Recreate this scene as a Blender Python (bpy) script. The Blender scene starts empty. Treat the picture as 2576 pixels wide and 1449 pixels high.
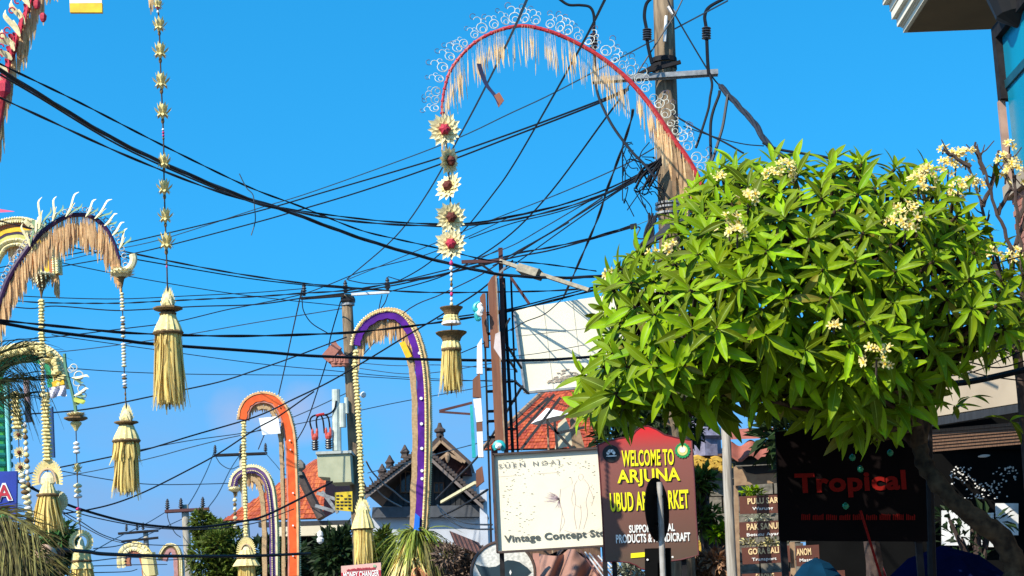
import bpy, math, random
from mathutils import Vector, Matrix, Quaternion
random.seed(7)
R = random.Random(11)
SC = bpy.context.scene
COL = SC.collection
# ---------------------------------------------------------------- camera, sky, sun
F = 4400.0                      # focal length in units of a 2576 px wide frame
PITCH, ROLL = math.radians(11.0), math.radians(-2.3)
EYE = Vector((0, 0, 1.6))
cd = bpy.data.cameras.new('camera')
cam = bpy.data.objects.new('camera', cd); COL.objects.link(cam)
cd.sensor_width = 36; cd.lens = F * 36 / 2576; cd.clip_start = 0.1; cd.clip_end = 3000
ROT = Matrix.Rotation(math.pi / 2 + PITCH, 3, 'X') @ Matrix.Rotation(ROLL, 3, 'Z')
cam.location = EYE; cam.rotation_euler = ROT.to_euler()
SC.camera = cam

SUN_EL, SUN_AZ = math.radians(40), math.radians(222)      # azimuth clockwise from +Y (north)
w = bpy.data.worlds.new('World'); SC.world = w; w.use_nodes = True
nt = w.node_tree; nt.nodes.clear()
out = nt.nodes.new('ShaderNodeOutputWorld'); bg = nt.nodes.new('ShaderNodeBackground')
sky = nt.nodes.new('ShaderNodeTexSky'); sky.sky_type = 'NISHITA'; sky.sun_disc = False
sky.sun_elevation = SUN_EL; sky.sun_rotation = SUN_AZ
sky.air_density = 1.0; sky.dust_density = 0.3; sky.ozone_density = 4.0
hsv = nt.nodes.new('ShaderNodeHueSaturation'); hsv.inputs['Saturation'].default_value = 1.345
hsv.inputs['Hue'].default_value = 0.484; hsv.inputs['Value'].default_value = 1.85
bg.inputs['Strength'].default_value = 0.12
# thin low cloud: soft noise, only near the horizon
tc = nt.nodes.new('ShaderNodeTexCoord'); sep = nt.nodes.new('ShaderNodeSeparateXYZ')
mp = nt.nodes.new('ShaderNodeMapping'); mp.inputs['Scale'].default_value = (5, 5, 14)
nz = nt.nodes.new('ShaderNodeTexNoise'); nz.inputs['Scale'].default_value = 1.6; nz.inputs['Detail'].default_value = 5
cr = nt.nodes.new('ShaderNodeValToRGB'); cr.color_ramp.elements[0].position = 0.10; cr.color_ramp.elements[1].position = 0.66
hr = nt.nodes.new('ShaderNodeMapRange'); hr.inputs[1].default_value = 0.19; hr.inputs[2].default_value = 0.05
ml = nt.nodes.new('ShaderNodeMath'); ml.operation = 'MULTIPLY'
ml2 = nt.nodes.new('ShaderNodeMath'); ml2.operation = 'MULTIPLY'; ml2.inputs[1].default_value = 0.95
mx = nt.nodes.new('ShaderNodeMix'); mx.data_type = 'RGBA'; mx.inputs[7].default_value = (1.75, 2.5, 4.1, 1)
L = nt.links.new
vm = nt.nodes.new('ShaderNodeVectorMath'); vm.operation = 'ADD'; vm.inputs[1].default_value = (0, 0, 0.30)
vn = nt.nodes.new('ShaderNodeVectorMath'); vn.operation = 'NORMALIZE'
L(tc.outputs['Generated'], vm.inputs[0]); L(vm.outputs[0], vn.inputs[0]); L(vn.outputs[0], sky.inputs['Vector'])
L(tc.outputs['Generated'], sep.inputs[0]); L(tc.outputs['Generated'], mp.inputs[0]); L(mp.outputs[0], nz.inputs['Vector'])
L(nz.outputs['Fac'], cr.inputs[0]); L(sep.outputs['Z'], hr.inputs[0]); L(cr.outputs[0], ml.inputs[0]); L(hr.outputs[0], ml.inputs[1])
L(ml.outputs[0], ml2.inputs[0]); L(ml2.outputs[0], mx.inputs[0])
L(sky.outputs[0], hsv.inputs['Color']); L(hsv.outputs[0], mx.inputs[6]); # one soft mauve white cloud low over the roofs
cdv = (ROT @ Vector(((690 - 1288) / F, -(1045 - 724.5) / F, -1))).normalized()
cs = nt.nodes.new('ShaderNodeVectorMath'); cs.operation = 'SUBTRACT'; cs.inputs[1].default_value = cdv
cx = nt.nodes.new('ShaderNodeVectorMath'); cx.operation = 'MULTIPLY'; cx.inputs[1].default_value = (1, 1, 2.1)
cn_ = nt.nodes.new('ShaderNodeTexNoise'); cn_.inputs['Scale'].default_value = 34; cn_.inputs['Detail'].default_value = 6
cl_ = nt.nodes.new('ShaderNodeVectorMath'); cl_.operation = 'LENGTH'
cm_ = nt.nodes.new('ShaderNodeMapRange'); cm_.inputs[1].default_value = 0.065; cm_.inputs[2].default_value = 0.0
cq_ = nt.nodes.new('ShaderNodeMath'); cq_.operation = 'MULTIPLY'; cr2 = nt.nodes.new('ShaderNodeValToRGB'); cr2.color_ramp.elements[0].position = 0.18; cr2.color_ramp.elements[1].position = 0.52
cp_ = nt.nodes.new('ShaderNodeMath'); cp_.operation = 'MULTIPLY'; cp_.inputs[1].default_value = 0.62
m2 = nt.nodes.new('ShaderNodeMix'); m2.data_type = 'RGBA'; m2.inputs[7].default_value = (3.3, 3.2, 4.3, 1)
L(tc.outputs['Generated'], cs.inputs[0]); L(cs.outputs[0], cx.inputs[0]); L(cx.outputs[0], cl_.inputs[0]); L(cl_.outputs['Value'], cm_.inputs[0]); L(tc.outputs['Generated'], cn_.inputs['Vector'])
L(cm_.outputs[0], cq_.inputs[0]); L(cn_.outputs['Fac'], cq_.inputs[1]); L(cq_.outputs[0], cr2.inputs[0]); L(cr2.outputs[0], cp_.inputs[0]); L(cp_.outputs[0], m2.inputs[0]); L(mx.outputs[2], m2.inputs[6])
L(m2.outputs[2], bg.inputs['Color']); L(bg.outputs[0], out.inputs[0])
sd = bpy.data.lights.new('sun', 'SUN'); sd.energy = 5.0; sd.angle = math.radians(0.5); sd.color = (1, 0.93, 0.80)
sun = bpy.data.objects.new('sun', sd); COL.objects.link(sun)
SUNV = Vector((math.sin(SUN_AZ) * math.cos(SUN_EL), math.cos(SUN_AZ) * math.cos(SUN_EL), math.sin(SUN_EL)))
sun.rotation_euler = SUNV.to_track_quat('Z', 'Y').to_euler(); sun.location = SUNV * 60
SC.view_settings.view_transform = 'Standard'; SC.view_settings.look = 'None'
SC.view_settings.exposure = 0.52; SC.view_settings.gamma = 1; SC.view_settings.use_curve_mapping = False

# ---------------------------------------------------------------- helpers
def P(u, v, D):
    """the point that a sight line through (u, v) reaches at distance D down the street"""
    d = ROT @ Vector(((u - 1288) / F, -(v - 724.5) / F, -1))
    return EYE + d * (D / d.y)
def S(D): return D * 1.03 / F
def PL(pts, D): return [P(u, v, D) for u, v in pts]
def cat(pts, n=6):
    """Catmull-Rom resampling"""
    pts = [Vector(p) for p in pts]
    if len(pts) < 3 or n < 2: return pts
    o = []
    for i in range(len(pts) - 1):
        a = pts[i - 1] if i else pts[0] * 2 - pts[1]; b = pts[i]; c = pts[i + 1]
        d = pts[i + 2] if i + 2 < len(pts) else c * 2 - b
        for k in range(n):
            t = k / n
            o.append(0.5 * ((2 * b) + (c - a) * t + (2 * a - 5 * b + 4 * c - d) * t * t + (3 * b - a - 3 * c + d) * t ** 3))
    o.append(pts[-1]); return o
def even(pts, n):
    """n+1 points at equal spacing, with tangents"""
    ls = [0]
    for a, b in zip(pts, pts[1:]): ls.append(ls[-1] + (b - a).length)
    o = []; j = 0
    for i in range(n + 1):
        s = ls[-1] * i / n
        while j < len(pts) - 2 and ls[j + 1] < s: j += 1
        q = (s - ls[j]) / max(1e-9, ls[j + 1] - ls[j])
        o.append((pts[j].lerp(pts[j + 1], q), (pts[j + 1] - pts[j]).normalized()))
    return o
MATS = {}
def mat(name, c, rough=0.6, c2=None, scale=6.0, bump=0.0, metal=0.0, trans=0.0, spec=0.4, stretch=None, island=0.0, detail=4):
    if name in MATS: return MATS[name]
    m = bpy.data.materials.new(name); m.use_nodes = True; n = m.node_tree; b = n.nodes['Principled BSDF']
    b.inputs['Roughness'].default_value = rough; b.inputs['Metallic'].default_value = metal
    b.inputs['Specular IOR Level'].default_value = spec
    col = None
    if c2 is None: c2 = tuple(x * 0.72 for x in c)
    t = n.nodes.new('ShaderNodeTexCoord'); mp = n.nodes.new('ShaderNodeMapping'); n.links.new(t.outputs['Object'], mp.inputs[0])
    if stretch: mp.inputs['Scale'].default_value = stretch
    z = n.nodes.new('ShaderNodeTexNoise'); z.inputs['Scale'].default_value = scale; z.inputs['Detail'].default_value = detail
    n.links.new(mp.outputs[0], z.inputs['Vector'])
    r = n.nodes.new('ShaderNodeValToRGB'); r.color_ramp.elements[0].position = 0.32; r.color_ramp.elements[1].position = 0.68
    r.color_ramp.elements[0].color = (*c2, 1); r.color_ramp.elements[1].color = (*c, 1)
    n.links.new(z.outputs['Fac'], r.inputs[0]); col = r.outputs[0]
    if island:
        g = n.nodes.new('ShaderNodeNewGeometry'); oi = n.nodes.new('ShaderNodeObjectInfo')
        a = n.nodes.new('ShaderNodeMath'); a.operation = 'ADD'; f = n.nodes.new('ShaderNodeMath'); f.operation = 'FRACT'
        n.links.new(g.outputs['Random Per Island'], a.inputs[0]); n.links.new(oi.outputs['Random'], a.inputs[1]); n.links.new(a.outputs[0], f.inputs[0])
        mr = n.nodes.new('ShaderNodeMapRange'); mr.inputs[3].default_value = 1 - island; mr.inputs[4].default_value = 1 + island
        h = n.nodes.new('ShaderNodeHueSaturation'); n.links.new(f.outputs[0], mr.inputs[0]); n.links.new(mr.outputs[0], h.inputs['Value'])
        mh = n.nodes.new('ShaderNodeMapRange'); mh.inputs[3].default_value = 0.5 - island * 0.035; mh.inputs[4].default_value = 0.5 + island * 0.012
        n.links.new(f.outputs[0], mh.inputs[0]); n.links.new(mh.outputs[0], h.inputs['Hue'])
        n.links.new(col, h.inputs['Color']); col = h.outputs[0]
    n.links.new(col, b.inputs['Base Color'])
    if bump:
        bp = n.nodes.new('ShaderNodeBump'); bp.inputs['Strength'].default_value = bump; bp.inputs['Distance'].default_value = 0.02
        n.links.new(z.outputs['Fac'], bp.inputs['Height']); n.links.new(bp.outputs[0], b.inputs['Normal'])
    if trans:
        tr = n.nodes.new('ShaderNodeBsdfTranslucent'); ms = n.nodes.new('ShaderNodeMixShader'); ms.inputs[0].default_value = trans
        hh = n.nodes.new('ShaderNodeHueSaturation'); hh.inputs['Value'].default_value = 1.5; hh.inputs['Hue'].default_value = 0.485
        n.links.new(col, hh.inputs['Color']); n.links.new(hh.outputs[0], tr.inputs['Color'])
        n.links.new(b.outputs[0], ms.inputs[1]); n.links.new(tr.outputs[0], ms.inputs[2])
        n.links.new(ms.outputs[0], n.nodes['Material Output'].inputs['Surface'])
    MATS[name] = m; return m

class MB:
    def __init__(s): s.v = []; s.f = []; s.m = []; s.cur = 0
    def add(s, vs, fs, m=None):
        o = len(s.v); s.v.extend(Vector(x) for x in vs); k = s.cur if m is None else m
        for f in fs: s.f.append(tuple(i + o for i in f)); s.m.append(k)
    def box(s, x0, x1, y0, y1, z0, z1, m=None):
        s.add([(x0, y0, z0), (x1, y0, z0), (x1, y1, z0), (x0, y1, z0), (x0, y0, z1), (x1, y0, z1), (x1, y1, z1), (x0, y1, z1)],
              [(0, 3, 2, 1), (4, 5, 6, 7), (0, 1, 5, 4), (1, 2, 6, 5), (2, 3, 7, 6), (3, 0, 4, 7)], m)
    def tube(s, pts, rad, n=6, m=None, caps=True):
        N = len(pts); rs = rad if isinstance(rad, (list, tuple)) else [rad] * N
        vs = []; fs = []; pa = None
        for i, p in enumerate(pts):
            t = (pts[min(i + 1, N - 1)] - pts[max(i - 1, 0)])
            t = t.normalized() if t.length > 1e-9 else Vector((0, 0, 1))
            if pa is None: pa = t.cross(Vector((0, 1, 0)) if abs(t.y) < 0.8 else Vector((0, 0, 1))).normalized()
            else:
                pa = pa - t * pa.dot(t); pa = pa.normalized() if pa.length > 1e-6 else t.orthogonal().normalized()
            b = t.cross(pa)
            for k in range(n):
                a = 2 * math.pi * k / n; vs.append(p + (pa * math.cos(a) + b * math.sin(a)) * rs[i])
        for i in range(N - 1):
            for k in range(n):
                fs.append((i * n + k, i * n + (k + 1) % n, (i + 1) * n + (k + 1) % n, (i + 1) * n + k))
        if caps: fs.append(tuple(range(n - 1, -1, -1))); fs.append(tuple((N - 1) * n + k for k in range(n)))
        s.add(vs, fs, m)
    def beam(s, p, q, w, h, m=None, side=None):
        p, q = Vector(p), Vector(q); t = (q - p).normalized()
        a = (side or (Vector((0, 1, 0)) if abs(t.y) < 0.9 else Vector((1, 0, 0)))); a = (a - t * a.dot(t)).normalized(); b = t.cross(a)
        vs = [c + a * (x * w / 2) + b * (y * h / 2) for c in (p, q) for x, y in ((-1, -1), (1, -1), (1, 1), (-1, 1))]
        s.add(vs, [(0, 3, 2, 1), (4, 5, 6, 7), (0, 1, 5, 4), (1, 2, 6, 5), (2, 3, 7, 6), (3, 0, 4, 7)], m)
    def prism(s, poly, y, m=None):
        """polygon (world points) pushed back along Y by y"""
        n = len(poly); vs = [Vector(p) for p in poly] + [Vector(p) + Vector((0, y, 0)) for p in poly]
        fs = [tuple(range(n)), tuple(range(2 * n - 1, n - 1, -1))] + [(i, (i + 1) % n, n + (i + 1) % n, n + i) for i in range(n)]
        s.add(vs, fs, m)
    def lathe(s, base, prof, n=16, m=None, pleat=0.0, ax=None, squash=1.0):
        """prof: (height above base, radius[, material])"""
        ax = (ax or Vector((0, 0, 1))).normalized(); a = ax.cross(Vector((0, 1, 0)) if abs(ax.y) < .95 else Vector((1, 0, 0))).normalized(); b = ax.cross(a)
        vs = []
        for q in prof:
            for k in range(n):
                t = 2 * math.pi * k / n; r = q[1] * (1 + (pleat if k % 2 else -pleat))
                vs.append(base + ax * q[0] + (a * math.cos(t) + b * math.sin(t) * squash) * r)
        o = len(s.v); s.v.extend(vs)
        for i in range(len(prof) - 1):
            mm = prof[i][2] if len(prof[i]) > 2 else (s.cur if m is None else m)
            for k in range(n):
                s.f.append((o + i * n + k, o + i * n + (k + 1) % n, o + (i + 1) * n + (k + 1) % n, o + (i + 1) * n + k)); s.m.append(mm)
        for i, rev in ((0, 1), (len(prof) - 1, 0)):
            if prof[i][1] > 1e-4:
                ids = [o + i * n + k for k in range(n)]; s.f.append(tuple(ids[::-1] if rev else ids)); s.m.append(s.cur if m is None else m)
    def band(s, path, o1, o2, y0, y1, m=None):
        """strip with thickness along a path in the XZ plane: o1..o2 out along the normal, y0..y1 in depth"""
        N = len(path); vs = []; fs = []
        for i, p in enumerate(path):
            t = (path[min(i + 1, N - 1)] - path[max(i - 1, 0)]).normalized(); n = Vector((t.z, 0, -t.x))
            a = o1[i] if isinstance(o1, list) else o1; b = o2[i] if isinstance(o2, list) else o2
            wv = (b - a) * .06; a += wv * math.sin(i * 1.9 + path[0].x * 7); b += wv * math.sin(i * 1.3 + path[0].x * 5)
            for o, y in ((a, y0), (b, y0), (b, y1), (a, y1)): vs.append(p + n * o + Vector((0, y, 0)))
        for i in range(N - 1):
            for k in range(4): fs.append((i * 4 + k, i * 4 + (k + 1) % 4, (i + 1) * 4 + (k + 1) % 4, (i + 1) * 4 + k))
        fs += [(3, 2, 1, 0), tuple((N - 1) * 4 + k for k in range(4))]
        s.add(vs, fs, m)
    def ribbon(s, pts, wd, side, m=None):
        """flat two-sided strip; wd list or number, side = width direction"""
        N = len(pts); ws = wd if isinstance(wd, (list, tuple)) else [wd] * N; vs = []
        for p, q in zip(pts, ws): vs += [p - side * q / 2, p + side * q / 2]
        s.add(vs, [(2 * i, 2 * i + 1, 2 * i + 3, 2 * i + 2) for i in range(N - 1)], m)
    def patch(s, fn, nu, nv, m=None):
        vs = [fn(i / nu, j / nv) for j in range(nv + 1) for i in range(nu + 1)]; W = nu + 1
        s.add(vs, [(j * W + i, j * W + i + 1, (j + 1) * W + i + 1, (j + 1) * W + i) for j in range(nv) for i in range(nu)], m)
    def mesh(s, name, mats, off=Vector((0, 0, 0)), smooth=False):
        me = bpy.data.meshes.new(name); me.from_pydata([v - off for v in s.v], [], s.f)
        for m in (mats if isinstance(mats, (list, tuple)) else [mats]): me.materials.append(m)
        me.polygons.foreach_set('material_index', s.m)
        if smooth: me.polygons.foreach_set('use_smooth', [True] * len(s.f))
        me.update(); return me
ORG = {}
def tag(o, label=None, catg=None, group=None, kind=None):
    if label: o['label'] = label
    if catg: o['category'] = catg
    if group: o['group'] = group
    if kind: o['kind'] = kind
    return o
def thing(name, label, catg, loc, group=None):
    o = bpy.data.objects.new(name, None); COL.objects.link(o); o.location = loc; o.empty_display_size = 0.2
    ORG[o] = Vector(loc); return tag(o, label, catg, group)
def part(mb, name, mats, parent, smooth=False, label=None, kind=None):
    o = bpy.data.objects.new(name, mb.mesh(name, mats, ORG[parent], smooth)); COL.objects.link(o)
    if name in ('leaf_trim', 'leaf_scales', 'binding', 'fringe', 'dry_leaf_fringe', 'tassel', 'flower_cluster', 'dead_leaves', 'green_frond', 'dry_frond', 'straw_bundle'): kind = kind or 'stuff'
    o.parent = parent; ORG[o] = ORG[parent]; return tag(o, label, None, None, kind)
def one(mb, name, label, catg, mats, group=None, kind=None, smooth=False):
    lo = Vector((min(v.x for v in mb.v), min(v.y for v in mb.v), min(v.z for v in mb.v)))
    hi = Vector((max(v.x for v in mb.v), max(v.y for v in mb.v), max(v.z for v in mb.v)))
    c = Vector(((lo.x + hi.x) / 2, (lo.y + hi.y) / 2, lo.z))
    o = bpy.data.objects.new(name, mb.mesh(name, mats, c, smooth)); COL.objects.link(o); o.location = c; ORG[o] = c
    return tag(o, label, catg, group, kind)
def inst(me, name, parent, M):
    """object sharing mesh me, at world matrix M, child of parent"""
    o = bpy.data.objects.new(name, me); COL.objects.link(o); o.parent = parent
    o.matrix_local = Matrix.Translation(-ORG[parent]) @ M; ORG[o] = M.translation.copy(); return o
def TRS(p, rot=None, s=1.0):
    sc = Matrix.Diagonal((*((s, s, s) if not isinstance(s, (tuple, list)) else s), 1))
    return Matrix.Translation(p) @ (rot.to_4x4() if rot is not None else Matrix.Identity(4)) @ sc
def basis(y, z):
    y = y.normalized(); x = y.cross(z); x = x.normalized() if x.length > 1e-6 else y.orthogonal().normalized(); z = x.cross(y)
    return Matrix((x, y, z)).transposed()
DG = bpy.context.evaluated_depsgraph_get
TEXT = {}
def glyphs(body, bold):
    k = (body, bold)
    if k in TEXT: return TEXT[k]
    c = bpy.data.curves.new('lettering', 'FONT'); c.body = body; c.offset = bold; c.resolution_u = 3; c.space_character = 1 + bold * 1.6
    o = bpy.data.objects.new('lettering', c); COL.objects.link(o); bpy.context.view_layer.update()
    me = bpy.data.meshes.new_from_object(o.evaluated_get(DG()))
    vs = [v.co.copy() for v in me.vertices]; fs = [tuple(p.vertices) for p in me.polygons]
    bpy.data.objects.remove(o); bpy.data.meshes.remove(me); bpy.data.curves.remove(c)
    x0, x1 = min(v.x for v in vs), max(v.x for v in vs); y0, y1 = min(v.y for v in vs), max(v.y for v in vs)
    TEXT[k] = ([((v.x - x0) / (x1 - x0), (v.y - y0) / (y1 - y0)) for v in vs], fs); return TEXT[k]
def text(mb, body, bl, br, height, D, bold=0.0, m=None):
    """lettering whose base runs bl->br (px) and stands height px tall, on the plane at D"""
    st, fs = glyphs(body, bold)
    a, b = P(*bl, D), P(*br, D); ex = b - a; up = Vector((-ex.z, 0, ex.x)).normalized() * (height * S(D))
    mb.add([a + ex * s + up * t for s, t in st], fs, m)
def disc(mb, u, v, r, D, n=24, m=None, ry=None, depth=0.01):
    c = P(u, v, D); k = S(D)
    mb.prism([c + Vector((math.cos(2 * math.pi * i / n) * r * k, 0, -math.sin(2 * math.pi * i / n) * (ry or r) * k)) for i in range(n)], depth, m)
def ground_of(p0, p1):
    """extend the line p0->p1 down to z = 0"""
    d = p1 - p0; t = -p0.z / d.z; return p0 + d * t

# ---------------------------------------------------------------- materials
CREAM = mat('young_palm_leaf', (0.80, 0.67, 0.30), 0.7, (0.64, 0.50, 0.18), 30, 0.2)
CREAM2 = mat('pale_palm_leaf', (0.82, 0.73, 0.44), 0.7, (0.62, 0.52, 0.27), 40)
STRAW = mat('straw_tassel', (0.80, 0.65, 0.23), 0.75, (0.60, 0.45, 0.12), 25, 0.0, stretch=(4, 4, 0.6), island=0.18, trans=0.25)
GOLD = mat('golden_fringe', (0.72, 0.50, 0.25), 0.8, (0.58, 0.38, 0.17), 30, island=0.22, trans=0.35)
PALEF = mat('pale_fringe', (0.84, 0.64, 0.36), 0.8, (0.72, 0.50, 0.24), 30, island=0.18, trans=0.35)
TAN = mat('dry_tan_cloth', (0.50, 0.33, 0.17), 0.85, (0.33, 0.21, 0.10), 20)
BROWNBAND = mat('woven_brown_rim', (0.22, 0.13, 0.05), 0.8, (0.10, 0.06, 0.02), 60, 0.3)
WHITE = mat('white_cloth', (0.82, 0.80, 0.76), 0.8, (0.70, 0.67, 0.62), 8)
RED = mat('red_wrapped_pole', (0.50, 0.03, 0.03), 0.5, (0.30, 0.015, 0.02), 22, 0.2)
DKRED = mat('dark_red_centre', (0.55, 0.03, 0.06), 0.7, (0.30, 0.01, 0.03), 60)
MAROON = mat('maroon_centre', (0.16, 0.03, 0.015), 0.8, (0.07, 0.015, 0.01), 50)
PINK = mat('magenta_bead', (0.62, 0.03, 0.16), 0.5)
PURPLE = mat('purple_cloth', (0.10, 0.014, 0.26), 0.75, (0.055, 0.008, 0.15), 5, 0.4, spec=0.2)
DPURPLE = mat('dark_purple_pole', (0.042, 0.008, 0.055), 0.5, (0.022, 0.005, 0.03), 18)
MAUVE = mat('mauve_cloth', (0.13, 0.06, 0.20), 0.7, (0.07, 0.03, 0.11), 16)
ORANGE = mat('orange_cloth', (0.76, 0.125, 0.028), 0.75, (0.60, 0.085, 0.02), 5, 0.4, spec=0.2)
YELLOW = mat('yellow_cloth', (0.85, 0.52, 0.01), 0.6, (0.72, 0.38, 0.01), 10)
BLUEC = mat('blue_cloth', (0.02, 0.06, 0.55), 0.6, (0.02, 0.03, 0.35), 20)
GREENC = mat('green_cloth', (0.01, 0.30, 0.12), 0.5, (0.01, 0.17, 0.08), 30)
TEAL = mat('teal_paint', (0.02, 0.42, 0.42), 0.4, (0.02, 0.28, 0.30), 9)
CYAN = mat('pale_teal_tube', (0.25, 0.70, 0.70), 0.35)
CURL = mat('pale_wire_curl', (0.66, 0.66, 0.58), 0.5, (0.40, 0.40, 0.34), 30)
DCURL = mat('dark_wire_curl', (0.10, 0.08, 0.12), 0.5)
CABLE = mat('black_cable', (0.010, 0.011, 0.015), 0.6, (0.006, 0.007, 0.010), 12, spec=0.15)
GCABLE = mat('grey_cable', (0.026, 0.030, 0.042), 0.6, (0.015, 0.018, 0.025), 12, spec=0.2)
THIN = mat('bare_wire', (0.03, 0.05, 0.07), 0.5)
CONC = mat('concrete_pole', (0.26, 0.185, 0.11), 0.9, (0.085, 0.06, 0.038), 6, 0.6, stretch=(3, 3, 0.5))
CONC2 = mat('pale_concrete', (0.40, 0.36, 0.29), 0.85, (0.24, 0.21, 0.16), 6, 0.3, stretch=(3, 3, 0.5))
STEEL = mat('galvanised_steel', (0.36, 0.36, 0.35), 0.5, (0.20, 0.20, 0.20), 14, 0.1, metal=0.4)
DSTEEL = mat('dark_steel', (0.024, 0.022, 0.023), 0.7, (0.013, 0.012, 0.013), 10, spec=0.12)
RUST = mat('red_oxide_steel', (0.10, 0.028, 0.022), 0.6, (0.055, 0.018, 0.016), 8, 0.1)
BROWNPNL = mat('brown_cladding', (0.22, 0.085, 0.04), 0.55, (0.15, 0.055, 0.028), 5, 0.1, stretch=(4, 4, 0.4))
LAMPG = mat('lamp_grey', (0.30, 0.26, 0.18), 0.6, (0.16, 0.14, 0.095), 20)
PORC = mat('brown_porcelain', (0.06, 0.025, 0.02), 0.25, (0.03, 0.014, 0.012), 12, spec=0.6)
GPORC = mat('grey_porcelain', (0.05, 0.05, 0.055), 0.3)
LEAF = mat('frangipani_leaf', (0.205, 0.310, 0.003), 0.5, (0.085, 0.165, 0.003), 4, 0.08, trans=0.13, island=0.62, spec=0.12)
RIB = mat('leaf_midrib', (0.26, 0.38, 0.03), 0.5, trans=0.2)
OLDLEAF = mat('yellowing_leaf', (0.30, 0.26, 0.02), 0.5, (0.20, 0.19, 0.02), 6, trans=0.3, island=0.3)
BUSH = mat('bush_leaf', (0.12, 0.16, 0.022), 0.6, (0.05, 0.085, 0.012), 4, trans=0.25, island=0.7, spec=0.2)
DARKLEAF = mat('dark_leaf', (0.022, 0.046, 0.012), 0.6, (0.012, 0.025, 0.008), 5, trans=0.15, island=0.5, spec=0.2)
PALMDK = mat('dark_palm_frond', (0.020, 0.026, 0.010), 0.9, (0.010, 0.013, 0.006), 10, island=0.5, spec=0.1)
PALMDRY = mat('olive_palm_frond', (0.17, 0.15, 0.045), 0.7, (0.05, 0.05, 0.018), 10, island=0.75, trans=0.15, spec=0.2)
PALMGRN = mat('green_palm_frond', (0.26, 0.32, 0.04), 0.5, (0.14, 0.19, 0.025), 10, island=0.5, trans=0.25)
BARK = mat('grey_bark', (0.075, 0.050, 0.028), 0.95, (0.018, 0.012, 0.008), 11, 1.0, spec=0.1)
TWIG = mat('twig_bark', (0.075, 0.05, 0.04), 0.9, (0.035, 0.022, 0.02), 14, 0.4)
PETAL = mat('cream_petal', (0.84, 0.74, 0.38), 0.6, (0.78, 0.60, 0.16), 60, trans=0.2)
PEYE = mat('yellow_petal_throat', (0.85, 0.52, 0.03), 0.6)
TILE = mat('orange_roof_tile', (0.52, 0.12, 0.030), 0.8, (0.36, 0.075, 0.02), 3, 0.2, island=0.35)
TILE2 = mat('red_roof_tile', (0.46, 0.085, 0.024), 0.8, (0.34, 0.06, 0.018), 3, 0.2, island=0.30)
DKROOF = mat('dark_shingle', (0.085, 0.06, 0.05), 0.85, (0.045, 0.034, 0.03), 6, 0.3)
DKWOOD = mat('black_stained_board', (0.028, 0.030, 0.034), 0.7, (0.017, 0.018, 0.02), 6, 0.2, stretch=(6, 6, 0.5))
WOOD = mat('brown_timber', (0.16, 0.085, 0.045), 0.75, (0.09, 0.045, 0.025), 8, 0.3, stretch=(6, 6, 0.6))
PWOOD = mat('pale_timber', (0.36, 0.24, 0.14), 0.8, (0.24, 0.15, 0.09), 12, 0.3)
REDWOOD = mat('reddish_carved_timber', (0.12, 0.035, 0.025), 0.75, (0.06, 0.02, 0.016), 14, 0.4)
PLASTER = mat('white_plaster', (0.52, 0.54, 0.57), 0.85, (0.42, 0.43, 0.45), 1.5, 0.1)
CREAMWALL = mat('cream_plaster', (0.70, 0.61, 0.43), 0.85, (0.60, 0.50, 0.34), 1.3, 0.1)
BEIGE = mat('beige_plaster', (0.42, 0.34, 0.24), 0.85, (0.34, 0.27, 0.19), 1.3, 0.15)
CORNICE = mat('ivory_cornice', (0.80, 0.75, 0.60), 0.7, (0.74, 0.68, 0.54), 2)
SOFFIT = mat('brown_soffit', (0.17, 0.12, 0.06), 0.8, (0.14, 0.10, 0.05), 2)
BRICK = mat('pink_brick', (0.40, 0.18, 0.12), 0.85, (0.28, 0.12, 0.08), 5, 0.3, island=0.25)
MORTAR = mat('mortar', (0.32, 0.26, 0.20), 0.9)
DARK = mat('interior_shade_black', (0.007, 0.007, 0.007), 0.95, (0.004, 0.004, 0.004), 2, spec=0.05)  # near-black colour carries the shade of the shop interiors
TGLASS = mat('teal_tinted_glass', (0.003, 0.27, 0.38), 0.2, (0.002, 0.19, 0.30), 0.6, spec=0.4)
BOARDW = mat('blank_billboard_skin', (0.82, 0.75, 0.57), 0.6, (0.74, 0.67, 0.50), 0.7, detail=2)
STONE = mat('weathered_stone', (0.24, 0.21, 0.165), 0.9, (0.09, 0.08, 0.062), 4, 0.5)
GILT = mat('gilded_carving', (0.62, 0.40, 0.06), 0.5, (0.40, 0.22, 0.03), 18, 0.4)
TEXTDK = mat('grey_green_lettering', (0.09, 0.10, 0.085), 0.6)
TEXTY = mat('yellow_lettering', (0.85, 0.78, 0.01), 0.5, (0.82, 0.74, 0.01))
TEXTW = mat('white_lettering', (0.80, 0.79, 0.74), 0.5, (0.76, 0.75, 0.70))
TEXTR = mat('red_lettering', (0.20, 0.007, 0.004), 0.8, (0.17, 0.006, 0.004), spec=0.1)
INK = mat('black_ink', (0.012, 0.011, 0.011), 0.6)
BRNBOARD = mat('brown_sign_board', (0.13, 0.042, 0.026), 0.6, (0.09, 0.03, 0.02), 6, 0.1)
TEXTO = mat('pale_gold_lettering', (0.80, 0.60, 0.32), 0.6, (0.74, 0.52, 0.26))
SKIRT = mat('salmon_plastic', (0.40, 0.15, 0.10), 0.6, (0.28, 0.10, 0.07), 12)
TRAFO = mat('grey_green_enamel', (0.42, 0.42, 0.27), 0.5, (0.34, 0.35, 0.22), 4)

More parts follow.
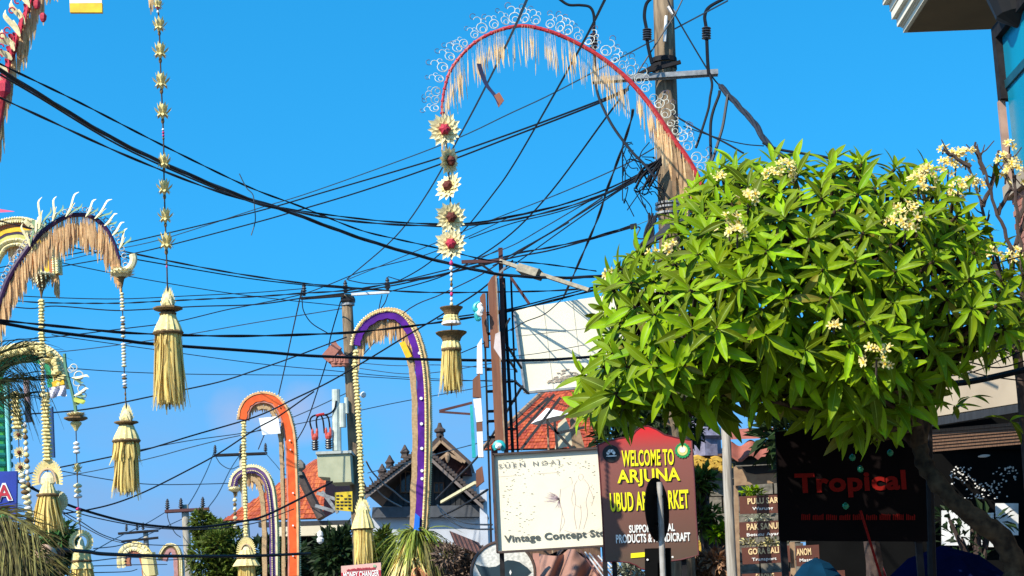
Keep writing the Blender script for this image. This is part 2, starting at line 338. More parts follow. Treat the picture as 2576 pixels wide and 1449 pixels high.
# ---------------------------------------------------------------- ground, road
g = MB(); g.box(-900, 900, -200, 1500, -0.5, -0.02); one(g, 'ground', 'packed earth and paving beyond the street', None, mat('earth', (0.16, 0.13, 0.09), 0.95, (0.10, 0.085, 0.06), 0.6), kind='structure')
g = MB(); g.box(-5.2, 3.2, -40, 160, -0.019, 0.0); one(g, 'road', 'grey asphalt street', None, mat('asphalt', (0.055, 0.055, 0.056), 0.9, (0.04, 0.04, 0.042), 3, 0.2), kind='structure')
pm = mat('paving_slab', (0.27, 0.25, 0.22), 0.9, (0.20, 0.185, 0.16), 2, 0.2)
g = MB(); g.box(3.2, 7.6, -40, 160, -0.019, 0.13); one(g, 'pavement', 'raised pavement beside the street', None, pm, kind='structure')
g = MB(); g.box(-9.5, -5.2, -40, 160, -0.019, 0.13); one(g, 'pavement', 'raised pavement across the street', None, pm, kind='structure')

# ---------------------------------------------------------------- roofs, buildings
def tiled(name, parent, BL, BR, TR, TL, nu, nv, m, cap=300):
    """clay tiles laid in courses on the patch; the nearest ones are parts, the rest one part"""
    fn = lambda s, t: (BL.lerp(BR, s)).lerp(TL.lerp(TR, s), t)
    n = (BR - BL).cross(TL - BL).normalized()
    if n.z < 0: n = -n
    tm = MB()
    prof = [(-.5, .10), (-.25, .0), (0, .14), (.28, .30), (.5, .12)]
    for k, (a, h) in enumerate(prof):
        pass
    vs = [Vector((a, y, h * .25 + z)) for y, z in ((-.55, .20), (.5, 0.0)) for a, h in prof]
    tm.add(vs, [(i, i + 1, i + 6, i + 5) for i in range(4)])
    tm.add([Vector((a, -.55, h * .25 + z)) for z in (.20, .02) for a, h in prof], [(i + 1, i, i + 5, i + 6) for i in range(4)])
    me = tm.mesh('tile', m); rest = MB(); k = 0
    for j in range(nv):
        for i in range(nu):
            s, t = (i + .5) / nu, (j + .5) / nv
            p = fn(s, t); ex = (fn(s + .5 / nu, t) - fn(s - .5 / nu, t)); ey = fn(s, t + .5 / nv) - fn(s, t - .5 / nv)
            q = Matrix((ex, ey, n * ex.length * 1.0)).transposed().to_4x4()
            M = Matrix.Translation(p + n * R.uniform(0, .012)) @ q
            if k < cap: inst(me, 'tile', parent, M)
            else: rest.add([M @ v for v in tm.v], tm.f)
            k += 1
    if rest.v: part(rest, 'tile_courses', m, parent, kind='stuff')

# house with the dark gable
D = 60
h = thing('gabled_house', 'dark timber gabled house with carved upper gable and white walls', 'house', P(1070, 1400, D).xy.to_3d())
wl = MB(); wl.prism(PL([(925, 1303), (1224, 1303), (1222, 1449), (925, 1449)], D), 7)
a, b = P(925, 1449, D), P(1222, 1449, D); wl.box(a.x, b.x, D, D + 7, 0, a.z - .002)
part(wl, 'wall', PLASTER, h)
gb = MB(); gb.prism(PL([(962, 1274), (1064, 1133), (1190, 1274)], D + .1), 6.6, 0)
for i in range(17):
    u = 968 + i * 13.2
    top = 1133 + (1064 - u) * 1.36 if u < 1064 else 1133 + (u - 1064) * 1.12
    if top < 1262: part_b = MB(); part_b.prism(PL([(u - 5.6, 1272), (u - 5.6, top + 9), (u + 5.6, top + 9), (u + 5.6, 1272)], D + .05), .045); part(part_b, 'board', DKWOOD, h)
part(gb, 'gable_wall', DKWOOD, h)
for (u0, u1, v0, v1) in ((1091, 1117, 1213, 1240), (1006, 1034, 1185, 1240)):
    wn = MB(); 
    for q in ((u0, u1, v0, v0 + 3), (u0, u1, v1 - 3, v1), (u0, u0 + 3, v0 + 3, v1 - 3), (u1 - 3, u1, v0 + 3, v1 - 3), ((u0 + u1) / 2 - 1.5, (u0 + u1) / 2 + 1.5, v0 + 3, v1 - 3)):
        wn.prism(PL([(q[0], q[3]), (q[0], q[2]), (q[1], q[2]), (q[1], q[3])], D - .02), .06)
    wf = part(wn, 'window', WOOD, h)
    gl = MB(); gl.prism(PL([(u0 + 2, v1 - 2), (u0 + 2, v0 + 2), (u1 - 2, v0 + 2), (u1 - 2, v1 - 2)], D + .03), .015); part(gl, 'pane', mat('dark_glass', (0.01, 0.014, 0.02), 0.1), wf)
bm = MB(); bm.prism(PL([(935, 1302), (937, 1276), (1205, 1270), (1207, 1300)], D - .35), .5); part(bm, 'fascia_beam', mat('slate_grey_paint', (0.07, 0.075, 0.085), 0.7), h)
for k, (pts) in enumerate((((918, 1236), (1064, 1122), (1070, 1134), (926, 1246)), ((1064, 1122), (1216, 1262), (1212, 1276), (1062, 1136)))):
    r_ = MB(); r_.prism(PL(pts, D - 1.2), 9); part(r_, 'roof', DKROOF, h)
    bb = MB(); bb.prism(PL([(x, y + 10) for x, y in (pts[:2] if k == 0 else pts[:2])] + [(x, y + 20) for x, y in (pts[:2][::-1])], D - 1.22), .12); part(bb, 'barge_board', mat('weathered_grey_board', (0.20, 0.16, 0.14), 0.8), h)
    for j in range(22):
        t = (j + .5) / 22; p = P(pts[0][0] + (pts[1][0] - pts[0][0]) * t, pts[0][1] + (pts[1][1] - pts[0][1]) * t, D - 1.3)
        tl = MB(); tl.box(p.x - .09, p.x + .09, p.y, p.y + .6, p.z - .03, p.z + .05); part(tl, 'verge_tile', DKROOF, h)
D2 = D + 2
ug = MB(); ug.prism(PL([(1090, 1190), (1108, 1104), (1184, 1172), (1186, 1192)], D2), 3); part(ug, 'upper_gable', REDWOOD, h)
for pts in (((1076, 1124), (1108, 1090), (1112, 1099), (1082, 1134)), ((1106, 1090), (1186, 1162), (1182, 1172), (1104, 1100))):
    r_ = MB(); r_.prism(PL(pts, D2 - .8), 5); part(r_, 'roof', DKROOF, h)
for pts in (((1084, 1130), (1109, 1104), (1112, 1110), (1088, 1137)), ((1108, 1104), (1172, 1160), (1168, 1166), (1106, 1111)), ((1094, 1160), (1126, 1136), (1128, 1142), (1098, 1166)), ((1126, 1136), (1164, 1158), (1162, 1165), (1124, 1143))):
    r_ = MB(); r_.prism(PL(pts, D2 - .9), .1); part(r_, 'barge_board', PWOOD, h)
f_ = MB(); f_.lathe(P(1126, 1164, D2 - .95), [(0, .02), (.1, .07), (.25, .1), (.36, .05)], 8); part(f_, 'pendant', PWOOD, h)
f_ = MB(); f_.lathe(P(1107, 1098, D2 - .6), [(0, .14), (.12, .13), (.16, .2), (.24, .2), (.32, .1), (.48, .05)], 8); part(f_, 'ridge_ornament', DKROOF, h)
for u, v in ((1019, 1152), (981, 1178), (962, 1200)):
    f_ = MB(); f_.lathe(P(u, v, D - .6), [(0, .16), (.12, .12), (.2, .17), (.3, .1), (.45, .02)], 6); part(f_, 'ridge_ornament', DKROOF, h)
wl = MB(); wl.prism(PL([(1164, 1303), (1164, 1190), (1198, 1190), (1198, 1303)], D + 3), 4); part(wl, 'side_wall', PLASTER, h)
wl = MB(); wl.prism(PL([(1207, 1303), (1207, 1233), (1224, 1231), (1226, 1303)], D - 1.0), .4)
a, b = P(1207, 1303, D - 1.0), P(1226, 1303, D - 1.0); wl.box(a.x, b.x, D - 1.0, D - .6, 0, a.z - .003); part(wl, 'corner_column', PLASTER, h)
# orange tiled house
D = 62
h = thing('tiled_house', 'orange tiled hip roof house with cream fascia over a dark shop', 'house', P(740, 1440, D).xy.to_3d())
BL, BR, TR, TL = P(560, 1312, D), P(812, 1306, D), P(826, 1148, D + 6), P(792, 1158, D + 6)
rb = MB(); rb.patch(lambda s, t: BL.lerp(BR, s).lerp(TL.lerp(TR, s), t), 4, 4); part(rb, 'roof_deck', DKROOF, h)
tiled('tile', h, BL + Vector((0, -.02, .03)), BR + Vector((0, -.02, .03)), TR + Vector((0, -.02, .03)), TL + Vector((0, -.02, .03)), 26, 15, TILE)
BL2, BR2 = BR, P(930, 1240, D + 9)
rb = MB(); rb.patch(lambda s, t: BL2.lerp(BR2, s).lerp(TR.lerp(P(900, 1180, D + 9), s), t), 4, 4); part(rb, 'roof_deck', TILE2, h)
hp = MB(); hp.tube(cat([P(754, 1192, D - .3), P(775, 1236, D - .3), P(796, 1278, D - .3), P(809, 1304, D - .4)]), .16, 6); part(hp, 'hip_ridge', DKROOF, h)
hp = MB(); hp.lathe(P(754, 1196, D - .4), [(0, .16), (.15, .1), (.25, .22), (.4, .2), (.55, .06)], 8); part(hp, 'ridge_ornament', STONE, h)
fb = MB(); fb.prism(PL([(690, 1350), (690, 1326), (862, 1320), (862, 1345)], D - .6), .5); part(fb, 'fascia', CREAMWALL, h)
wl = MB(); a, b = P(696, 1349, D), P(862, 1347, D); wl.box(a.x, b.x, D, D + 6, 0, a.z); part(wl, 'wall', DARK, h)  # near-black box stands for the unlit shop interior
fb = MB(); fb.prism(PL([(650, 1326), (650, 1314), (880, 1308), (880, 1319)], D - .3), .4); part(fb, 'eave', DKWOOD, h)
# red tiled roof beside the billboard
D = 36
h = thing('red_roofed_house', 'house with red tiled roof below the blank billboard', 'house', P(1380, 1300, D).xy.to_3d())
BL, BR, TR, TL = P(1216, 1134, D), P(1500, 1130, D), P(1500, 962, D + 4), P(1366, 992, D + 4)
rb = MB(); rb.patch(lambda s, t: BL.lerp(BR, s).lerp(TL.lerp(TR, s), t), 4, 4); part(rb, 'roof_deck', DKROOF, h)
up = Vector((0, -.015, .02)); tiled('tile', h, BL + up, BR + up, TR + up, TL + up, 34, 20, TILE2)
vt = MB(); vt.tube([BL + Vector((0, 0, .05)), TL + Vector((0, 0, .05))], .06, 6); part(vt, 'verge', PWOOD, h)
wl = MB(); wl.box(BL.x + .5, BR.x, D + .3, D + 5, 0, BL.z - .1); part(wl, 'wall', WOOD, h)
# leaning timbers and canvas parasol in front of it
D = 34
p_ = thing('canvas_parasol', 'white canvas parasol open in front of the red tiled roof', 'parasol', P(1390, 1300, D).xy.to_3d())
cn = MB(); top = P(1376, 1026, D); rim = []
for k in range(8):
    t = 2 * math.pi * k / 8; rim.append(P(1388, 1054, D) + Vector((math.cos(t) * 52 * S(D), math.sin(t) * .5, -math.cos(t) * -10 * S(D) - abs(math.sin(t)) * .02)))
for k in range(8): cn.add([top, rim[k], rim[(k + 1) % 8]], [(0, 1, 2)])
part(cn, 'canopy', WHITE, p_)
cn = MB(); cn.tube([top, P(1392, 1449, D).xy.to_3d()], .02, 6); part(cn, 'pole', PWOOD, p_)
t_ = thing('timber_stack', 'pale boards and dark rafters leaning against the red tiled roof', 'timber', P(1400, 1300, 33).xy.to_3d())
for q in (((1295, 1075), (1380, 1000)), ((1300, 1100), (1395, 992)), ((1310, 1132), (1410, 1000)), ((1375, 1060), (1440, 1130)), ((1395, 1060), (1402, 1130)), ((1400, 1090), (1470, 1075))):
    b_ = MB(); b_.beam(P(*q[0], 33), P(*q[1], 33), .035, .05); part(b_, 'rafter', DKWOOD, t_)
for q in (((1396, 1130), (1404, 1066), (1422, 1050), (1452, 1118)), ((1440, 1130), (1432, 1040), (1446, 1036), (1472, 1130))):
    b_ = MB(); b_.prism(PL(q, 33.4), .06); part(b_, 'board', CREAMWALL if q[0][0] < 1400 else PWOOD, t_)

# ---------------------------------------------------------------- building at the right: cornice, glass, brick, shop
D = 22.0
h = thing('cornice_building', 'tall building with ivory stepped cornice, teal glass wall and brick pier', 'building', Vector((6.4, 19, 0)))
c0 = P(2272, 83, D); z0 = c0.z; k = S(D)
steps = [(0, 0, 14, CORNICE), (-4, 14, 18, CORNICE), (-13, 18, 40, CORNICE), (-24, 40, 62, CORNICE), (-27, 62, 82, CORNICE), (-42, 82, 110, CORNICE), (-60, 110, 150, CORNICE)]
for dx, za, zb, m_ in steps:
    s_ = MB(); s_.box(c0.x + dx * k, c0.x + 4.2, 6, D - dx * k * .4, z0 + za * k + .002, z0 + zb * k, 0); part(s_, 'cornice_step', m_, h)
s_ = MB(); s_.box(c0.x + .05, c0.x + 4.2, 6, D - .05, z0 - .012, z0); part(s_, 'soffit', SOFFIT, h)
s_ = MB(); s_.lathe(Vector((P(2552, 30, 19).x + .15, 19.2, z0 - .95)), [(0, .05), (.15, .3), (.5, .42), (.8, .34), (.94, .1)], 14); part(s_, 'dark_soffit_body', mat('near_black', (0.012, 0.011, 0.011), 0.6), h)  # rounded near-black body just below the soffit
# left wall in the plane x = xw, running towards the camera
xw = P(2500, 105, 20).x
zt = P(2500, 105, 20).z; zb = P(2512, 470, 20).z
gw = MB(); gw.box(xw + .06, xw + .10, 13.5, 19.85, zb, zt); part(gw, 'glass_wall', TGLASS, h)
gf = MB(); gf.box(xw - .02, xw + .14, 13.5, 20.0, zt, zt + .16); part(gf, 'top_frame', DSTEEL, h)
zm = P(2508, 257, 20).z
gf = MB(); gf.box(xw - .02, xw + .14, 19.85, 20.0, zm, zt - .002); part(gf, 'corner_frame', DSTEEL, h)
gf = MB(); gf.box(xw - .03, xw + .05, 19.93, 20.0, zb, zm - .002); part(gf, 'corner_post', mat('pinkish_post', (0.42, 0.26, 0.19), 0.7), h)
zq = P(2540, 158, 19).z
gf = MB(); gf.box(xw + .03, xw + .058, 13.5, 19.83, zq - .05, zq + .05); part(gf, 'transom', mat('teal_dark_frame', (0.01, 0.07, 0.09), 0.4), h)
for yy in (18.9, 17.6, 16.2):
    gf = MB(); gf.box(xw + .04, xw + .058, yy - .02, yy + .02, zb, zq - .052); part(gf, 'mullion', mat('teal_dark_frame', (0.01, 0.07, 0.09), 0.4), h)
lw = MB(); lw.box(xw + .02, xw + 3, 13.5, 19.9, 0, zb - .17); part(lw, 'wall', MORTAR, h)
lb = MB(); lb.box(xw - .06, xw + .12, 13.5, 20.02, zb - .168, zb - .004); part(lb, 'sill_band', BEIGE, h)
ww, hh = .22, .075; zz = zb - .175 - hh; row = 0; bme = MB(); bme.box(-.012, .03, -ww / 2 + .006, ww / 2 - .006, 0, hh - .012); bm_ = bme.mesh('brick', BRICK)
while zz > zb - 1.75:
    for i in range(13):
        y = 19.78 - (i + (.5 if row % 2 else 0)) * ww
        if y > 17.2: inst(bm_, 'brick', h, Matrix.Translation((xw + .012 + R.uniform(-.004, .004), y, zz)))
    zz -= hh; row += 1
# back shop: beige parapet, shingled eave, dark room, white windows
h = thing('shop_building', 'shaded shop front with beige parapet, timber eave and bright white windows', 'shop', Vector((7.2, 21, 0)))
D = 22.5
x2 = P(2335, 900, D).x
pr = MB()
pr.prism([P(2325, 866, D), P(2650, 820, D - 2.5), P(2650, 1000, D - 2.5), P(2325, 1052, D)], .3); part(pr, 'parapet', BEIGE, h)
pr = MB(); pr.prism([P(2320, 1056, D - .25), P(2650, 1002, D - 2.75), P(2650, 1022, D - 2.75), P(2320, 1076, D - .25)], .25); part(pr, 'fascia', DKWOOD, h)
for j in range(7):
    va = 1080 + j * 8
    pr = MB(); pr.prism([P(2345, va, D - .3 + j * .03), P(2650, va - 26, D - 2.4 + j * .03), P(2650, va - 17.6, D - 2.4 + j * .03), P(2345, va + 8.4, D - .3 + j * .03)], .04); part(pr, 'shingle_course', WOOD, h)
pr = MB(); pr.prism([P(2030, 1130, D + .6), P(2700, 1110, D + .6), P(2700, 1700, D + .6), P(2030, 1700, D + .6)], .1); part(pr, 'back_wall', DARK, h)  # room's darkness is put into the colour of this wall
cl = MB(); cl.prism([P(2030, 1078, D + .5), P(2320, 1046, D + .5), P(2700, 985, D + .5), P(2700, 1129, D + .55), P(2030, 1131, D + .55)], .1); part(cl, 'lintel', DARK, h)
gr = MB()  # white discs paint the specks of light in the lattice
for i in range(420):
    u, v = R.uniform(2366, 2562), R.uniform(1172, 1254)
    if R.random() < .35 + .45 * math.sin(u * .05) * math.sin(v * .07): disc(gr, u, v, R.uniform(1.0, 2.2), D + .5, 6, ry=R.uniform(1, 2.4), depth=.03)
part(gr, 'lattice_light_dots', WHITE, h, kind='stuff')
WIN = mat('bright_white_curtain', (0.82, 0.82, 0.80), 0.9)
for q in ((2325, 2346, 1290, 1362), (2370, 2440, 1284, 1372), (2452, 2500, 1290, 1376), (2506, 2562, 1266, 1346)):
    wn = MB(); wn.prism(PL([(q[0], q[3]), (q[0], q[2]), (q[1], q[2]), (q[1], q[3])], D + .45), .04); part(wn, 'window', WIN, h)
lm = MB(); disc(lm, 2475, 1236 - 2, 3, D, 8); 
lm = MB(); disc(lm, 2478, 1146, 13, D + .2, 12, ry=3, depth=.1); part(lm, 'ceiling_lamp_cover', WHITE, h)
# dark post under the crown
pp = MB(); a, b = P(2328, 880, 17.5), P(2345, 1449, 17.5); pp.tube([ground_of(a, b), a], .045, 8); one(pp, 'steel_post', 'dark steel post rising through the right half of the leafy crown', 'post', DSTEEL)

# ---------------------------------------------------------------- utility poles
def pole(name, label, u0, v0, u1, v1, D, r0, m, group=None):
    a, b = P(u0, v0, D), P(u1, v1, D); base = ground_of(a, b)
    t = thing(name, label, 'utility pole', base, group)
    mb = MB(); n = 10; mb.tube([base.lerp(a, i / n) for i in range(n + 1)], [r0 * (1.45 - .45 * i / n) for i in range(n + 1)], 16)
    part(mb, 'shaft', m, t, True); return t
def insulator(t, base, h, r, m):
    mb = MB(); pf = [(0, r * .5)]
    for i in range(4):
        z = h * (.12 + .19 * i); pf += [(z, r * .55), (z + h * .03, r * (1.05 - .1 * i)), (z + h * .1, r * (.95 - .1 * i)), (z + h * .13, r * .5)]
    pf += [(h * .95, r * .35), (h, r * .1)]
    mb.lathe(base, pf, 10); return part(mb, 'insulator', m, t, True)
def xarm(t, a, b, w, m):
    mb = MB(); mb.beam(a, b, w, w); mb.beam(a + Vector((0, w * .6, -w * .1)), b + Vector((0, w * .6, -w * .1)), w * .25, w * 1.3); return part(mb, 'crossarm', m, t)

# big concrete pole at the right
D = 24
t = pole('utility_pole', 'tall weathered concrete pole behind the red festival arch', 1667, -60, 1688, 620, D, .145, CONC)
xarm(t, P(1488, 201, D - .25), P(1806, 181, D - .25), .07, STEEL)
for v in (160, 176):
    mb = MB(); c = P(1670, v, D); mb.lathe(c, [(0, .19), (.07, .19)], 16); part(mb, 'clamp_band', DSTEEL, t)
mb = MB(); mb.beam(P(1625, 180, D - .3), P(1712, 156, D - .3), .05, .05); part(mb, 'clamp_bolt', DSTEEL, t)
mb = MB(); mb.beam(P(1604, 188, D - .2), P(1655, 160, D - .2), .04, .04); part(mb, 'brace', DSTEEL, t)
for v in (516, 526, 541):
    mb = MB(); c = P(1681, v, D); mb.lathe(c, [(0, .185), (.03, .185)], 16); part(mb, 'steel_strap', STEEL, t)
mb = MB(); mb.tube([P(1676, 40, D - .2), P(1672, 105, D - .2)], .022, 8); part(mb, 'conduit', WHITE, t)
mb = MB(); mb.tube([P(1683, 18, D - .2), P(1697, 36, D - .25)], .04, 8); part(mb, 'guy_clamp', STEEL, t)
def bushing(u, v0, v1, w, D, lead, label):
    """cable end with ribbed black sheds, hanging beside the crossarm"""
    tt = thing('cable_terminal', label, 'cable terminal', P(u, v1, D), 'ribbed cable terminals above the crossarm')
    mb = MB(); a, b = P(u, v1, D), P(u, v0, D); L_ = (b - a).length; n = 5; pf = [(0, w * .35)]
    for i in range(n): pf += [(L_ * (i + .1) / n, w * .35), (L_ * (i + .35) / n, w * .62), (L_ * (i + .6) / n, w * .58), (L_ * (i + .8) / n, w * .35)]
    pf += [(L_, w * .3)]; mb.lathe(a, pf, 10, ax=b - a); part(mb, 'sheds', PORC if u < 1500 else GPORC, tt)
    mb = MB(); mb.tube(cat(PL(lead, D)), [w * .28] * 2 + [w * .2] * 400 if False else w * .22, 6); part(mb, 'lead', CABLE, tt)
bushing(1494, 83, 122, .095, D, [(1497, 200), (1495, 130), (1494, 83), (1494, 40), (1484, 18), (1460, 13), (1430, 12), (1405, -4)], 'reddish ribbed cable terminal above the outer end of the crossarm')
bushing(1628, 72, 101, .11, D - .5, [(1640, 160), (1632, 125), (1628, 101), (1626, 72), (1621, 40), (1626, 10), (1640, -6)], 'ribbed black cable terminal close beside the concrete pole')
bushing(1777, 68, 99, .11, D - .5, [(1783, 190), (1780, 150), (1778, 100), (1776, 68), (1773, 40), (1784, 18), (1822, -4)], 'ribbed black cable terminal standing alone against open sky')

# middle pole with its transformer
D = 43
t = pole('utility_pole', 'concrete pole carrying a grey green transformer', 872, 742, 893, 1150, D, .135, CONC)
mb = MB(); mb.prism(PL([(857, 757), (857, 748), (890, 745), (890, 754)], D - .2), .4); part(mb, 'pole_cap', DSTEEL, t)
for v in (757, 766):
    mb = MB(); mb.lathe(P(875, v + 3, D), [(0, .17), (.06, .17)], 14); part(mb, 'clamp_band', STEEL, t)
for o in range(2):
    mb = MB(); a, b = ((757, 751), (866, 743)) if o == 0 else ((884, 741), (980, 735)); mb.beam(P(*a, D - .2), P(*b, D - .2), .09, .06)
    part(mb, 'crossarm', DSTEEL if o == 0 else mat('white_painted_steel', (0.7, 0.7, 0.68), 0.5), t)
for u, v in ((765, 744), (869, 738), (975, 730)): insulator(t, P(u, v, D - .2), .34, .075, GPORC)
mb = MB(); mb.beam(P(818, 905, D - .4), P(850, 868, D - .4), .18, .25); mb.beam(P(838, 860, D - .4), P(870, 910, D - .35), .10, .12); part(mb, 'fuse_bracket', SKIRT, t)
mb = MB()
for i in range(6): mb.lathe(P(838 + i * 6.2, 918 + (i % 2) * 5, D - .4), [(0, .05), (.08, .12), (.2, .12), (.25, .05)], 8)
mb.beam(P(834, 915, D - .4), P(872, 912, D - .4), .16, .16); part(mb, 'cutout_fuses', SKIRT, t)
mb = MB(); mb.beam(P(850, 912, D - .3), P(890, 885, D - .1), .06, .06); part(mb, 'bracket_arm', DSTEEL, t)
xf = thing('transformer', 'boxy grey green transformer hung on the middle pole with red capped bushings', 'transformer', P(845, 1213, D - .6))
DT = D - .9
mb = MB(); mb.prism(PL([(800, 1199), (797, 1142), (880, 1140), (884, 1212), (832, 1214), (831, 1201)], DT), 1.1); part(mb, 'tank', TRAFO, xf)
mb = MB(); mb.prism(PL([(794, 1143), (794, 1136), (884, 1133), (884, 1139.5)], DT - .06), 1.22); part(mb, 'lid', mat('light_grey_lid', (0.45, 0.47, 0.42), 0.5), xf)
for u, v in ((793, 1133), (827, 1130)):
    mb = MB(); c = P(u, v, DT + .4); pf = [(0, .07)]
    for i in range(4): z = .015 + i * .055; pf += [(z, .06), (z + .02, .092), (z + .034, .088), (z + .045, .06)]
    pf += [(.25, .055)]; mb.lathe(c, pf, 12); bs = part(mb, 'bushing', GPORC, xf)
    mb = MB(); mb.lathe(c + Vector((0, 0, .252)), [(0, .07), (.06, .088), (.14, .06), (.16, .02)], 10)
    for dx in (-.055, .055): mb.lathe(c + Vector((dx, -.03, .34)), [(0, .03), (.12, .034), (.19, .014)], 8)
    part(mb, 'red_cap', mat('red_insulator_cap', (0.55, 0.075, 0.05), 0.5), bs)
mb = MB()
for pts in (((788, 1092), (780, 1062), (786, 1048), (804, 1044), (812, 1056), (816, 1090)), ((799, 1088), (796, 1056), (805, 1045), (822, 1046), (828, 1062), (830, 1088)), ((812, 1045), (830, 1040), (842, 1028), (846, 1008))):
    mb.tube(cat(PL(pts, DT + .4)), .022, 5)
part(mb, 'lead', CABLE, xf)
mb = MB(); mb.tube(cat(PL(((795, 1046), (804, 1043), (816, 1041)), DT + .35)), .03, 5); part(mb, 'red_lead', mat('red_lead_cable', (0.5, 0.03, 0.03), 0.5), xf)
for u, v0, v1, w in ((846, 980, 1134, .10), (852, 1062, 1134, .07), (862, 1015, 1075, .09), (872, 1000, 1040, .05)):
    mb = MB(); mb.tube([P(u, v1, DT + .5), P(u - 1, v0, DT + .5)], w, 10); part(mb, 'conduit_tube', mat('pale_green_conduit', (0.55, 0.60, 0.52), 0.5), xf)
for q in (((797, 1240), (880, 1268)), ((810, 1236), (850, 1290)), ((793, 1272), (840, 1286))):
    mb = MB(); mb.beam(P(*q[0], DT), P(*q[1], DT), .06, .08); part(mb, 'strut', STEEL, xf)
sg = MB(); sg.prism(PL([(843, 1283), (842, 1239), (886, 1236), (887, 1287)], DT - .2), .06, 0)
for i in range(5):
    v = 1245 + i * 8
    for j in range(4):
        if R.random() < .8: sg.prism(PL([(846 + j * 10, v + 4), (846 + j * 10, v), (853 + j * 10 + R.uniform(-2, 2), v), (853 + j * 10, v + 4)], DT - .21), .009, 1)
one(sg, 'warning_board', 'weathered yellow board with dark marks under the transformer', 'sign', [mat('faded_yellow', (0.72, 0.52, 0.02), 0.6, (0.5, 0.34, 0.02), 6), INK])
mb = MB(); mb.lathe(P(806, 1368, D), [(0, .03), (.05, .08), (.12, .09), (.16, .05), (.2, .075), (.28, .06), (.32, .01)], 12)
one(mb, 'hanging_lantern', 'small white lantern hanging below the cream fascia', 'lantern', WHITE)
mb = MB(); mb.lathe(P(914, 1001, D + .6), [(0, .01), (.03, .06), (.08, .075), (.13, .06), (.16, .01)], 12); one(mb, 'globe_lamp', 'round white lamp beside the shaft of the transformer pole', 'lamp', WHITE)

# far poles
for D, u, v, label, arm, ins in ((82, 465, 1270, 'far concrete pole with dark crossarm and three insulators', ((415, 1286), (526, 1280)), (421, 455, 510)),
                                 (100, 608, 1136, 'slim far pole behind the orange festival arch', ((538, 1145), (672, 1140)), (541, 606, 668)),
                                 (118, 366, 1334, 'farthest pole with pale double crossarm above the small cream arches', ((297, 1342), (398, 1334)), (318, 360, 345))):
    t = pole('utility_pole', label, u, v, u + 14, v + 240, D, .17, CONC2)
    xarm(t, P(*arm[0], D - .3), P(*arm[1], D - .3), .13, RUST if D < 90 else DSTEEL)
    if D > 110: xarm(t, P(305, 1362, D - .3), P(398, 1352, D - .3), .12, DSTEEL)
    for q in ins: insulator(t, P(q, arm[0][1] - 4 + (arm[1][1] - arm[0][1]) * (q - arm[0][0]) / (arm[1][0] - arm[0][0]), D - .3), .5, .12, GPORC)

# ---------------------------------------------------------------- brown sign tower, street lamp, billboard
D = 26
t = thing('sign_tower', 'brown clad steel sign tower with dark posts, rungs and teal trim', 'sign tower', P(1250, 1449, D).xy.to_3d())
def post(u0, v0, u1, v1, w, m, nm, D=D, down=False, th=None):
    a, b = P(u0, v0, D), P(u1, v1, D); mb = MB(); k_ = S(D)
    if down: b = ground_of(a, b)
    mb.beam(b, a, th or w * k_, w * k_, side=Vector((0, 1, 0))); return part(mb, nm, m, t)
post(1259, 624, 1281, 1400, 11, RUST, 'column', D, True)
mb = MB(); mb.prism(PL([(1227, 714), (1236, 697), (1245, 690), (1267, 1115), (1246, 1118)], D - .2), .16); part(mb, 'cladding_panel', BROWNPNL, t)
mb = MB(); mb.prism(PL([(1245.2, 690), (1249, 690), (1271, 1118), (1267.5, 1118)], D - .22), .1); part(mb, 'panel_edge', PWOOD, t)
mb = MB(); mb.prism(PL([(1207, 748), (1214, 738), (1221, 738), (1228, 872), (1217, 872)], D - .1), .14); part(mb, 'cladding_panel', BROWNPNL, t)
mb = MB(); mb.prism(PL([(1199, 940), (1200, 868), (1212, 850), (1214, 940)], D - .15), .1); part(mb, 'white_panel', WHITE, t)
mb = MB(); mb.prism(PL([(1242, 875), (1246, 840), (1258, 834), (1262, 905)], D - .32), .08); part(mb, 'white_panel', mat('pinkish_panel', (0.72, 0.60, 0.56), 0.6), t)
mb = MB(); mb.prism(PL([(1189, 998), (1189, 955), (1207, 938), (1211, 1000)], D - .25), .12); part(mb, 'cladding_panel', BROWNPNL, t)
mb = MB(); mb.prism(PL([(1190, 1004), (1210, 1001), (1214, 1060), (1198, 1062)], D - .25), .12); part(mb, 'white_panel', WHITE, t)
mb = MB(); mb.prism(PL([(1198, 1063), (1213, 1062), (1214, 1084), (1199, 1085)], D - .25), .12); part(mb, 'cladding_panel', BROWNPNL, t)
mb = MB(); mb.prism(PL([(1199, 1086), (1214, 1085), (1216, 1150), (1203, 1150)], D - .25), .12); part(mb, 'white_panel', WHITE, t)
mb = MB(); mb.prism(PL([(1182, 1020), (1189, 1020), (1197, 1150), (1188, 1152)], D - .28), .05); part(mb, 'teal_strip', TEAL, t)
mb = MB(); mb.prism(PL([(1198, 1226), (1197, 1184), (1213, 1172), (1218, 1210)], D - .3), .12); part(mb, 'cladding_panel', BROWNPNL, t)
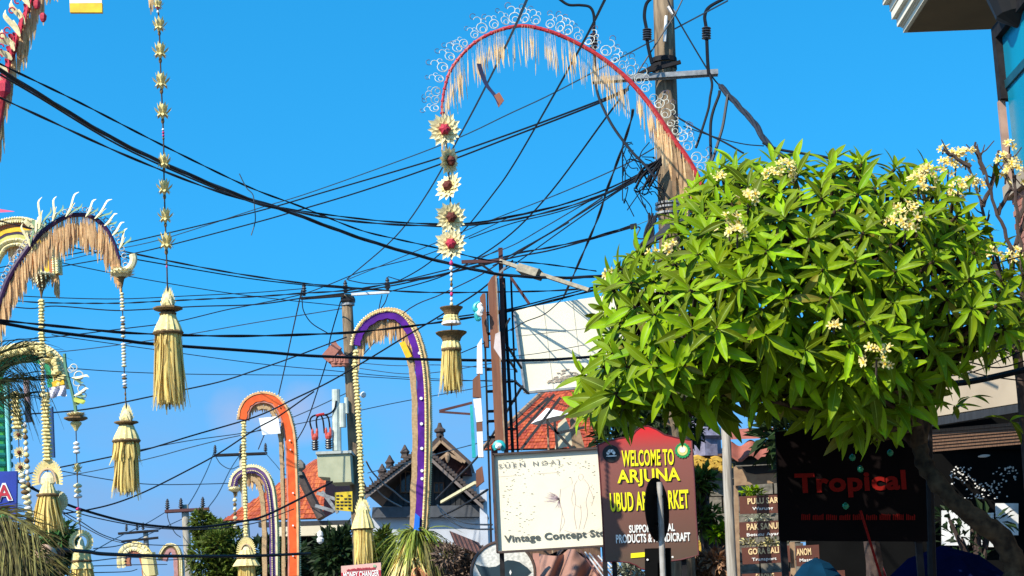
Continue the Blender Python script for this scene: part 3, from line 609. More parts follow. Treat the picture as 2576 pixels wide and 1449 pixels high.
# teal wave ornaments
def wave(pts, D_):
    mb = MB(); q = cat(PL(pts, D_), 5); mb.tube(q, [.026 + .016 * math.sin(i / len(q) * 3.1) for i in range(len(q))], 8); return mb
mb = wave([(1206, 760), (1196, 768), (1195, 778), (1203, 783), (1199, 792), (1202, 803), (1208, 800)], D - .3); part(mb, 'teal_wave', TEAL, t)
mb = wave([(1212, 764), (1206, 770), (1211, 778), (1206, 788), (1212, 794)], D - .34); part(mb, 'white_wave', WHITE, t)
mb = wave([(1247, 1132), (1244, 1122), (1252, 1114), (1262, 1116), (1266, 1126), (1262, 1134)], D - .3); part(mb, 'teal_wave', TEAL, t)
mb = wave([(1250, 1128), (1254, 1121), (1261, 1123)], D - .36); part(mb, 'white_wave', WHITE, t)
for u0, v0, u1, v1, w_ in ((1219, 820, 1236, 1370, 5), (1226, 738, 1229, 875, 4), (1252, 700, 1262, 900, 3), (1267, 700, 1290, 1140, 8), (1285, 690, 1303, 1140, 5), (1243, 1120, 1255, 1400, 16)):
    post(u0, v0, u1, v1, w_, DSTEEL if w_ != 16 else RUST, 'post', D + .15, v1 > 1300)
for v in (840, 930, 985, 1035, 1060, 1100):
    mb = MB(); s = (v - 820) / 550 * 17; mb.beam(P(1221 + s, v, D - .02), P(1243 + s * 1.1, v - 1, D - .02), .03, .04); part(mb, 'rung', DSTEEL, t)
for v in (880, 960, 1010, 1080):
    mb = MB(); mb.beam(P(1270, v, D), P(1300, v - 1, D), .025, .03); part(mb, 'rung', DSTEEL, t)
for q in (((1161, 659), (1264, 656), .05, RUST), ((1200, 658), (1246, 690), .03, DSTEEL), ((1262, 624), (1200, 655), .012, DSTEEL), ((1236, 706), (1272, 672), .03, STEEL), ((1285, 698), (1331, 764), .04, RUST), ((1105, 1034), (1188, 1013), .035, RUST), ((1105, 1036), (1190, 1042), .03, RUST), ((1283, 800), (1262, 838), .03, DSTEEL)):
    mb = MB(); mb.beam(P(*q[0], D - .1), P(*q[1], D - .1), q[2], q[2]); part(mb, 'bracket', q[3], t)
for q in (((1277, 872), (1312, 926)), ((1296, 960), (1330, 990)), ((1280, 905), (1300, 935))):
    mb = MB(); mb.beam(P(*q[0], D), P(*q[1], D + 3), .03, .03); part(mb, 'brace', DSTEEL, t)
# street lamp arm reaching out of the tower
s_ = thing('street_lamp', 'cream street lamp arm with boxy grey head slanting across the sky', 'street lamp', P(1258, 656, D - .4))
mb = MB(); a, b = P(1258, 657, D - .4), P(1482, 730, D - 1.2); mb.beam(a, b, .06, .055); part(mb, 'arm', LAMPG, s_)
mb = MB(); mb.beam(P(1309, 677, D - .6), P(1358, 692, D - .75), .22, .12); part(mb, 'lamp_head', LAMPG, s_)
mb = MB(); mb.beam(P(1312, 683.5, D - .6), P(1356, 697.5, D - .75), .2, .05); part(mb, 'lens', mat('dim_lens', (0.08, 0.08, 0.07), 0.2), s_)
mb = MB(); mb.beam(P(1352, 681, D - .74), P(1366, 696, D - .78), .06, .08); part(mb, 'photocell', DSTEEL, s_)
# white billboard
D = 31
t = thing('billboard', 'large blank cream billboard on a steel frame beside the leafy crown', 'billboard', P(1420, 1300, D).xy.to_3d())
mb = MB(); mb.prism(PL([(1321, 985), (1294, 780), (1306, 776), (1700, 716), (1710, 950)], D), .12); part(mb, 'panel', BOARDW, t)
for a_, b_ in (((1366, 767), (1392, 980)), ((1440, 756), (1466, 974)), ((1302, 845), (1700, 800)), ((1312, 915), (1700, 876))):
    mb = MB(); mb.beam(P(*a_, D - .004), P(*b_, D - .004), .006, .012); part(mb, 'panel_seam', mat('faint_seam', (0.62, 0.58, 0.47), 0.7), t)
mb = MB(); mb.beam(P(1292.5, 780, D - .03), P(1320, 988, D - .03), .1, .04); mb.beam(P(1322, 988, D - .03), P(1710, 953, D - .03), .1, .04); part(mb, 'frame', STEEL, t)
for u in (1580, 1690):
    mb = MB(); mb.beam(P(u, 970, D + .4), P(u + 10, 1449, D + .4).xy.to_3d(), .16, .16); part(mb, 'leg', DSTEEL, t)
mb = MB(); rq = random.Random(5)
for i in range(60):
    a_ = rq.betavariate(2, 2); u = 1372 + a_ * 96; v = 962 - a_ * 10 - rq.random() ** 1.6 * 30 * math.sin(a_ * math.pi); l = rq.uniform(4, 15); b_ = rq.uniform(-3.5, 1)
    mb.prism(PL([(u, v), (u + l, v + b_), (u + l * .9, v + b_ + rq.uniform(1, 3)), (u + l * .2, v + rq.uniform(1.5, 4))], D - .006 - i * .0002), .003)
part(mb, 'brown_print', mat('faded_brown_print', (0.42, 0.34, 0.26), 0.7, (0.30, 0.24, 0.18), 22), t, kind='stuff')

# ---------------------------------------------------------------- festival poles (penjor) and their hanging ornaments
def petal_fan(mb, n, r, tilt, wid, m, rot=0.0, inner=.16):
    """ring of pointed petals round the -Y axis"""
    for i in range(n):
        a = 2 * math.pi * (i + rot) / n; d = Vector((math.cos(a), 0, math.sin(a))); sd = Vector((-math.sin(a), 0, math.cos(a)))
        j = 1 + (((i * 37) % 11) / 11 - .5) * .16
        c = lambda t, lift: d * (r * t * j) + Vector((0, -tilt * t * r - lift - .02 - .016 * (i % 3), 0))
        mb.add([c(inner, 0) - sd * wid * .5, c(inner, 0) + sd * wid * .5, c(.6, .0) + sd * wid, c(1, 0), c(.6, 0) - sd * wid, c(.58, -.07 * r)],
               [(0, 1, 5), (1, 2, 5), (2, 3, 5), (3, 4, 5), (4, 0, 5)], m)
fm = {}
for nm, cm in (('red', DKRED), ('maroon', MAROON)):
    mb = MB(); petal_fan(mb, 12, 1.0, .06, .215, 0); petal_fan(mb, 12, .84, .16, .17, 0, .5); petal_fan(mb, 9, .52, .30, .13, 1, .2)
    q = mb.mesh('petals', [mat('cream_rosette', (0.84, 0.76, 0.46), 0.7, (0.76, 0.64, 0.32), 30, trans=0.15), CREAM]); fm[nm] = q
    mb = MB(); mb.lathe(Vector((0, -.12, 0)), [(0, .30), (.14, .30), (.28, .24), (.36, .1)], 12, pleat=.12, ax=Vector((0, -1, 0))); fm[nm + '_eye'] = mb.mesh('flower_eye', cm)
mb = MB()      # small lotus bud, unit height, axis +Z
for n, z0, z1, r0, r1, w_ in ((7, .25, .95, .12, .34, .13), (8, .2, .62, .16, .55, .14), (8, .35, .05, .14, .42, .12)):
    for i in range(n):
        a = 2 * math.pi * (i + z1) / n; d = Vector((math.cos(a), math.sin(a), 0)); sd = Vector((-math.sin(a), math.cos(a), 0)); Z = Vector((0, 0, 1))
        p0 = d * r0 + Z * z0; p1 = d * (r0 * .4 + r1 * .62) + Z * (z0 * .4 + z1 * .6); p2 = d * r1 + Z * z1
        mb.add([p0 - sd * w_ * .5, p0 + sd * w_ * .5, p1 + sd * w_ * .8, p2, p1 - sd * w_ * .8], [(0, 1, 2, 4), (2, 3, 4)], 0)
mb.lathe(Vector((0, 0, -.1)), [(0, .04), (.25, .14), (.5, .2), (.75, .14), (1.0, .03)], 8, 0)
LOTUS = mb.mesh('lotus_bud', CREAM)
mb = MB(); mb.lathe(Vector((0, 0, -.5)), [(0, .05), (.12, .36), (.4, .5), (.7, .38), (1, .08)], 8, pleat=.06); BEAD = {'cream': mb.mesh('bead', CREAM2, smooth=True), 'white': mb.mesh('bead', WHITE, smooth=True), 'pink': mb.mesh('bead', PINK, smooth=True), 'dark': mb.mesh('bead', BROWNBAND, smooth=True), 'straw': mb.mesh('bead', CREAM, smooth=True)}
mb = MB(); mb.lathe(Vector((0, 0, -.5)), [(0, .30), (.3, .52), (.62, .46), (1, .26)], 12, pleat=.10); SCAL = mb.mesh('scallop', CREAM)

def tassel(mb, top, bot, r0, r1, n, m=0, ragged=.10, seed=1, wid=.16):
    rr = random.Random(seed); L_ = (bot - top)
    for i in range(n):
        a = rr.uniform(0, 2 * math.pi); q = rr.uniform(.55, 1.02); e = 1 - rr.uniform(0, ragged)
        d = Vector((math.cos(a), math.sin(a), 0)); sd = Vector((-math.sin(a), math.cos(a), 0))
        tw = rr.uniform(-.5, .5); pts = []
        for j in range(6):
            t = j / 5; r = (r0 + (r1 - r0) * t ** .8) * q; wob = d.lerp(sd, tw * .25 * t).normalized()
            pts.append(top + L_ * (t * e) + wob * r + sd * (math.sin(t * 5 + a * 3) * r0 * .05))
        if rr.random() < .10: pts = [p + d * (r1 * .45 * (j / 5) ** 2) + Vector((0, 0, -r1 * .3 * (j / 5) ** 2)) for j, p in enumerate(pts)]
        wv = r0 * wid * rr.uniform(.6, 1.4); mb.ribbon(pts, [wv * .7, wv, wv, wv * .9, wv * .7, wv * .25], (sd * 1 + d * rr.uniform(-.6, .6)).normalized(), m)

def ornament(label, D, axis, parts_, group='hanging woven leaf ornaments', core=True):
    """axis: (u, v) points the cord follows; parts_: what hangs along it"""
    k = S(D)
    def at(v):
        for (u0, v0), (u1, v1) in zip(axis, axis[1:]):
            if v <= v1 or (u1, v1) == axis[-1]: return P(u0 + (u1 - u0) * (v - v0) / (v1 - v0), v, D)
    t = thing('hanging_ornament', label, 'ornament', at(axis[-1][1]), group)
    if core:
        mb = MB(); mb.tube(cat([at(v) for u, v in axis], 4), .009, 5); part(mb, 'cord', TWIG, t)
    for q in parts_:
        kd = q[0]
        if kd == 'flower':
            _, v, r, eye, yaw, tip = q; rot = Matrix.Rotation(yaw, 3, 'Z') @ Matrix.Rotation(tip, 3, 'X')
            f = inst(fm[eye], 'flower', t, TRS(at(v), rot, r * k)); e = bpy.data.objects.new('flower_eye', fm[eye + '_eye']); COL.objects.link(e); e.parent = f
        elif kd == 'lotus':
            _, v, hgt = q; inst(LOTUS, 'lotus_bud', t, TRS(at(v + hgt * .5), Matrix.Rotation(R.uniform(0, 1), 3, 'Z'), hgt * k))
            inst(BEAD['dark'], 'bead', t, TRS(at(v + hgt * .62), None, (hgt * .22 * k, hgt * .22 * k, hgt * .4 * k)))
        elif kd == 'beads':
            _, v0, v1, n, wd, c = q
            for i in range(n):
                v = v0 + (v1 - v0) * (i + .5) / n; cc = c if isinstance(c, str) else c[i % len(c)]
                inst(BEAD[cc], 'bead', t, TRS(at(v), None, (wd * k * R.uniform(.8, 1.1), wd * k, (v1 - v0) / n * k * .95)))
        elif kd == 'scallops':
            _, v0, v1, n, wd = q
            for i in range(n):
                v = v0 + (v1 - v0) * (i + .5) / n
                inst(SCAL, 'scallop', t, TRS(at(v) + Vector((R.uniform(-.04, .04) * wd * k, 0, 0)), Matrix.Rotation(R.uniform(0, 1), 3, 'Z'), (wd * k * R.uniform(.92, 1.06), wd * k, (v1 - v0) / n * k * .98)))
        elif kd == 'crown':                       # flame-shaped fan of leaf blades
            _, v0, v1, wd = q; mb = MB(); b = at(v1); H = (v1 - v0) * k; W_ = wd * k / 2
            for j, (s_, yy) in enumerate(((1.0, .02), (.72, -.03), (.42, -.06))):
                n = 13
                for i in range(n):
                    a_ = (i / (n - 1) - .5) * 2; a = a_ * 1.2
                    tip = b + Vector((W_ * a_ * s_ * 1.02 * (1 - .12 * a_ * a_), yy, H * s_ * (1.02 - .66 * abs(a_) ** 1.5)))
                    root = b + Vector((math.sin(a) * W_ * .42, yy - .003 * (i % 4), H * .06)); mid = root.lerp(tip, .6) + Vector((0, -.02, 0)); sd = Vector((math.cos(a), 0, -math.sin(a))) * W_ * .17
                    mb.add([root - sd * .5, root + sd * .5, mid + sd, tip, mid - sd], [(0, 1, 2, 4), (2, 3, 4)], j % 2)
            mb.lathe(b, [(0, W_ * .45), (H * .15, W_ * .5), (H * .3, W_ * .3), (H * .5, W_ * .1)], 10, 0); part(mb, 'crown', [CREAM, CREAM2], t)
        elif kd == 'fan':                         # half disc of spikes with an eye-shaped mask
            _, v0, v1, wd = q; mb = MB(); b = at(v1); H = (v1 - v0) * k; W_ = wd * k / 2; n = 25
            for i in range(n):
                a = math.pi * (i / (n - 1) - .5) * 1.12; d = Vector((math.sin(a), 0, math.cos(a))); sd = Vector((math.cos(a), 0, -math.sin(a)))
                o = b + Vector((0, 0, H * .05)); r = min(W_, H) * 1.0
                p0, p1 = o + Vector((d.x * W_ * .55, 0, d.z * H * .5)), o + Vector((d.x * W_, -.03, d.z * H * .92)); wv = W_ * .085
                mb.add([p0 - sd * wv, p0 + sd * wv, p1 + sd * wv * .7, p1 + d * W_ * .05, p1 - sd * wv * .7], [(0, 1, 2, 3, 4)], 0)
            arc = [b + Vector((math.sin(x) * W_ * .56, -.05, H * .05 + math.cos(x) * H * .5)) for x in [math.pi * (i / 12 - .5) * 1.1 for i in range(13)]]
            mb.tube(arc, W_ * .07, 6, 2); mb.lathe(b + Vector((0, -.01, -H * .2)), [(0, W_ * .3), (H * .12, W_ * .5), (H * .35, W_ * .48), (H * .6, W_ * .25)], 12, 1, squash=.5)
            part(mb, 'fan_crown', [CREAM, CREAM2, mat('pinkish_leaf', (0.66, 0.45, 0.26), 0.7)], t)
        elif kd == 'disc_crown':                  # round wreath with a little house shape inside
            _, v0, v1, wd = q; mb = MB(); c = at((v0 + v1) / 2); r = wd * k / 2
            for i in range(22):
                a = 2 * math.pi * i / 22; d = Vector((math.cos(a), 0, math.sin(a))); sd = Vector((-d.z, 0, d.x))
                mb.add([c + d * r * .62 - sd * r * .1, c + d * r * .62 + sd * r * .1, c + d * r + sd * r * .13, c + d * r * 1.04, c + d * r - sd * r * .13], [(0, 1, 2, 3, 4)], 0)
            ring = [c + Vector((math.cos(2 * math.pi * i / 20) * r * .62, -.02, math.sin(2 * math.pi * i / 20) * r * .62)) for i in range(21)]
            mb.tube(ring, r * .10, 6, 1); mb.lathe(c + Vector((0, 0, -r * .7)), [(0, r * .5), (r * .4, r * .32), (r * .8, r * .22), (r * 1.1, r * .05)], 8, 1)
            part(mb, 'wreath', [CREAM, CREAM2], t)
        elif kd == 'rim':
            _, v, wd, hgt = q; mb = MB(); mb.lathe(at(v + hgt / 2), [(0, wd * k * .36), (hgt * k * .5, wd * k * .5), (hgt * k, wd * k * .49)], 20, pleat=.03); part(mb, 'rim', BROWNBAND, t)
        elif kd == 'hat':                         # wide dark woven dish tapering down, with pleated cream tiers below
            _, v0, v1, w0, w1, v2, skirt = q; H = (v1 - v0) * k; b = at(v1); mb = MB()
            mb.lathe(b, [(0, w1 * k / 2), (H * .25, w1 * k * .54), (H * .5, w1 * k * .62), (H * .9, w0 * k * .49), (H, w0 * k * .5)], 28, pleat=.02); part(mb, 'dish', BROWNBAND, t)
            mb = MB(); h2 = (v2 - v1) * k; b2 = at(v2); n = 3 if skirt else 1
            for i in range(n):
                ra = (w1 * (.9 + .12 * i)) * k / 2; rb = ra * 1.22; za = h2 * (1 - i / n); zb = h2 * (1 - (i + 1) / n)
                mb.lathe(b2, [(zb, rb), (zb + .02, rb * 1.0), (za, ra)], 28, (1 if (i == n - 1 and skirt) else 0), pleat=.045)
            part(mb, 'pleated_skirt', [CREAM, WHITE], t)
        elif kd == 'cone':
            _, v0, v1, w0, w1 = q; H = (v1 - v0) * k; mb = MB(); mb.lathe(at(v1), [(0, w1 * k / 2), (H * .35, (w0 * .35 + w1 * .65) * k / 2), (H * .8, w0 * k * .52), (H, w0 * k * .46)], 26, pleat=.05); part(mb, 'pleated_cone', CREAM, t)
        elif kd == 'band':
            _, v, wd, hgt = q; mb = MB(); mb.lathe(at(v + hgt / 2), [(0, wd * k * .47), (hgt * k * .5, wd * k * .515), (hgt * k, wd * k * .47)], 22, pleat=.02); part(mb, 'band', BROWNBAND, t)
        elif kd == 'bowl':                        # flower-like bowl on a dark spike
            _, v0, v1, w0 = q; H = (v1 - v0) * k; b = at(v1); mb = MB()
            mb.lathe(b, [(0, w0 * k * .04), (H * .4, w0 * k * .10), (H * .55, w0 * k * .2)], 10, 1)
            for j, (z_, r_) in enumerate(((.62, .5), (.74, .52), (.86, .44))):
                for i in range(18):
                    a = 2 * math.pi * (i + j * .5) / 18; d = Vector((math.cos(a), math.sin(a), 0)); sd = Vector((-d.y, d.x, 0)); rr_ = w0 * k * r_ * R.uniform(.9, 1.08)
                    p0 = b + d * rr_ * .25 + Vector((0, 0, H * (z_ - .1))); p1 = b + d * rr_ * .75 + Vector((0, 0, H * z_)); p2 = b + d * rr_ + Vector((0, 0, H * (z_ + R.uniform(-.02, .12))))
                    wv = rr_ * .14; mb.add([p0 - sd * wv * .6, p0 + sd * wv * .6, p1 + sd * wv, p2, p1 - sd * wv], [(0, 1, 2, 4), (2, 3, 4)], 0)
            mb.lathe(b, [(H * .5, w0 * k * .2), (H * .68, w0 * k * .36), (H * .86, w0 * k * .36), (H * .95, w0 * k * .2)], 18, 0, pleat=.06)
            part(mb, 'leaf_bowl', [CREAM2, BROWNBAND], t)
        elif kd == 'basket':                      # cone of overlapping pale scales
            _, v0, v1, w0 = q; H = (v1 - v0) * k; b = at(v1); mb = MB()
            for j in range(7):
                z_ = H * (.35 + .65 * j / 6); r_ = w0 * k / 2 * (.18 + .82 * (j / 6) ** .8); n = 6 + j * 2
                for i in range(n):
                    a = 2 * math.pi * (i + j * .5) / n; d = Vector((math.cos(a), math.sin(a), 0)); sd = Vector((-d.y, d.x, 0)); c = b + d * r_ + Vector((0, 0, z_)); wv = r_ * 2.6 / n; hv = H * .1
                    mb.add([c + Vector((0, 0, hv)) - sd * wv * .5, c + Vector((0, 0, hv)) + sd * wv * .5, c + sd * wv * .45 + d * .02, c - Vector((0, 0, hv * .5)) + d * .03, c - sd * wv * .45 + d * .02], [(0, 1, 2, 3, 4)], i % 2 if (i + j) % 3 == 0 else 0)
            mb.lathe(b, [(0, w0 * k * .03), (H * .3, w0 * k * .08), (H * .5, w0 * k * .16), (H, w0 * k * .42)], 12, 1); mb.lathe(b, [(H * .96, w0 * k * .5), (H * 1.02, w0 * k * .54), (H * 1.06, w0 * k * .48)], 18, 0, pleat=.05)
            part(mb, 'scaled_basket', [CREAM2, BROWNBAND], t)
        elif kd in ('tassel', 'fringe'):
            _, v0, v1, w0, w1, n = q; mb = MB(); tp, bt = at(v0), at(v1)
            tassel(mb, tp, bt, w0 * k / 2, w1 * k / 2, n, 0, .16 if kd == 'tassel' else .25, seed=int(v0), wid=.20)
            if kd == 'tassel':
                mb.lathe(bt.lerp(tp, .08), [(0, w1 * k * .30), ((tp - bt).z * .5, w0 * k * .40), ((tp - bt).z * .92, w0 * k * .44)], 18, 0, pleat=.10)
            part(mb, kd, STRAW, t)
    return t

# --- fringe hanging off an arch
def fringe(mb, path, n, thread, tuft, wid, D, seed=3, i0=0.0, i1=1.0, clump=True, back=None):
    rr = random.Random(seed); ev = even(path, 400)
    groups = [(rr.uniform(i0, i1), rr.uniform(.75, 1.2)) for _ in range(max(4, n // 9))]
    for _ in range(n):
        if clump and rr.random() < .62: g, ln = rr.choice(groups); ln *= rr.uniform(.7, 1.15); s = min(i1, max(i0, g + rr.gauss(0, .007)))
        else: s, ln = rr.uniform(i0, i1), rr.uniform(.6, 1.15)
        p, t = ev[int(s * 400)]; y = rr.uniform(-.03, .05); p = p + Vector((0, y, 0)); dz = Vector((rr.uniform(-.05, .09), rr.uniform(-.05, .05), -1))
        a = p + dz * thread * ln * rr.uniform(.8, 1.1); b = a + dz * tuft * ln * rr.uniform(.7, 1.1)
        sd = Vector((1, rr.uniform(-.6, .6), 0)).normalized()
        if thread > .01: mb.ribbon([p, a], wid * .22, sd)
        mb.ribbon([a, a.lerp(b, .3), a.lerp(b, .75), b], [wid * .5, wid, wid * .9, wid * .2], sd)

def plume(t, root, tip, D, wid, m1=CREAM2, m2=None):
    """a pair of pale pointed leaves curling from the arch"""
    mb = MB(); a, b = P(*root, D), P(*tip, D); d = b - a; L_ = d.length; n = Vector((-d.z, 0, d.x)).normalized()
    for s, f_, m in ((1, 1.0, 0), (-.7, .75, 1), (.3, .6, 0)):
        pts = cat([a, a + d * .4 * f_ + n * L_ * .10 * s, a + d * .8 * f_ + n * L_ * .28 * s, a + d * f_ + n * L_ * .22 * s], 3); N = len(pts)
        mb.ribbon(pts, [wid * (.25 + math.sin(math.pi * min(1, i / (N - 1) * .95 + .05)) * .9) for i in range(N)], Vector((n.x * .8, .6, n.z * .8)).normalized(), m)
    part(mb, 'leaf_plume', [m1, m2 or mat('sage_leaf', (0.20, 0.30, 0.16), 0.6)], t)
def penjor(label, loc, group='tall festival poles along the street'):
    return thing('festival_pole', label, 'festival pole', loc, group)
def to_ground(pts_world):
    a, b = pts_world[-2], pts_world[-1]
    return pts_world + [Vector((b.x + (b.x - a.x) * .2, b.y, max(0, b.z * .5))), Vector((b.x + (b.x - a.x) * .3, b.y, 0))]

# === red arch with wire curls (centre)
D = 20.5
way = [(1115, 300), (1112, 270), (1118, 225), (1132, 180), (1160, 140), (1200, 103), (1250, 78), (1310, 65), (1370, 75), (1430, 98), (1490, 130), (1540, 165), (1590, 210), (1640, 270), (1690, 345), (1730, 400), (1765, 465), (1850, 640), (1930, 860), (2050, 1080), (2150, 1270), (2222, 1449)]
wp = cat(PL(way, D), 6); base = ground_of(wp[-2], wp[-1])
t = penjor('red arched festival pole edged with pale wire curls and golden fringe', base)
full = wp + [wp[-1].lerp(base, i / 4) for i in range(1, 5)]
N = len(full); mb = MB(); mb.tube(full, [.012 + .030 * (i / N) ** .8 for i in range(N)], 8); part(mb, 'pole', RED, t)
mb = MB(); arc = wp[:16 * 6]
for p, tg in even(arc, 60): mb.lathe(p - tg * .012, [(0, .001), (0, .018 + .014 * R.random()), (.02, .018 + .014 * R.random()), (.02, .001)], 6, ax=tg)
part(mb, 'binding', DKRED, t)
mb = MB(); q = lambda c, r, a0, a1, n=12: [c + Vector((math.cos(a0 + (a1 - a0) * i / n) * r, 0, math.sin(a0 + (a1 - a0) * i / n) * r)) for i in range(n + 1)]
mb.tube(q(Vector((0, 0, .30)), .27, 0, 6.28), .022, 5, 0); mb.tube(q(Vector((.02, 0, .20)), .15, 0, 6.28, 10), .020, 5, 0)
mb.tube(q(Vector((-.10, 0, .72)), .20, -1.2, 2.6, 8), .019, 5, 0); mb.tube(q(Vector((-.22, .02, 1.0)), .15, 0.2, 4.4, 8), .018, 5, 1); mb.tube(q(Vector((.20, 0, .62)), .13, -.6, 3.4, 8), .018, 5, 0)
CU1 = mb.mesh('wire_curl', [CURL, DCURL])
ev = even(arc, 37)
for i, (p, tg) in enumerate(ev[1:-1]):
    n = Vector((tg.z, 0, -tg.x)); n = -n if n.z < -.2 or (abs(n.z) < .6 and tg.x > 0 and n.x < 0) else n
    if tg.x <= .05 and tg.z > 0: n = Vector((-abs(tg.z), 0, tg.x)) if True else n
    n = Vector((-tg.z, 0, tg.x)).normalized()
    Mx = Matrix((Vector((n.z, 0, -n.x)), Vector((0, 1, 0)), n)).transposed()
    o = inst(CU1, 'wire_curl', t, TRS(p + n * .035 + tg * R.uniform(-.03, .03), Mx @ Matrix.Rotation(R.uniform(-.5, .5), 3, 'Y') @ Matrix.Rotation(R.uniform(-.6, .6), 3, 'Z'), .225 * R.uniform(.75, 1.12)))
k = S(D)
mb = MB(); fringe(mb, arc, 330, 46 * k, 62 * k, .010, D, 5, .02, .80); fringe(mb, arc, 110, 26 * k, 80 * k, .022, D, 6, .80, .97); part(mb, 'fringe', PALEF, t)
mb = MB(); fringe(mb, arc, 60, 30 * k, 120 * k, .055, D, 8, .86, .99); part(mb, 'dry_leaf_fringe', mat('dry_leaf_strip', (0.50, 0.33, 0.16), 0.8, (0.34, 0.2, 0.09), 12, trans=.15, island=.35), t)
mb = MB(); mb.ribbon(cat(PL([(1205, 160), (1212, 185), (1225, 215), (1245, 240), (1258, 262)], D - .05), 4), .07, Vector((.8, .6, .1)).normalized(), 0)
mb.prism(PL([(1243, 240), (1256, 232), (1268, 252), (1254, 270)], D - .06), .02, 1); one(mb, 'dangling_tag', 'dark twisted streamer with a brown tag under the red arch', 'streamer', [mat('dark_blue_strip', (0.05, 0.05, 0.11), 0.6), mat('brown_tag', (0.30, 0.10, 0.05), 0.6)])
ornament('ornament of five daisy rosettes above two dark dishes and a straw tassel', D - .5, [(1115, 296), (1127, 405), (1135, 560), (1135, 640), (1136, 770), (1135, 990)],
         [('flower', 327, 46, 'red', .1, .05), ('flower', 405, 42, 'maroon', .95, .1), ('flower', 471, 42, 'maroon', -.55, -.35), ('flower', 547, 43, 'maroon', .15, .1), ('flower', 614, 43, 'red', -.05, .02),
          ('beads', 654, 682, 2, 12, ['pink', 'white']), ('beads', 684, 770, 7, 9, ['white', 'cream', 'dark', 'white', 'pink', 'white', 'cream']),
          ('hat', 773, 792, 58, 34, 816, True), ('hat', 836, 858, 78, 44, 877, False), ('band', 880, 50, 8), ('tassel', 880, 990, 44, 58, 150)])

# === near red pole at the upper left, with flower string
D = 20
way = [(395, -20), (385, -60), (360, -110), (310, -165), (250, -185), (190, -165), (140, -105), (105, -50), (80, 0), (50, 77), (23, 160), (7, 233), (-8, 330), (-20, 430), (-45, 700)]
wp = cat(PL(way, D), 5); base = Vector((wp[-1].x - .2, D, 0)); full = wp + [wp[-1].lerp(base, i / 4) for i in range(1, 5)]
t = penjor('red festival pole with white cloth flames cut off by the upper left corner', base)
N = len(full); mb = MB(); mb.tube(full, [.012 + .05 * (i / N) for i in range(N)], 8); part(mb, 'pole', RED, t)
arc = wp[:13 * 5 + 1]
mb = MB(); fringe(mb, arc, 260, 25 * k, 85 * k, .035, D, 9, .05, .98); part(mb, 'fringe', GOLD, t)
for r_, tp in (((62, 62), (44, -4)), ((50, 92), (30, 20)), ((36, 128), (18, 70)), ((30, 150), (2, 112)), ((20, 190), (-2, 138)), ((74, 20), (58, -40)), ((14, 220), (-14, 172)), ((40, 118), (6, 84))):
    plume(t, r_, tp, D - .1, .075, CREAM2, DKRED)
    mb = MB(); mb.tube(q(P(tp[0], tp[1] + 6, D - .15), .035, 0, 5.2, 8), .010, 5, 0); part(mb, 'red_curl', DKRED, t)
for (u, v, s) in ((8, 225, 1.0), (108, 45, .5), (92, 12, .5), (12, 205, .7)):
    mb = MB(); mb.lathe(P(u, v + 20 * s, D - .08), [(0, .02), (.06 * s, .07 * s), (.16 * s, .08 * s), (.22 * s, .02)], 9, pleat=.12); part(mb, 'red_bow', DKRED, t)
mb = MB(); mb.prism(PL([(175, 8), (172, -55), (255, -58), (256, 7)], D - .1), .03, 0); mb.prism(PL([(176, 31), (175, 8.5), (256.5, 7.5), (257, 31)], D - .11), .05, 1); one(mb, 'hanging_cloth_panel', 'white hanging cloth with deep yellow border cut off by the top edge', 'cloth', [WHITE, YELLOW])
ornament('long string of lotus buds over a tall straw tassel in the open sky', D - .3, [(394, -20), (400, 60), (405, 200), (411, 340), (413, 470), (418, 620), (421, 720), (427, 1030)],
         [('lotus', 8, 30), ('beads', 14, 34, 2, 9, ['pink', 'white']), ('lotus', 58, 40), ('lotus', 124, 44), ('lotus', 200, 46), ('lotus', 276, 44), ('beads', 322, 352, 4, 8, ['white', 'pink', 'pink', 'dark']), ('lotus', 402, 40), ('lotus', 468, 42), ('lotus', 540, 40), ('lotus', 604, 46), ('beads', 655, 675, 2, 6, ['dark', 'pink']),
          ('crown', 714, 780, 44), ('rim', 778, 72, 8), ('band', 790, 42, 6), ('cone', 793, 836, 40, 70), ('band', 838, 74, 9), ('fringe', 842, 872, 66, 72, 70), ('tassel', 842, 1030, 62, 80, 190)])

# === dark purple arch with ring trim
D = 27; k = S(D)
way = [(302, 664), (298, 645), (285, 608), (265, 573), (235, 548), (195, 540), (150, 553), (100, 590), (60, 640), (25, 695), (5, 745), (-12, 800), (-40, 950), (-60, 1100)]
wp = cat(PL(way, D), 6); base = Vector((wp[-1].x - .1, D, 0)); full = wp + [wp[-1].lerp(base, i / 4) for i in range(1, 5)]
t = penjor('dark purple arched festival pole with ring trim and leafy plumes', base)
N = len(full); mb = MB(); mb.tube(full, [.02 + .04 * (i / N) ** .7 for i in range(N)], 8); part(mb, 'pole', DPURPLE, t)
arc = wp[:11 * 6]
mb = MB(); mb.tube([Vector((math.cos(a * .6283) * .5, 0, .5 + math.sin(a * .6283) * .5)) for a in range(11)], .09, 5, 0); RING = mb.mesh('ring', [DCURL]); mb.m = [0] * len(mb.f); RING2 = mb.mesh('ring', [CURL])
for i, (p, tg) in enumerate(even(arc, 58)):
    n = Vector((-tg.z, 0, tg.x)).normalized(); n = n if n.z > -.2 else -n
    if i < 12: n = Vector((abs(n.x), 0, n.z))
    Mx = Matrix((Vector((n.z, 0, -n.x)), Vector((0, 1, 0)), n)).transposed(); inst(RING if i % 2 else RING2, 'ring', t, TRS(p + n * .05, Mx, 12 * k))
mb = MB(); fringe(mb, arc, 520, 30 * k, 66 * k, .035, D, 12, .02, .97, clump=False); part(mb, 'fringe', GOLD, t)
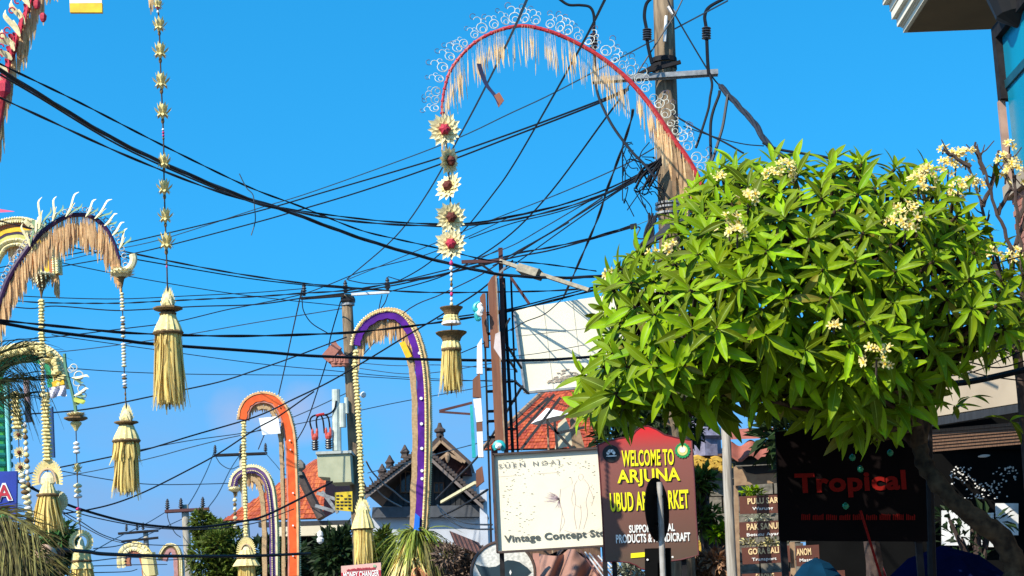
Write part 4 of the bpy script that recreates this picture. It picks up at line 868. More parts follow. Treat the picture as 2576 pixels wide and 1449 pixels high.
for r_, tp in (((86, 590), (104, 556)), ((98, 575), (122, 500)), ((132, 556), (155, 498)), ((165, 545), (210, 492)), ((215, 545), (250, 508)), ((238, 550), (290, 512)), ((262, 568), (300, 545)), ((282, 592), (318, 566)), ((300, 625), (330, 580)), ((75, 620), (70, 560))):
    plume(t, r_, tp, D - .1, .048)
mb = MB(); mb.tube(cat(PL([(334, 640), (336, 655), (328, 672), (312, 682), (296, 684)], D - .1), 4), .06, 8); part(mb, 'white_hook', CREAM2, t)
ornament('pale beaded ornament with a leaf bowl below the purple arch and a stout straw tassel', D - .2, [(303, 655), (305, 700), (309, 800), (313, 950), (317, 1020), (320, 1250)],
         [('bowl', 672, 722, 68), ('beads', 735, 782, 6, 13, ['cream', 'straw', 'white']), ('beads', 795, 850, 7, 14, ['cream', 'white', 'dark']), ('beads', 862, 924, 8, 15, ['white', 'cream']), ('beads', 940, 978, 5, 14, ['white', 'dark', 'white']), ('beads', 984, 1008, 2, 6, 'dark'),
          ('crown', 1012, 1066, 42), ('rim', 1064, 58, 6), ('band', 1068, 36, 6), ('cone', 1072, 1108, 38, 64), ('band', 1110, 68, 8), ('fringe', 1114, 1164, 62, 68, 80), ('tassel', 1114, 1248, 52, 62, 150)])

# === layered cream and yellow arch behind
def scales(mb, path, o1, o2, n, y=-.14, m=(0, 1), th=.05):
    """overlapping pointed leaf folds set across a strip"""
    ev = even(path, n); L_ = (ev[1][0] - ev[0][0]).length
    for i, (p, tg) in enumerate(ev):
        nn = Vector((tg.z, 0, -tg.x)); h = tg * L_ * .62; a = p + nn * o1; b = p + nn * o2; c = a.lerp(b, .5); Y = Vector((0, y, 0))
        jt = tg * R.uniform(-.15, .15) * L_
        mb.add([a - h * .8 + Y, a + h * .8 + Y, c + h + Y - Vector((0, th, 0)), b + jt + Y - Vector((0, th * .3, 0)), c - h + Y - Vector((0, th * .2, 0))], [(0, 1, 2, 4), (4, 2, 3)], m[i % len(m)])
def layered(label, D, way, layers, trim=None, pole_r=.05, polem=BROWNBAND, ext=True, n=6):
    """arch of cloth strips: layers (offset px from, to, material, part name, thickness)"""
    k = S(D); wp = cat(PL(way, D), n)
    base = Vector((wp[-1].x + .05, D, 0)); t = penjor(label, base)
    mb = MB(); mb.tube(wp + ([wp[-1].lerp(base, i / 3) for i in range(1, 4)] if ext else []), pole_r, 8); part(mb, 'pole', polem, t)
    for i, (a, b, m, nm, th) in enumerate(layers):
        mb = MB(); mb.band(wp, a * k, b * k, -th - .004 * i, th + .004 * i); part(mb, nm, m, t)
        if m in (CREAM, CREAM2):
            mb = MB(); ln = sum((q - p).length for p, q in zip(wp, wp[1:])); w_ = abs(b - a) * k
            for sg in (1, -1):
                cnt = max(12, int(ln / (w_ * .42))); lo, hi = (a * k, b * k) if sg > 0 else (b * k, a * k)
                scales(mb, wp, lo + (hi - lo) * .45, lo + (hi - lo) * (-.12), cnt, -th - .03 - .01 * sg, (0, 1, 0), .04)
            part(mb, 'leaf_scales', [CREAM2, CREAM], t)
    if trim:
        o, r, m, cnt = trim; mb = MB()
        for p, tg in even(wp, cnt):
            nn = Vector((tg.z, 0, -tg.x)); c = p + nn * o * k
            mb.lathe(c - nn * r * k * .6, [(0, r * k * .55), (r * k * .8, r * k * .5), (r * k * 1.6, .004)], 6, ax=nn)
        part(mb, 'leaf_trim', m, t)
    return t, wp
D = 31
t, wp = layered('cream and yellow layered festival arch behind the dark purple one', D, [(-60, 640), (-30, 592), (10, 566), (60, 560), (100, 577), (128, 612), (140, 650), (143, 690)],
                [(-9, 5, CREAM2, 'cream_strip', .12), (5.2, 15, mat('orange_strip', (0.50, 0.14, 0.05), 0.7), 'orange_strip', .10), (15.2, 27, YELLOW, 'yellow_strip', .09), (27.2, 33, DPURPLE, 'dark_strip', .08), (33.2, 44, mat('lime_strip', (0.66, 0.62, 0.16), 0.7), 'lime_strip', .07), (44.2, 62, CREAM, 'inner_strip', .06)], (-10, 7, CREAM2, 60), ext=False)
mb = MB(); fringe(mb, wp, 160, 40 * S(D), 50 * S(D), .05, D, 21, .15, .95, clump=False); part(mb, 'fringe', GOLD, t)
for r_, tp in (((85, 580), (72, 548)), ((96, 585), (112, 545)), ((100, 590), (60, 570))): plume(t, r_, tp, D - .3, .10)
ornament('pale scaled basket on a thick shell column at the far left', D - .3, [(104, 685), (104, 740), (106, 900), (110, 1005)],
         [('basket', 692, 748, 60), ('scallops', 752, 900, 18, 16), ('beads', 900, 1000, 10, 14, 'cream')])
mb = MB(); a, b = P(-40, 528, 20), P(36, 532, 20); mb.ribbon([a, a.lerp(b, .5), b], [.06, .05, .005], Vector((0, .3, 1)).normalized()); one(mb, 'magenta_pennant', 'thin magenta pennant tip poking in at the far left edge', 'pennant', PINK)
# === cream, green and yellow arch lower left
D = 33
t, wp = layered('cream scalloped festival arch with green lining and white cloth at the far left', D, [(-50, 1000), (-30, 935), (0, 895), (40, 880), (85, 876), (120, 888), (145, 912), (157, 945), (158, 975)],
                [(-10, 8, CREAM2, 'cream_strip', .16), (8.2, 18, CREAM, 'inner_cream_strip', .14), (18.2, 34, GREENC, 'green_strip', .12)], (-11, 9, CREAM2, 50), ext=False)
mb = MB()
for i in range(46): p = even(wp, 46)[i][0]; mb.lathe(p + Vector((R.uniform(-.1, .1), -.22, R.uniform(-.12, .02))), [(0, .02), (.04, .07), (.1, .03)], 7, ax=Vector((0, -1, 0)))
part(mb, 'pale_rosette', CREAM, t)
mb = MB(); mb.prism(PL([(132, 974), (130, 962), (158, 948), (162, 966)], D - .3), .05); part(mb, 'yellow_strip', YELLOW, t)
mb = MB(); mb.patch(lambda a, b: P(124 + a * 42 + b * 2, 975 + b * 26 + math.sin(a * 9) * 2.5 * b - a * 6, D - .35 + math.sin(a * 12 + b * 4) * .05), 14, 5); one(mb, 'white_cloth', 'white pleated cloth tied under the cream scalloped arch', 'cloth', mat('lilac_white_cloth', (0.74, 0.70, 0.78), 0.8))
ornament('thick scalloped column ending in a spiky fan mask and flared straw skirt', D - .2, [(114, 985), (118, 1090), (120, 1165), (121, 1340)],
         [('cone', 988, 1010, 26, 14), ('scallops', 1005, 1160, 17, 23), ('fan', 1156, 1212, 74), ('cone', 1210, 1245, 22, 42), ('band', 1246, 54, 7), ('tassel', 1248, 1338, 46, 80, 170)])
mb = MB(); mb.prism(PL([(128, 1150), (126, 1030), (131, 1022), (136, 1150)], D + .1), .1); one(mb, 'blue_cloth_strip', 'deep blue cloth strip behind the thick scalloped column', 'cloth', mat('deep_blue_cloth', (0.01, 0.06, 0.20), 0.6))
mb = MB()
for i in range(20):
    a = math.pi * (i / 19 - .5) * 1.3; c = P(146, 1262, D + .2); r = 26 * S(D); d = Vector((math.cos(a), 0, math.sin(a))); sd = Vector((-d.z, 0, d.x)) * .045
    c = c + Vector((0, -.006 * i, 0)); mb.add([c - sd, c + sd, c + d * r * .9 + sd, c + d * r * 1.05, c + d * r * .9 - sd], [(0, 1, 2, 3, 4)])
one(mb, 'leaf_fan', 'half round pale leaf fan beside the flared straw skirt', 'ornament', CREAM2)
# === green vine tip with plate ornament
D = 30
way = [(192, 1048), (188, 1015), (180, 980), (170, 945), (164, 915), (162, 890)]
wp = cat(PL(way[::-1], D), 5); t = penjor('thin green stem with wire rings above a plate ornament', Vector((wp[0].x, D, 0)))
mb = MB(); mb.tube(wp, .03, 6); part(mb, 'stem', mat('green_stem', (0.10, 0.24, 0.14), 0.6), t)
for u, v, r in ((185, 925, 9), (198, 945, 11), (194, 962, 9), (206, 978, 10), (200, 1000, 9), (178, 930, 7), (210, 995, 7)):
    inst(RING2, 'ring', t, TRS(P(u, v + r, D - .05), None, 2 * r * S(D)))
plume(t, (188, 1000), (206, 1020), D - .1, .12, mat('lime_leaf', (0.55, 0.60, 0.10), 0.6)); plume(t, (180, 950), (222, 958), D - .1, .05); plume(t, (186, 995), (224, 986), D - .1, .05)
ornament('small plate and cone over pale shells ending in a round wreath', D - .1, [(190, 1040), (192, 1110), (197, 1280), (203, 1340), (208, 1490)],
         [('rim', 1054, 56, 8), ('bowl', 1036, 1062, 52), ('cone', 1062, 1084, 26, 6), ('beads', 1110, 1142, 3, 19, 'white'), ('lotus', 1176, 26), ('beads', 1215, 1254, 3, 22, ['cream', 'cream', 'white']), ('beads', 1276, 1310, 4, 16, ['pink', 'straw', 'cream', 'white']),
          ('disc_crown', 1336, 1392, 58), ('cone', 1390, 1412, 40, 46), ('band', 1412, 50, 6), ('cone', 1415, 1432, 46, 56), ('tassel', 1428, 1500, 50, 66, 110)])
# === purple arch of the middle distance
D = 38
t, wp = layered('purple festival arch with braided cream edge and long golden fringe', D, [(899, 870), (905, 846), (925, 817), (955, 799), (985, 796), (1010, 808), (1030, 838), (1045, 880), (1054, 930), (1059, 1000), (1060, 1100), (1058, 1200), (1054, 1290), (1050, 1345)],
                [(-9, 8, PURPLE, 'purple_strip', .10), (-13, -9.2, BLUEC, 'blue_edge', .08)], None, .05, DPURPLE)
k = S(D); N = len(wp)
mb = MB(); mb.band(wp, -20 * k, -9.3 * k, -.12, .12); br = part(mb, 'braided_edge', TAN, t) if False else None
o1 = [8.3 * k] * N; o2 = [(14 + 8 * min(1, i / 30)) * k for i in range(N)]
def outward(path):
    """which side of the path is outside the arch (sign for the band normal)"""
    c = sum((p for p in path), Vector()) / len(path); s = 0
    for i in range(1, len(path) - 1):
        tg = (path[i + 1] - path[i - 1]); n = Vector((tg.z, 0, -tg.x)); s += n.dot(path[i] - c)
    return 1 if s > 0 else -1
OW = outward(wp[:60])
mb = MB(); mb.band(wp, OW * 8.4 * k, [OW * x for x in o2], -.09, .09) if OW > 0 else mb.band(wp, [OW * x for x in o2], OW * 9.4 * k, -.09, .09); part(mb, 'cream_edge', mat('golden_braid', (0.66, 0.45, 0.20), 0.8, (0.50, 0.32, 0.13), 40), t)
mb = MB()
for i, (p, tg) in enumerate(even(wp, 130)):
    nn = Vector((tg.z, 0, -tg.x)) * OW; c = p + nn * (o2[min(N - 1, int(i / 130 * N))] + 1.5 * k); mb.lathe(c - nn * 3 * k, [(0, 3.2 * k), (4 * k, 3 * k), (7 * k, .01)], 6, ax=nn)
part(mb, 'leaf_trim', CREAM2, t)
mb = MB(); scales(mb, wp, OW * 9 * k, OW * 15 * k, 150, -.12, (0, 1), .03); part(mb, 'leaf_scales', [CREAM, mat('golden_braid', (0.66, 0.45, 0.20))], t)
mb = MB(); fringe(mb, wp[:50], 300, 6 * k, 55 * k, .045, D, 31, .0, .98, clump=False); part(mb, 'fringe', GOLD, t)
mb = MB(); lp = cat(PL([(1031, 905), (1040, 960), (1044, 1060), (1044, 1160), (1040, 1240), (1039, 1330)], D + .02), 5)
mb.band(lp, -7 * k, 7 * k, -.08, .08); part(mb, 'tan_strip', TAN, t)
mb = MB(); fringe(mb, lp, 200, 0, 60 * k, .05, D, 32, .0, .9, clump=False); part(mb, 'fringe', GOLD, t)
for v in (888, 1002, 1066, 1128, 1184, 1204):
    mb = MB(); disc(mb, 1055 + (v - 888) * .012 + (0 if v < 1000 else 3), v, 4, D - .13, 8, depth=.02); part(mb, 'white_tuft', WHITE, t)
mb = MB(); mb.prism(PL([(1004, 862), (1018, 858), (1036, 896), (1022, 902)], D - .15), .06); one(mb, 'yellow_cloth', 'bright yellow cloth hanging inside the purple arch', 'cloth', YELLOW)
mb = MB(); mb.prism(PL([(1040, 1340), (1044, 1290), (1056, 1300), (1054, 1344)], D - .2), .1); part(mb, 'blue_wrap', mat('bright_blue_wrap', (0.01, 0.16, 0.70), 0.5), t)
ornament('column of spiky cream scallops running down the transformer pole to a bundled tassel', D - .3, [(896, 868), (893, 920), (900, 1010), (906, 1130), (911, 1250), (917, 1440)],
         [('scallops', 880, 1250, 44, 15), ('crown', 1244, 1300, 44), ('cone', 1285, 1330, 30, 56), ('band', 1330, 48, 6), ('tassel', 1334, 1424, 46, 50, 90)])
# palm skirt at its foot
def palm_skirt(mb, c, n, L_, droop, wid, seed, up=.3, spread=(0, 6.283)):
    rr = random.Random(seed)
    for i in range(n):
        a = rr.uniform(*spread); e = rr.uniform(-.3, 1.0) * up; d = Vector((math.cos(a), math.sin(a), e)).normalized(); ln = L_ * rr.uniform(.6, 1.1); dr = droop * rr.uniform(.6, 1.4)
        pts = [c + d * ln * s + Vector((0, 0, -dr * ln * s * s)) for s in (0, .2, .4, .6, .8, 1)]; wv = wid * rr.uniform(.6, 1.2)
        sd = d.cross(Vector((0, 0, 1))).normalized(); sd = (sd + Vector((0, 0, rr.uniform(-.8, .8)))).normalized()
        mb.ribbon(pts, [wv * .5, wv, wv * .9, wv * .7, wv * .45, wv * .05], sd)
c = P(1048, 1345, D); ps = thing('palm_skirt', 'green and yellow palm leaf skirt at the foot of the purple arch', 'plant', Vector((c.x, c.y, 0)))
mb = MB(); palm_skirt(mb, c, 150, 1.15, .9, .055, 3, .9); part(mb, 'green_frond', PALMGRN, ps)
mb = MB(); palm_skirt(mb, c + Vector((.15, -.1, -.15)), 110, 1.35, .8, .055, 4, .1, (-1.5, .6)); part(mb, 'green_frond', PALMDRY, ps)
mb = MB(); palm_skirt(mb, c + Vector((-.1, -.2, -.1)), 46, .75, 1.6, .05, 5, .3); part(mb, 'dry_frond', STRAW, ps)
c2 = P(1048, 1400, D - .3); mb = MB(); palm_skirt(mb, c2 + Vector((-.15, 0, 0)), 120, .7, 1.5, .08, 6, .5); part(mb, 'straw_bundle', CREAM, ps)
mb = MB(); palm_skirt(mb, c2 + Vector((0, -.2, -.25)), 60, .75, 1.4, .07, 8, .4); part(mb, 'straw_bundle', mat('orange_straw', (0.60, 0.28, 0.13), 0.8, (0.45, 0.18, 0.08), 20, island=.4), ps)
mb = MB(); mb.tube([Vector((c.x, c.y, 0)), c], .16, 10); part(mb, 'core', TAN, ps)

# === orange arch
D = 50
t, wp = layered('tall orange festival arch with peach edging and a straw covered pole', D, [(613, 1056), (617, 1032), (632, 1011), (660, 1001), (690, 1008), (711, 1032), (723, 1066), (731, 1110), (735, 1200), (738, 1300), (739, 1449)],
                [(-9, 9, ORANGE, 'orange_strip', .14)], None, .07, TAN)
k = S(D); OW = outward(wp[:40])
def ob(mb, path, a, b, th): mb.band(path, min(OW * a * k, OW * b * k), max(OW * a * k, OW * b * k), -th, th)
mb = MB(); ob(mb, wp, 9.2, 14, .16); part(mb, 'peach_edge', mat('peach_edge', (0.80, 0.42, 0.18), 0.7), t)
mb = MB(); ob(mb, wp, -13, -9.2, .12); part(mb, 'pink_edge', mat('dusty_pink_edge', (0.55, 0.22, 0.16), 0.7), t)
mb = MB(); ob(mb, wp[14:], -28, -20, .10); part(mb, 'straw_pole', TAN, t)
mb = MB()
for p, tg in even(wp, 100):
    nn = Vector((tg.z, 0, -tg.x)) * OW; mb.lathe(p + nn * 13 * k, [(0, 2.5 * k), (3 * k, 2.2 * k), (5 * k, .01)], 5, ax=nn)
part(mb, 'leaf_trim', CREAM2, t)
mb = MB(); fringe(mb, wp[4:40], 160, 4 * k, 30 * k, .06, D, 41, 0, 1, clump=False); part(mb, 'fringe', GOLD, t)
mb = MB(); sl = PL([(709, 1060), (712, 1150), (714, 1300), (716, 1449)], D - .05); fringe(mb, cat(sl, 4), 200, 0, 26 * k, .07, D, 42, 0, 1, clump=False); part(mb, 'dry_leaf_fringe', TAN, t)
for v in (1022, 1108, 1131, 1240, 1322, 1398):
    mb = MB(); disc(mb, 724 + min(13, (v - 1050) * .08) if v > 1050 else 702, v, 2.2, D - .2, 7, depth=.02); part(mb, 'white_tuft', WHITE, t)
mb = MB(); mb.prism(PL([(660, 1094), (651, 1052), (699, 1047), (706, 1090)], D - .3), .03); one(mb, 'white_placard', 'blank white placard hanging inside the orange arch', 'placard', mat('white_card', (0.85, 0.84, 0.80), 0.7, (0.8, 0.78, 0.74), 2))
ornament('slim cream bead column with stacked lantern crown under the orange arch', D - .2, [(613, 1056), (614, 1150), (618, 1300), (621, 1490)],
         [('scallops', 1060, 1180, 16, 13), ('scallops', 1180, 1350, 22, 11), ('fan', 1352, 1392, 46), ('cone', 1385, 1402, 30, 44), ('band', 1404, 46, 5), ('cone', 1406, 1424, 44, 64), ('tassel', 1420, 1500, 42, 50, 70)])
# === mauve arch
D = 56
t, wp = layered('mauve festival arch with dotted cream rim behind the bead column', D, [(589, 1226), (596, 1202), (615, 1188), (640, 1184), (661, 1195), (674, 1218), (681, 1252), (686, 1320), (688, 1449)],
                [(-8, 7, MAUVE, 'mauve_strip', .14)], None, .07, DPURPLE)
k = S(D); OW = outward(wp[:34])
mb = MB(); ob(mb, wp, 7.2, 12, .16); part(mb, 'cream_rim', CREAM2, t)
mb = MB(); ob(mb, wp[16:], -26, -15, .1); part(mb, 'straw_pole', TAN, t)
mb = MB()
for p, tg in even(wp, 80):
    nn = Vector((tg.z, 0, -tg.x)) * OW; mb.lathe(p + nn * 11 * k, [(0, 2.6 * k), (3 * k, 2.4 * k), (5 * k, .01)], 5, ax=nn); mb.lathe(p - nn * 1 * k + Vector((0, -.17, 0)), [(0, 1.6 * k), (.04, .02)], 5, ax=Vector((0, -1, 0)))
part(mb, 'leaf_trim', CREAM, t)
mb = MB(); fringe(mb, wp[4:34], 150, 4 * k, 36 * k, .06, D, 51, 0, 1, clump=False); part(mb, 'fringe', GOLD, t)
ornament('small dark plate with hanging leaves at the tip of the mauve arch', D - .2, [(590, 1222), (592, 1330)], [('bowl', 1224, 1252, 38), ('beads', 1252, 1330, 7, 12, ['cream', 'dark'])])
# === two small arches far away
D = 82
t, wp = layered('small cream festival arch far down the street', D, [(308, 1425), (308, 1400), (318, 1382), (341, 1375), (363, 1386), (376, 1412), (381, 1449)],
                [(-9, 9, CREAM2, 'cream_strip', .2), (9.2, 20, mat('rust_strip', (0.42, 0.15, 0.08), 0.8), 'rust_strip', .16)], (-9, 6, CREAM, 40), .08, TAN)
t, wp = layered('small pinkish festival arch far down the street beside a concrete pole', D, [(404, 1410), (408, 1392), (418, 1377), (432, 1372), (446, 1380), (454, 1406), (456, 1449)],
                [(-5, 1, CREAM2, 'cream_strip', .2), (1.2, 6, BROWNBAND, 'brown_strip', .18), (6.2, 16, mat('pink_strip', (0.45, 0.22, 0.2), 0.8), 'pink_strip', .16)], None, .08, TAN)
mb = MB(); mb.tube(PL([(372, 1392), (380, 1449)], D - .4), .35, 8); mb2 = mb; one(mb, 'straw_column', 'short cream wrapped column below the small cream arch', 'column', CREAM)

# ---------------------------------------------------------------- overhead cables
def cable(label, pts, D, px, m=CABLE, twist=0, name='overhead_cable', n=6, group='overhead cables'):
    """pts in (u, v); D = distance or (start, end)"""
    d0, d1 = D if isinstance(D, tuple) else (D, D); N = len(pts)
    if m is CABLE and len(label) % 3 == 0: m = mat('weathered_cable', (0.034, 0.036, 0.042), 0.5, (0.012, 0.013, 0.016), 3, spec=0.35)
    ls = [0]
    for a, b in zip(pts, pts[1:]): ls.append(ls[-1] + math.dist(a, b))
    wp = [P(u, v, d0 + (d1 - d0) * ls[i] / ls[-1]) for i, (u, v) in enumerate(pts)]
    cp = cat(wp, n); mb = MB(); r = px * 1.25 * S((d0 + d1) / 2) / 2
    if twist:
        L_ = sum((b - a).length for a, b in zip(cp, cp[1:])); cnt = max(20, int(L_ / (r * 9))); ev = even(cp, min(cnt, 700))
        for k in range(twist):
            pp = []
            for i, (p, tg) in enumerate(ev):
                s = tg.cross(Vector((0, 1, .01))).normalized(); b = tg.cross(s); a = 2 * math.pi * k / twist + i * .62
                pp.append(p + (s * math.cos(a) + b * math.sin(a)) * r * .58)
            mb.tube(pp, r * .60, 5)
    else:
        ev = [p + Vector((0, 0, 0)) for p in cp]; mb.tube(ev, r, 5)
    return one(mb, name, label, 'cable', m, group)
cable('thick twisted bundle sweeping from the upper left edge to the brown sign tower', [(-30, 160), (0, 176), (100, 238), (300, 357), (500, 450), (640, 506), (700, 523), (900, 597), (1060, 645), (1200, 680), (1290, 694), (1420, 699), (1530, 693)], (17, 26), 7.0, CABLE, 3)
cable('companion cable hugging the thick twisted bundle on its lower side', [(-30, 172), (0, 188), (100, 246), (300, 366), (500, 457), (640, 511), (700, 526)], (17, 22), 4.0)
cable('slim cable just above the thick twisted bundle, running on to the street lamp', [(-30, 145), (0, 161), (200, 258), (400, 361), (620, 468), (760, 521), (900, 577), (1000, 602), (1100, 624), (1230, 655), (1350, 662), (1500, 682)], (17, 27), 3.6, CABLE, 2)
cable('twisted cable lowest of the sweep from the upper left, bellying to the concrete pole', [(-30, 230), (0, 246), (100, 292), (300, 384), (500, 465), (640, 510), (720, 527), (830, 549), (960, 563), (1080, 568), (1160, 568), (1300, 551), (1450, 513), (1560, 468), (1660, 405)], (18, 24), 4.4, CABLE, 2)
cable('twin of the bellying cable passing just above it behind the daisies', [(700, 522), (830, 541), (960, 556), (1080, 563), (1180, 562), (1290, 543), (1430, 510), (1560, 462), (1655, 412)], (22, 24), 3.4, CABLE, 2)
cable('fine bare wire crossing the arch on its way to the top of the concrete pole', [(-20, 690), (150, 658), (243, 636), (403, 603), (644, 526), (787, 482), (1104, 367), (1288, 283), (1398, 231), (1621, 113), (1830, 2)], (52, 22), 2.2, THIN)
cable('upper of two parallel wires climbing to the crossarm of the concrete pole', [(-20, 678), (0, 673), (147, 646), (253, 625), (403, 591), (643, 533), (817, 483), (1097, 400), (1288, 335), (1498, 257), (1580, 222)], (50, 24), 3.0)
cable('lower of two parallel wires climbing to the crossarm of the concrete pole', [(-20, 702), (0, 697), (150, 671), (293, 646), (410, 621), (643, 560), (737, 533), (904, 483), (1097, 417), (1288, 344), (1500, 262), (1580, 226)], (50, 24), 3.0)
cable('twisted cable from the yellow arch past the middle pole to the leafy crown', [(-20, 548), (0, 556), (100, 580), (267, 621), (350, 641), (520, 675), (644, 696), (767, 713), (870, 722), (977, 731), (1104, 736), (1288, 734), (1400, 731), (1520, 722)], (30, 30), 3.4, CABLE, 2)
cable('cable just below the yellow arch ending at the middle pole crossarm', [(-20, 572), (0, 578), (83, 600), (217, 630), (333, 651), (500, 680), (644, 703), (800, 720), (960, 731)], (31, 42), 2.6)
cable('upper of the near level wires behind the purple arch', [(-20, 750), (10, 753), (100, 761), (283, 763), (400, 758), (644, 746), (757, 738), (877, 730), (1000, 710), (1150, 682), (1290, 640), (1380, 623), (1471, 603), (1588, 568)], (40, 27), 3.2, CABLE, 2)
cable('wavy lower wire of the near level pair behind the purple arch', [(-20, 766), (0, 768), (77, 776), (140, 770), (267, 780), (333, 780), (493, 771), (644, 766), (760, 750), (870, 737), (1000, 716), (1110, 690), (1290, 648), (1400, 626), (1590, 572)], (40, 27), 2.8)
cable('thin wire climbing behind the straw tassels to the middle pole', [(-20, 862), (30, 856), (160, 845), (317, 826), (400, 816), (460, 806), (567, 780), (644, 765), (757, 741), (830, 715), (920, 680), (1074, 640), (1190, 590), (1288, 543)], (38, 46), 2.2, THIN)
cable('heavy twisted cable curving low across the middle pole and up to the crown', [(-20, 804), (0, 806), (167, 823), (300, 836), (400, 841), (530, 845), (644, 845), (760, 842), (891, 836), (1011, 823), (1111, 810), (1288, 781), (1411, 751), (1530, 721)], (23, 27), 5.0, CABLE, 2)
cable('second strand above the heavy twisted cable near the billboard', [(1100, 803), (1200, 790), (1288, 776), (1411, 744), (1530, 712)], (26, 27), 3.0)
cable('thick plain black cable crossing the whole width from the palm to the billboard', [(-20, 810), (0, 812), (133, 835), (300, 855), (390, 866), (644, 884), (777, 895), (944, 901), (1104, 905), (1288, 907), (1400, 904), (1510, 896)], (23, 28), 6.4)
cable('faint wire sagging beneath the thick plain black cable', [(130, 842), (167, 848), (393, 880), (644, 914), (831, 932), (1000, 948), (1290, 962)], (48, 60), 1.7, THIN)
cable('faint level wire behind the beaded ornament', [(157, 925), (300, 935), (467, 941), (644, 943), (880, 946), (1110, 958), (1290, 955)], (48, 60), 1.7, THIN)
cable('wire rising from the thick scalloped column to the shaft of the middle pole', [(0, 1046), (7, 1044), (133, 1038), (240, 1026), (387, 996), (547, 962), (644, 931), (720, 905), (824, 866), (872, 848)], (35, 42), 3.0)
cable('long wire rising from the fan mask past the orange arch to the sign tower', [(40, 1198), (160, 1174), (280, 1149), (360, 1133), (483, 1096), (644, 1048), (741, 1003), (824, 963), (911, 913), (1021, 846), (1114, 790), (1211, 728), (1290, 655)], (36, 30), 3.2)
cable('steep wire rising beside the purple arch towards the sign tower', [(760, 1080), (870, 1040), (960, 990), (874, 936), (1011, 791), (1111, 740)][3:] + [(1207, 693), (1288, 640), (1390, 582), (1515, 497)], (42, 26), 2.6)
cable('heavy black cable dipping across the lower left and up to the transformer', [(40, 1205), (50, 1213), (147, 1259), (207, 1282), (317, 1312), (413, 1325), (500, 1327), (600, 1313), (660, 1300), (727, 1269), (804, 1229), (836, 1212)], (33, 42), 5.0)
cable('thin cable tracing below the heavy dipping cable', [(130, 1270), (230, 1300), (340, 1322), (430, 1331), (520, 1331), (640, 1316), (740, 1280)], (36, 43), 2.2)
cable('thickest black cable running level near the bottom of the left half', [(-20, 1401), (0, 1399), (80, 1391), (150, 1384), (220, 1388), (267, 1394), (433, 1399), (644, 1398), (780, 1392)], (24, 40), 7.0)
cable('cable rising from the wreath ornament towards the orange arch', [(160, 1292), (220, 1283), (290, 1266), (367, 1236), (467, 1186), (550, 1141), (644, 1079), (700, 1048), (790, 985)], (45, 48), 3.2)
cable('faint wire from the fan mask to the mauve arch', [(140, 1180), (160, 1186), (290, 1209), (400, 1219), (573, 1216), (640, 1212)], (50, 60), 1.8, THIN)
cable('faint slanting wire behind the orange arch reaching the purple arch', [(330, 1136), (473, 1109), (603, 1091), (720, 1072), (850, 1045), (940, 1025), (1040, 1005), (1290, 960)], (55, 60), 1.8, THIN)
cable('straight diagonal wire from the middle pole up past the first daisy to the top', [(873, 702), (994, 596), (1077, 483), (1164, 327), (1224, 213), (1288, 83), (1330, -12)], (43, 16), 3.4)
cable('straight diagonal wire from the middle pole up through the fringe to the top', [(970, 716), (1004, 706), (1077, 663), (1161, 586), (1244, 483), (1288, 420), (1351, 313), (1465, 110), (1526, -10)], (43, 16), 3.4)
cable('long diagonal wire from the middle pole to the crossarm end', [(975, 735), (1100, 700), (1190, 655), (1288, 586), (1388, 480), (1521, 300), (1580, 222)], (43, 24), 3.2)
cable('thick knotted guy cable falling from the arch to the billboard corner', [(1592, 275), (1588, 300), (1565, 373), (1538, 447), (1525, 483), (1501, 556), (1441, 696), (1415, 753)], (23.5, 30), 5.0, CABLE, 2)
cable('slate grey drop cable curving from the crossarm into the tangle', [(1497, 205), (1508, 250), (1541, 317), (1588, 380), (1620, 413), (1650, 450)], 23.6, 6.0, GCABLE)
cable('top wire of the fan converging on the tangle at the pole', [(1180, 566), (1288, 546), (1395, 521), (1508, 483), (1580, 452), (1650, 425)], (30, 24), 2.8)
cable('second wire of the fan converging on the tangle at the pole', [(1180, 600), (1288, 562), (1405, 533), (1515, 493), (1648, 428)], (32, 24), 2.6)
cable('third wire of the fan converging on the tangle at the pole', [(1200, 650), (1288, 618), (1371, 571), (1488, 503), (1560, 470), (1650, 420)], (32, 24), 2.4, THIN)
cable('fourth wire of the fan converging on the tangle at the pole', [(1240, 668), (1288, 646), (1388, 583), (1515, 503), (1600, 450), (1650, 416)], (32, 24), 2.8)
cable('lowest wire of the fan converging on the tangle at the pole', [(1268, 680), (1308, 655), (1420, 575), (1548, 486), (1600, 455)], (32, 24), 2.6)
cable('braided insulated feeder spiralling down from the crossarm to the crown', [(1812, 216), (1830, 236), (1855, 263), (1880, 290), (1898, 310), (1932, 363), (1985, 410)], (23.6, 21), 12, GCABLE, 3)
cable('black cable running right from the feeder behind the crown', [(1920, 360), (1965, 377), (2065, 393), (2112, 407), (2180, 430)], (21, 19), 6.0)
cable('thin guy wire from pole top to the crossarm tip and feeder', [(1680, 0), (1698, 37), (1781, 177), (1811, 217)], (23.7, 23.6), 3.2)
cable('short wire crossing the top of the concrete pole', [(1720, -8), (1698, 36), (1660, 95), (1601, 187), (1575, 225)], (23.6, 23.5), 3.0)
cable('wire leaving the clamp towards the crown behind the arch', [(1690, 285), (1701, 293), (1765, 330), (1821, 357), (1870, 385)], (23.5, 22), 4.0)
cable('thin looping wire between the pole and the feeder', [(1720, 318), (1800, 345), (1870, 362), (1921, 367)], (23.5, 22), 2.4)
cable('first drop cable falling from the crossarm tip', [(1786, 188), (1791, 213), (1786, 245), (1781, 277), (1758, 350), (1750, 372)], 23.4, 5.5)
cable('middle drop cable falling from the feeder clamp', [(1810, 228), (1808, 240), (1795, 275), (1788, 307), (1787, 350), (1788, 400), (1780, 435)], 23.3, 6.5)
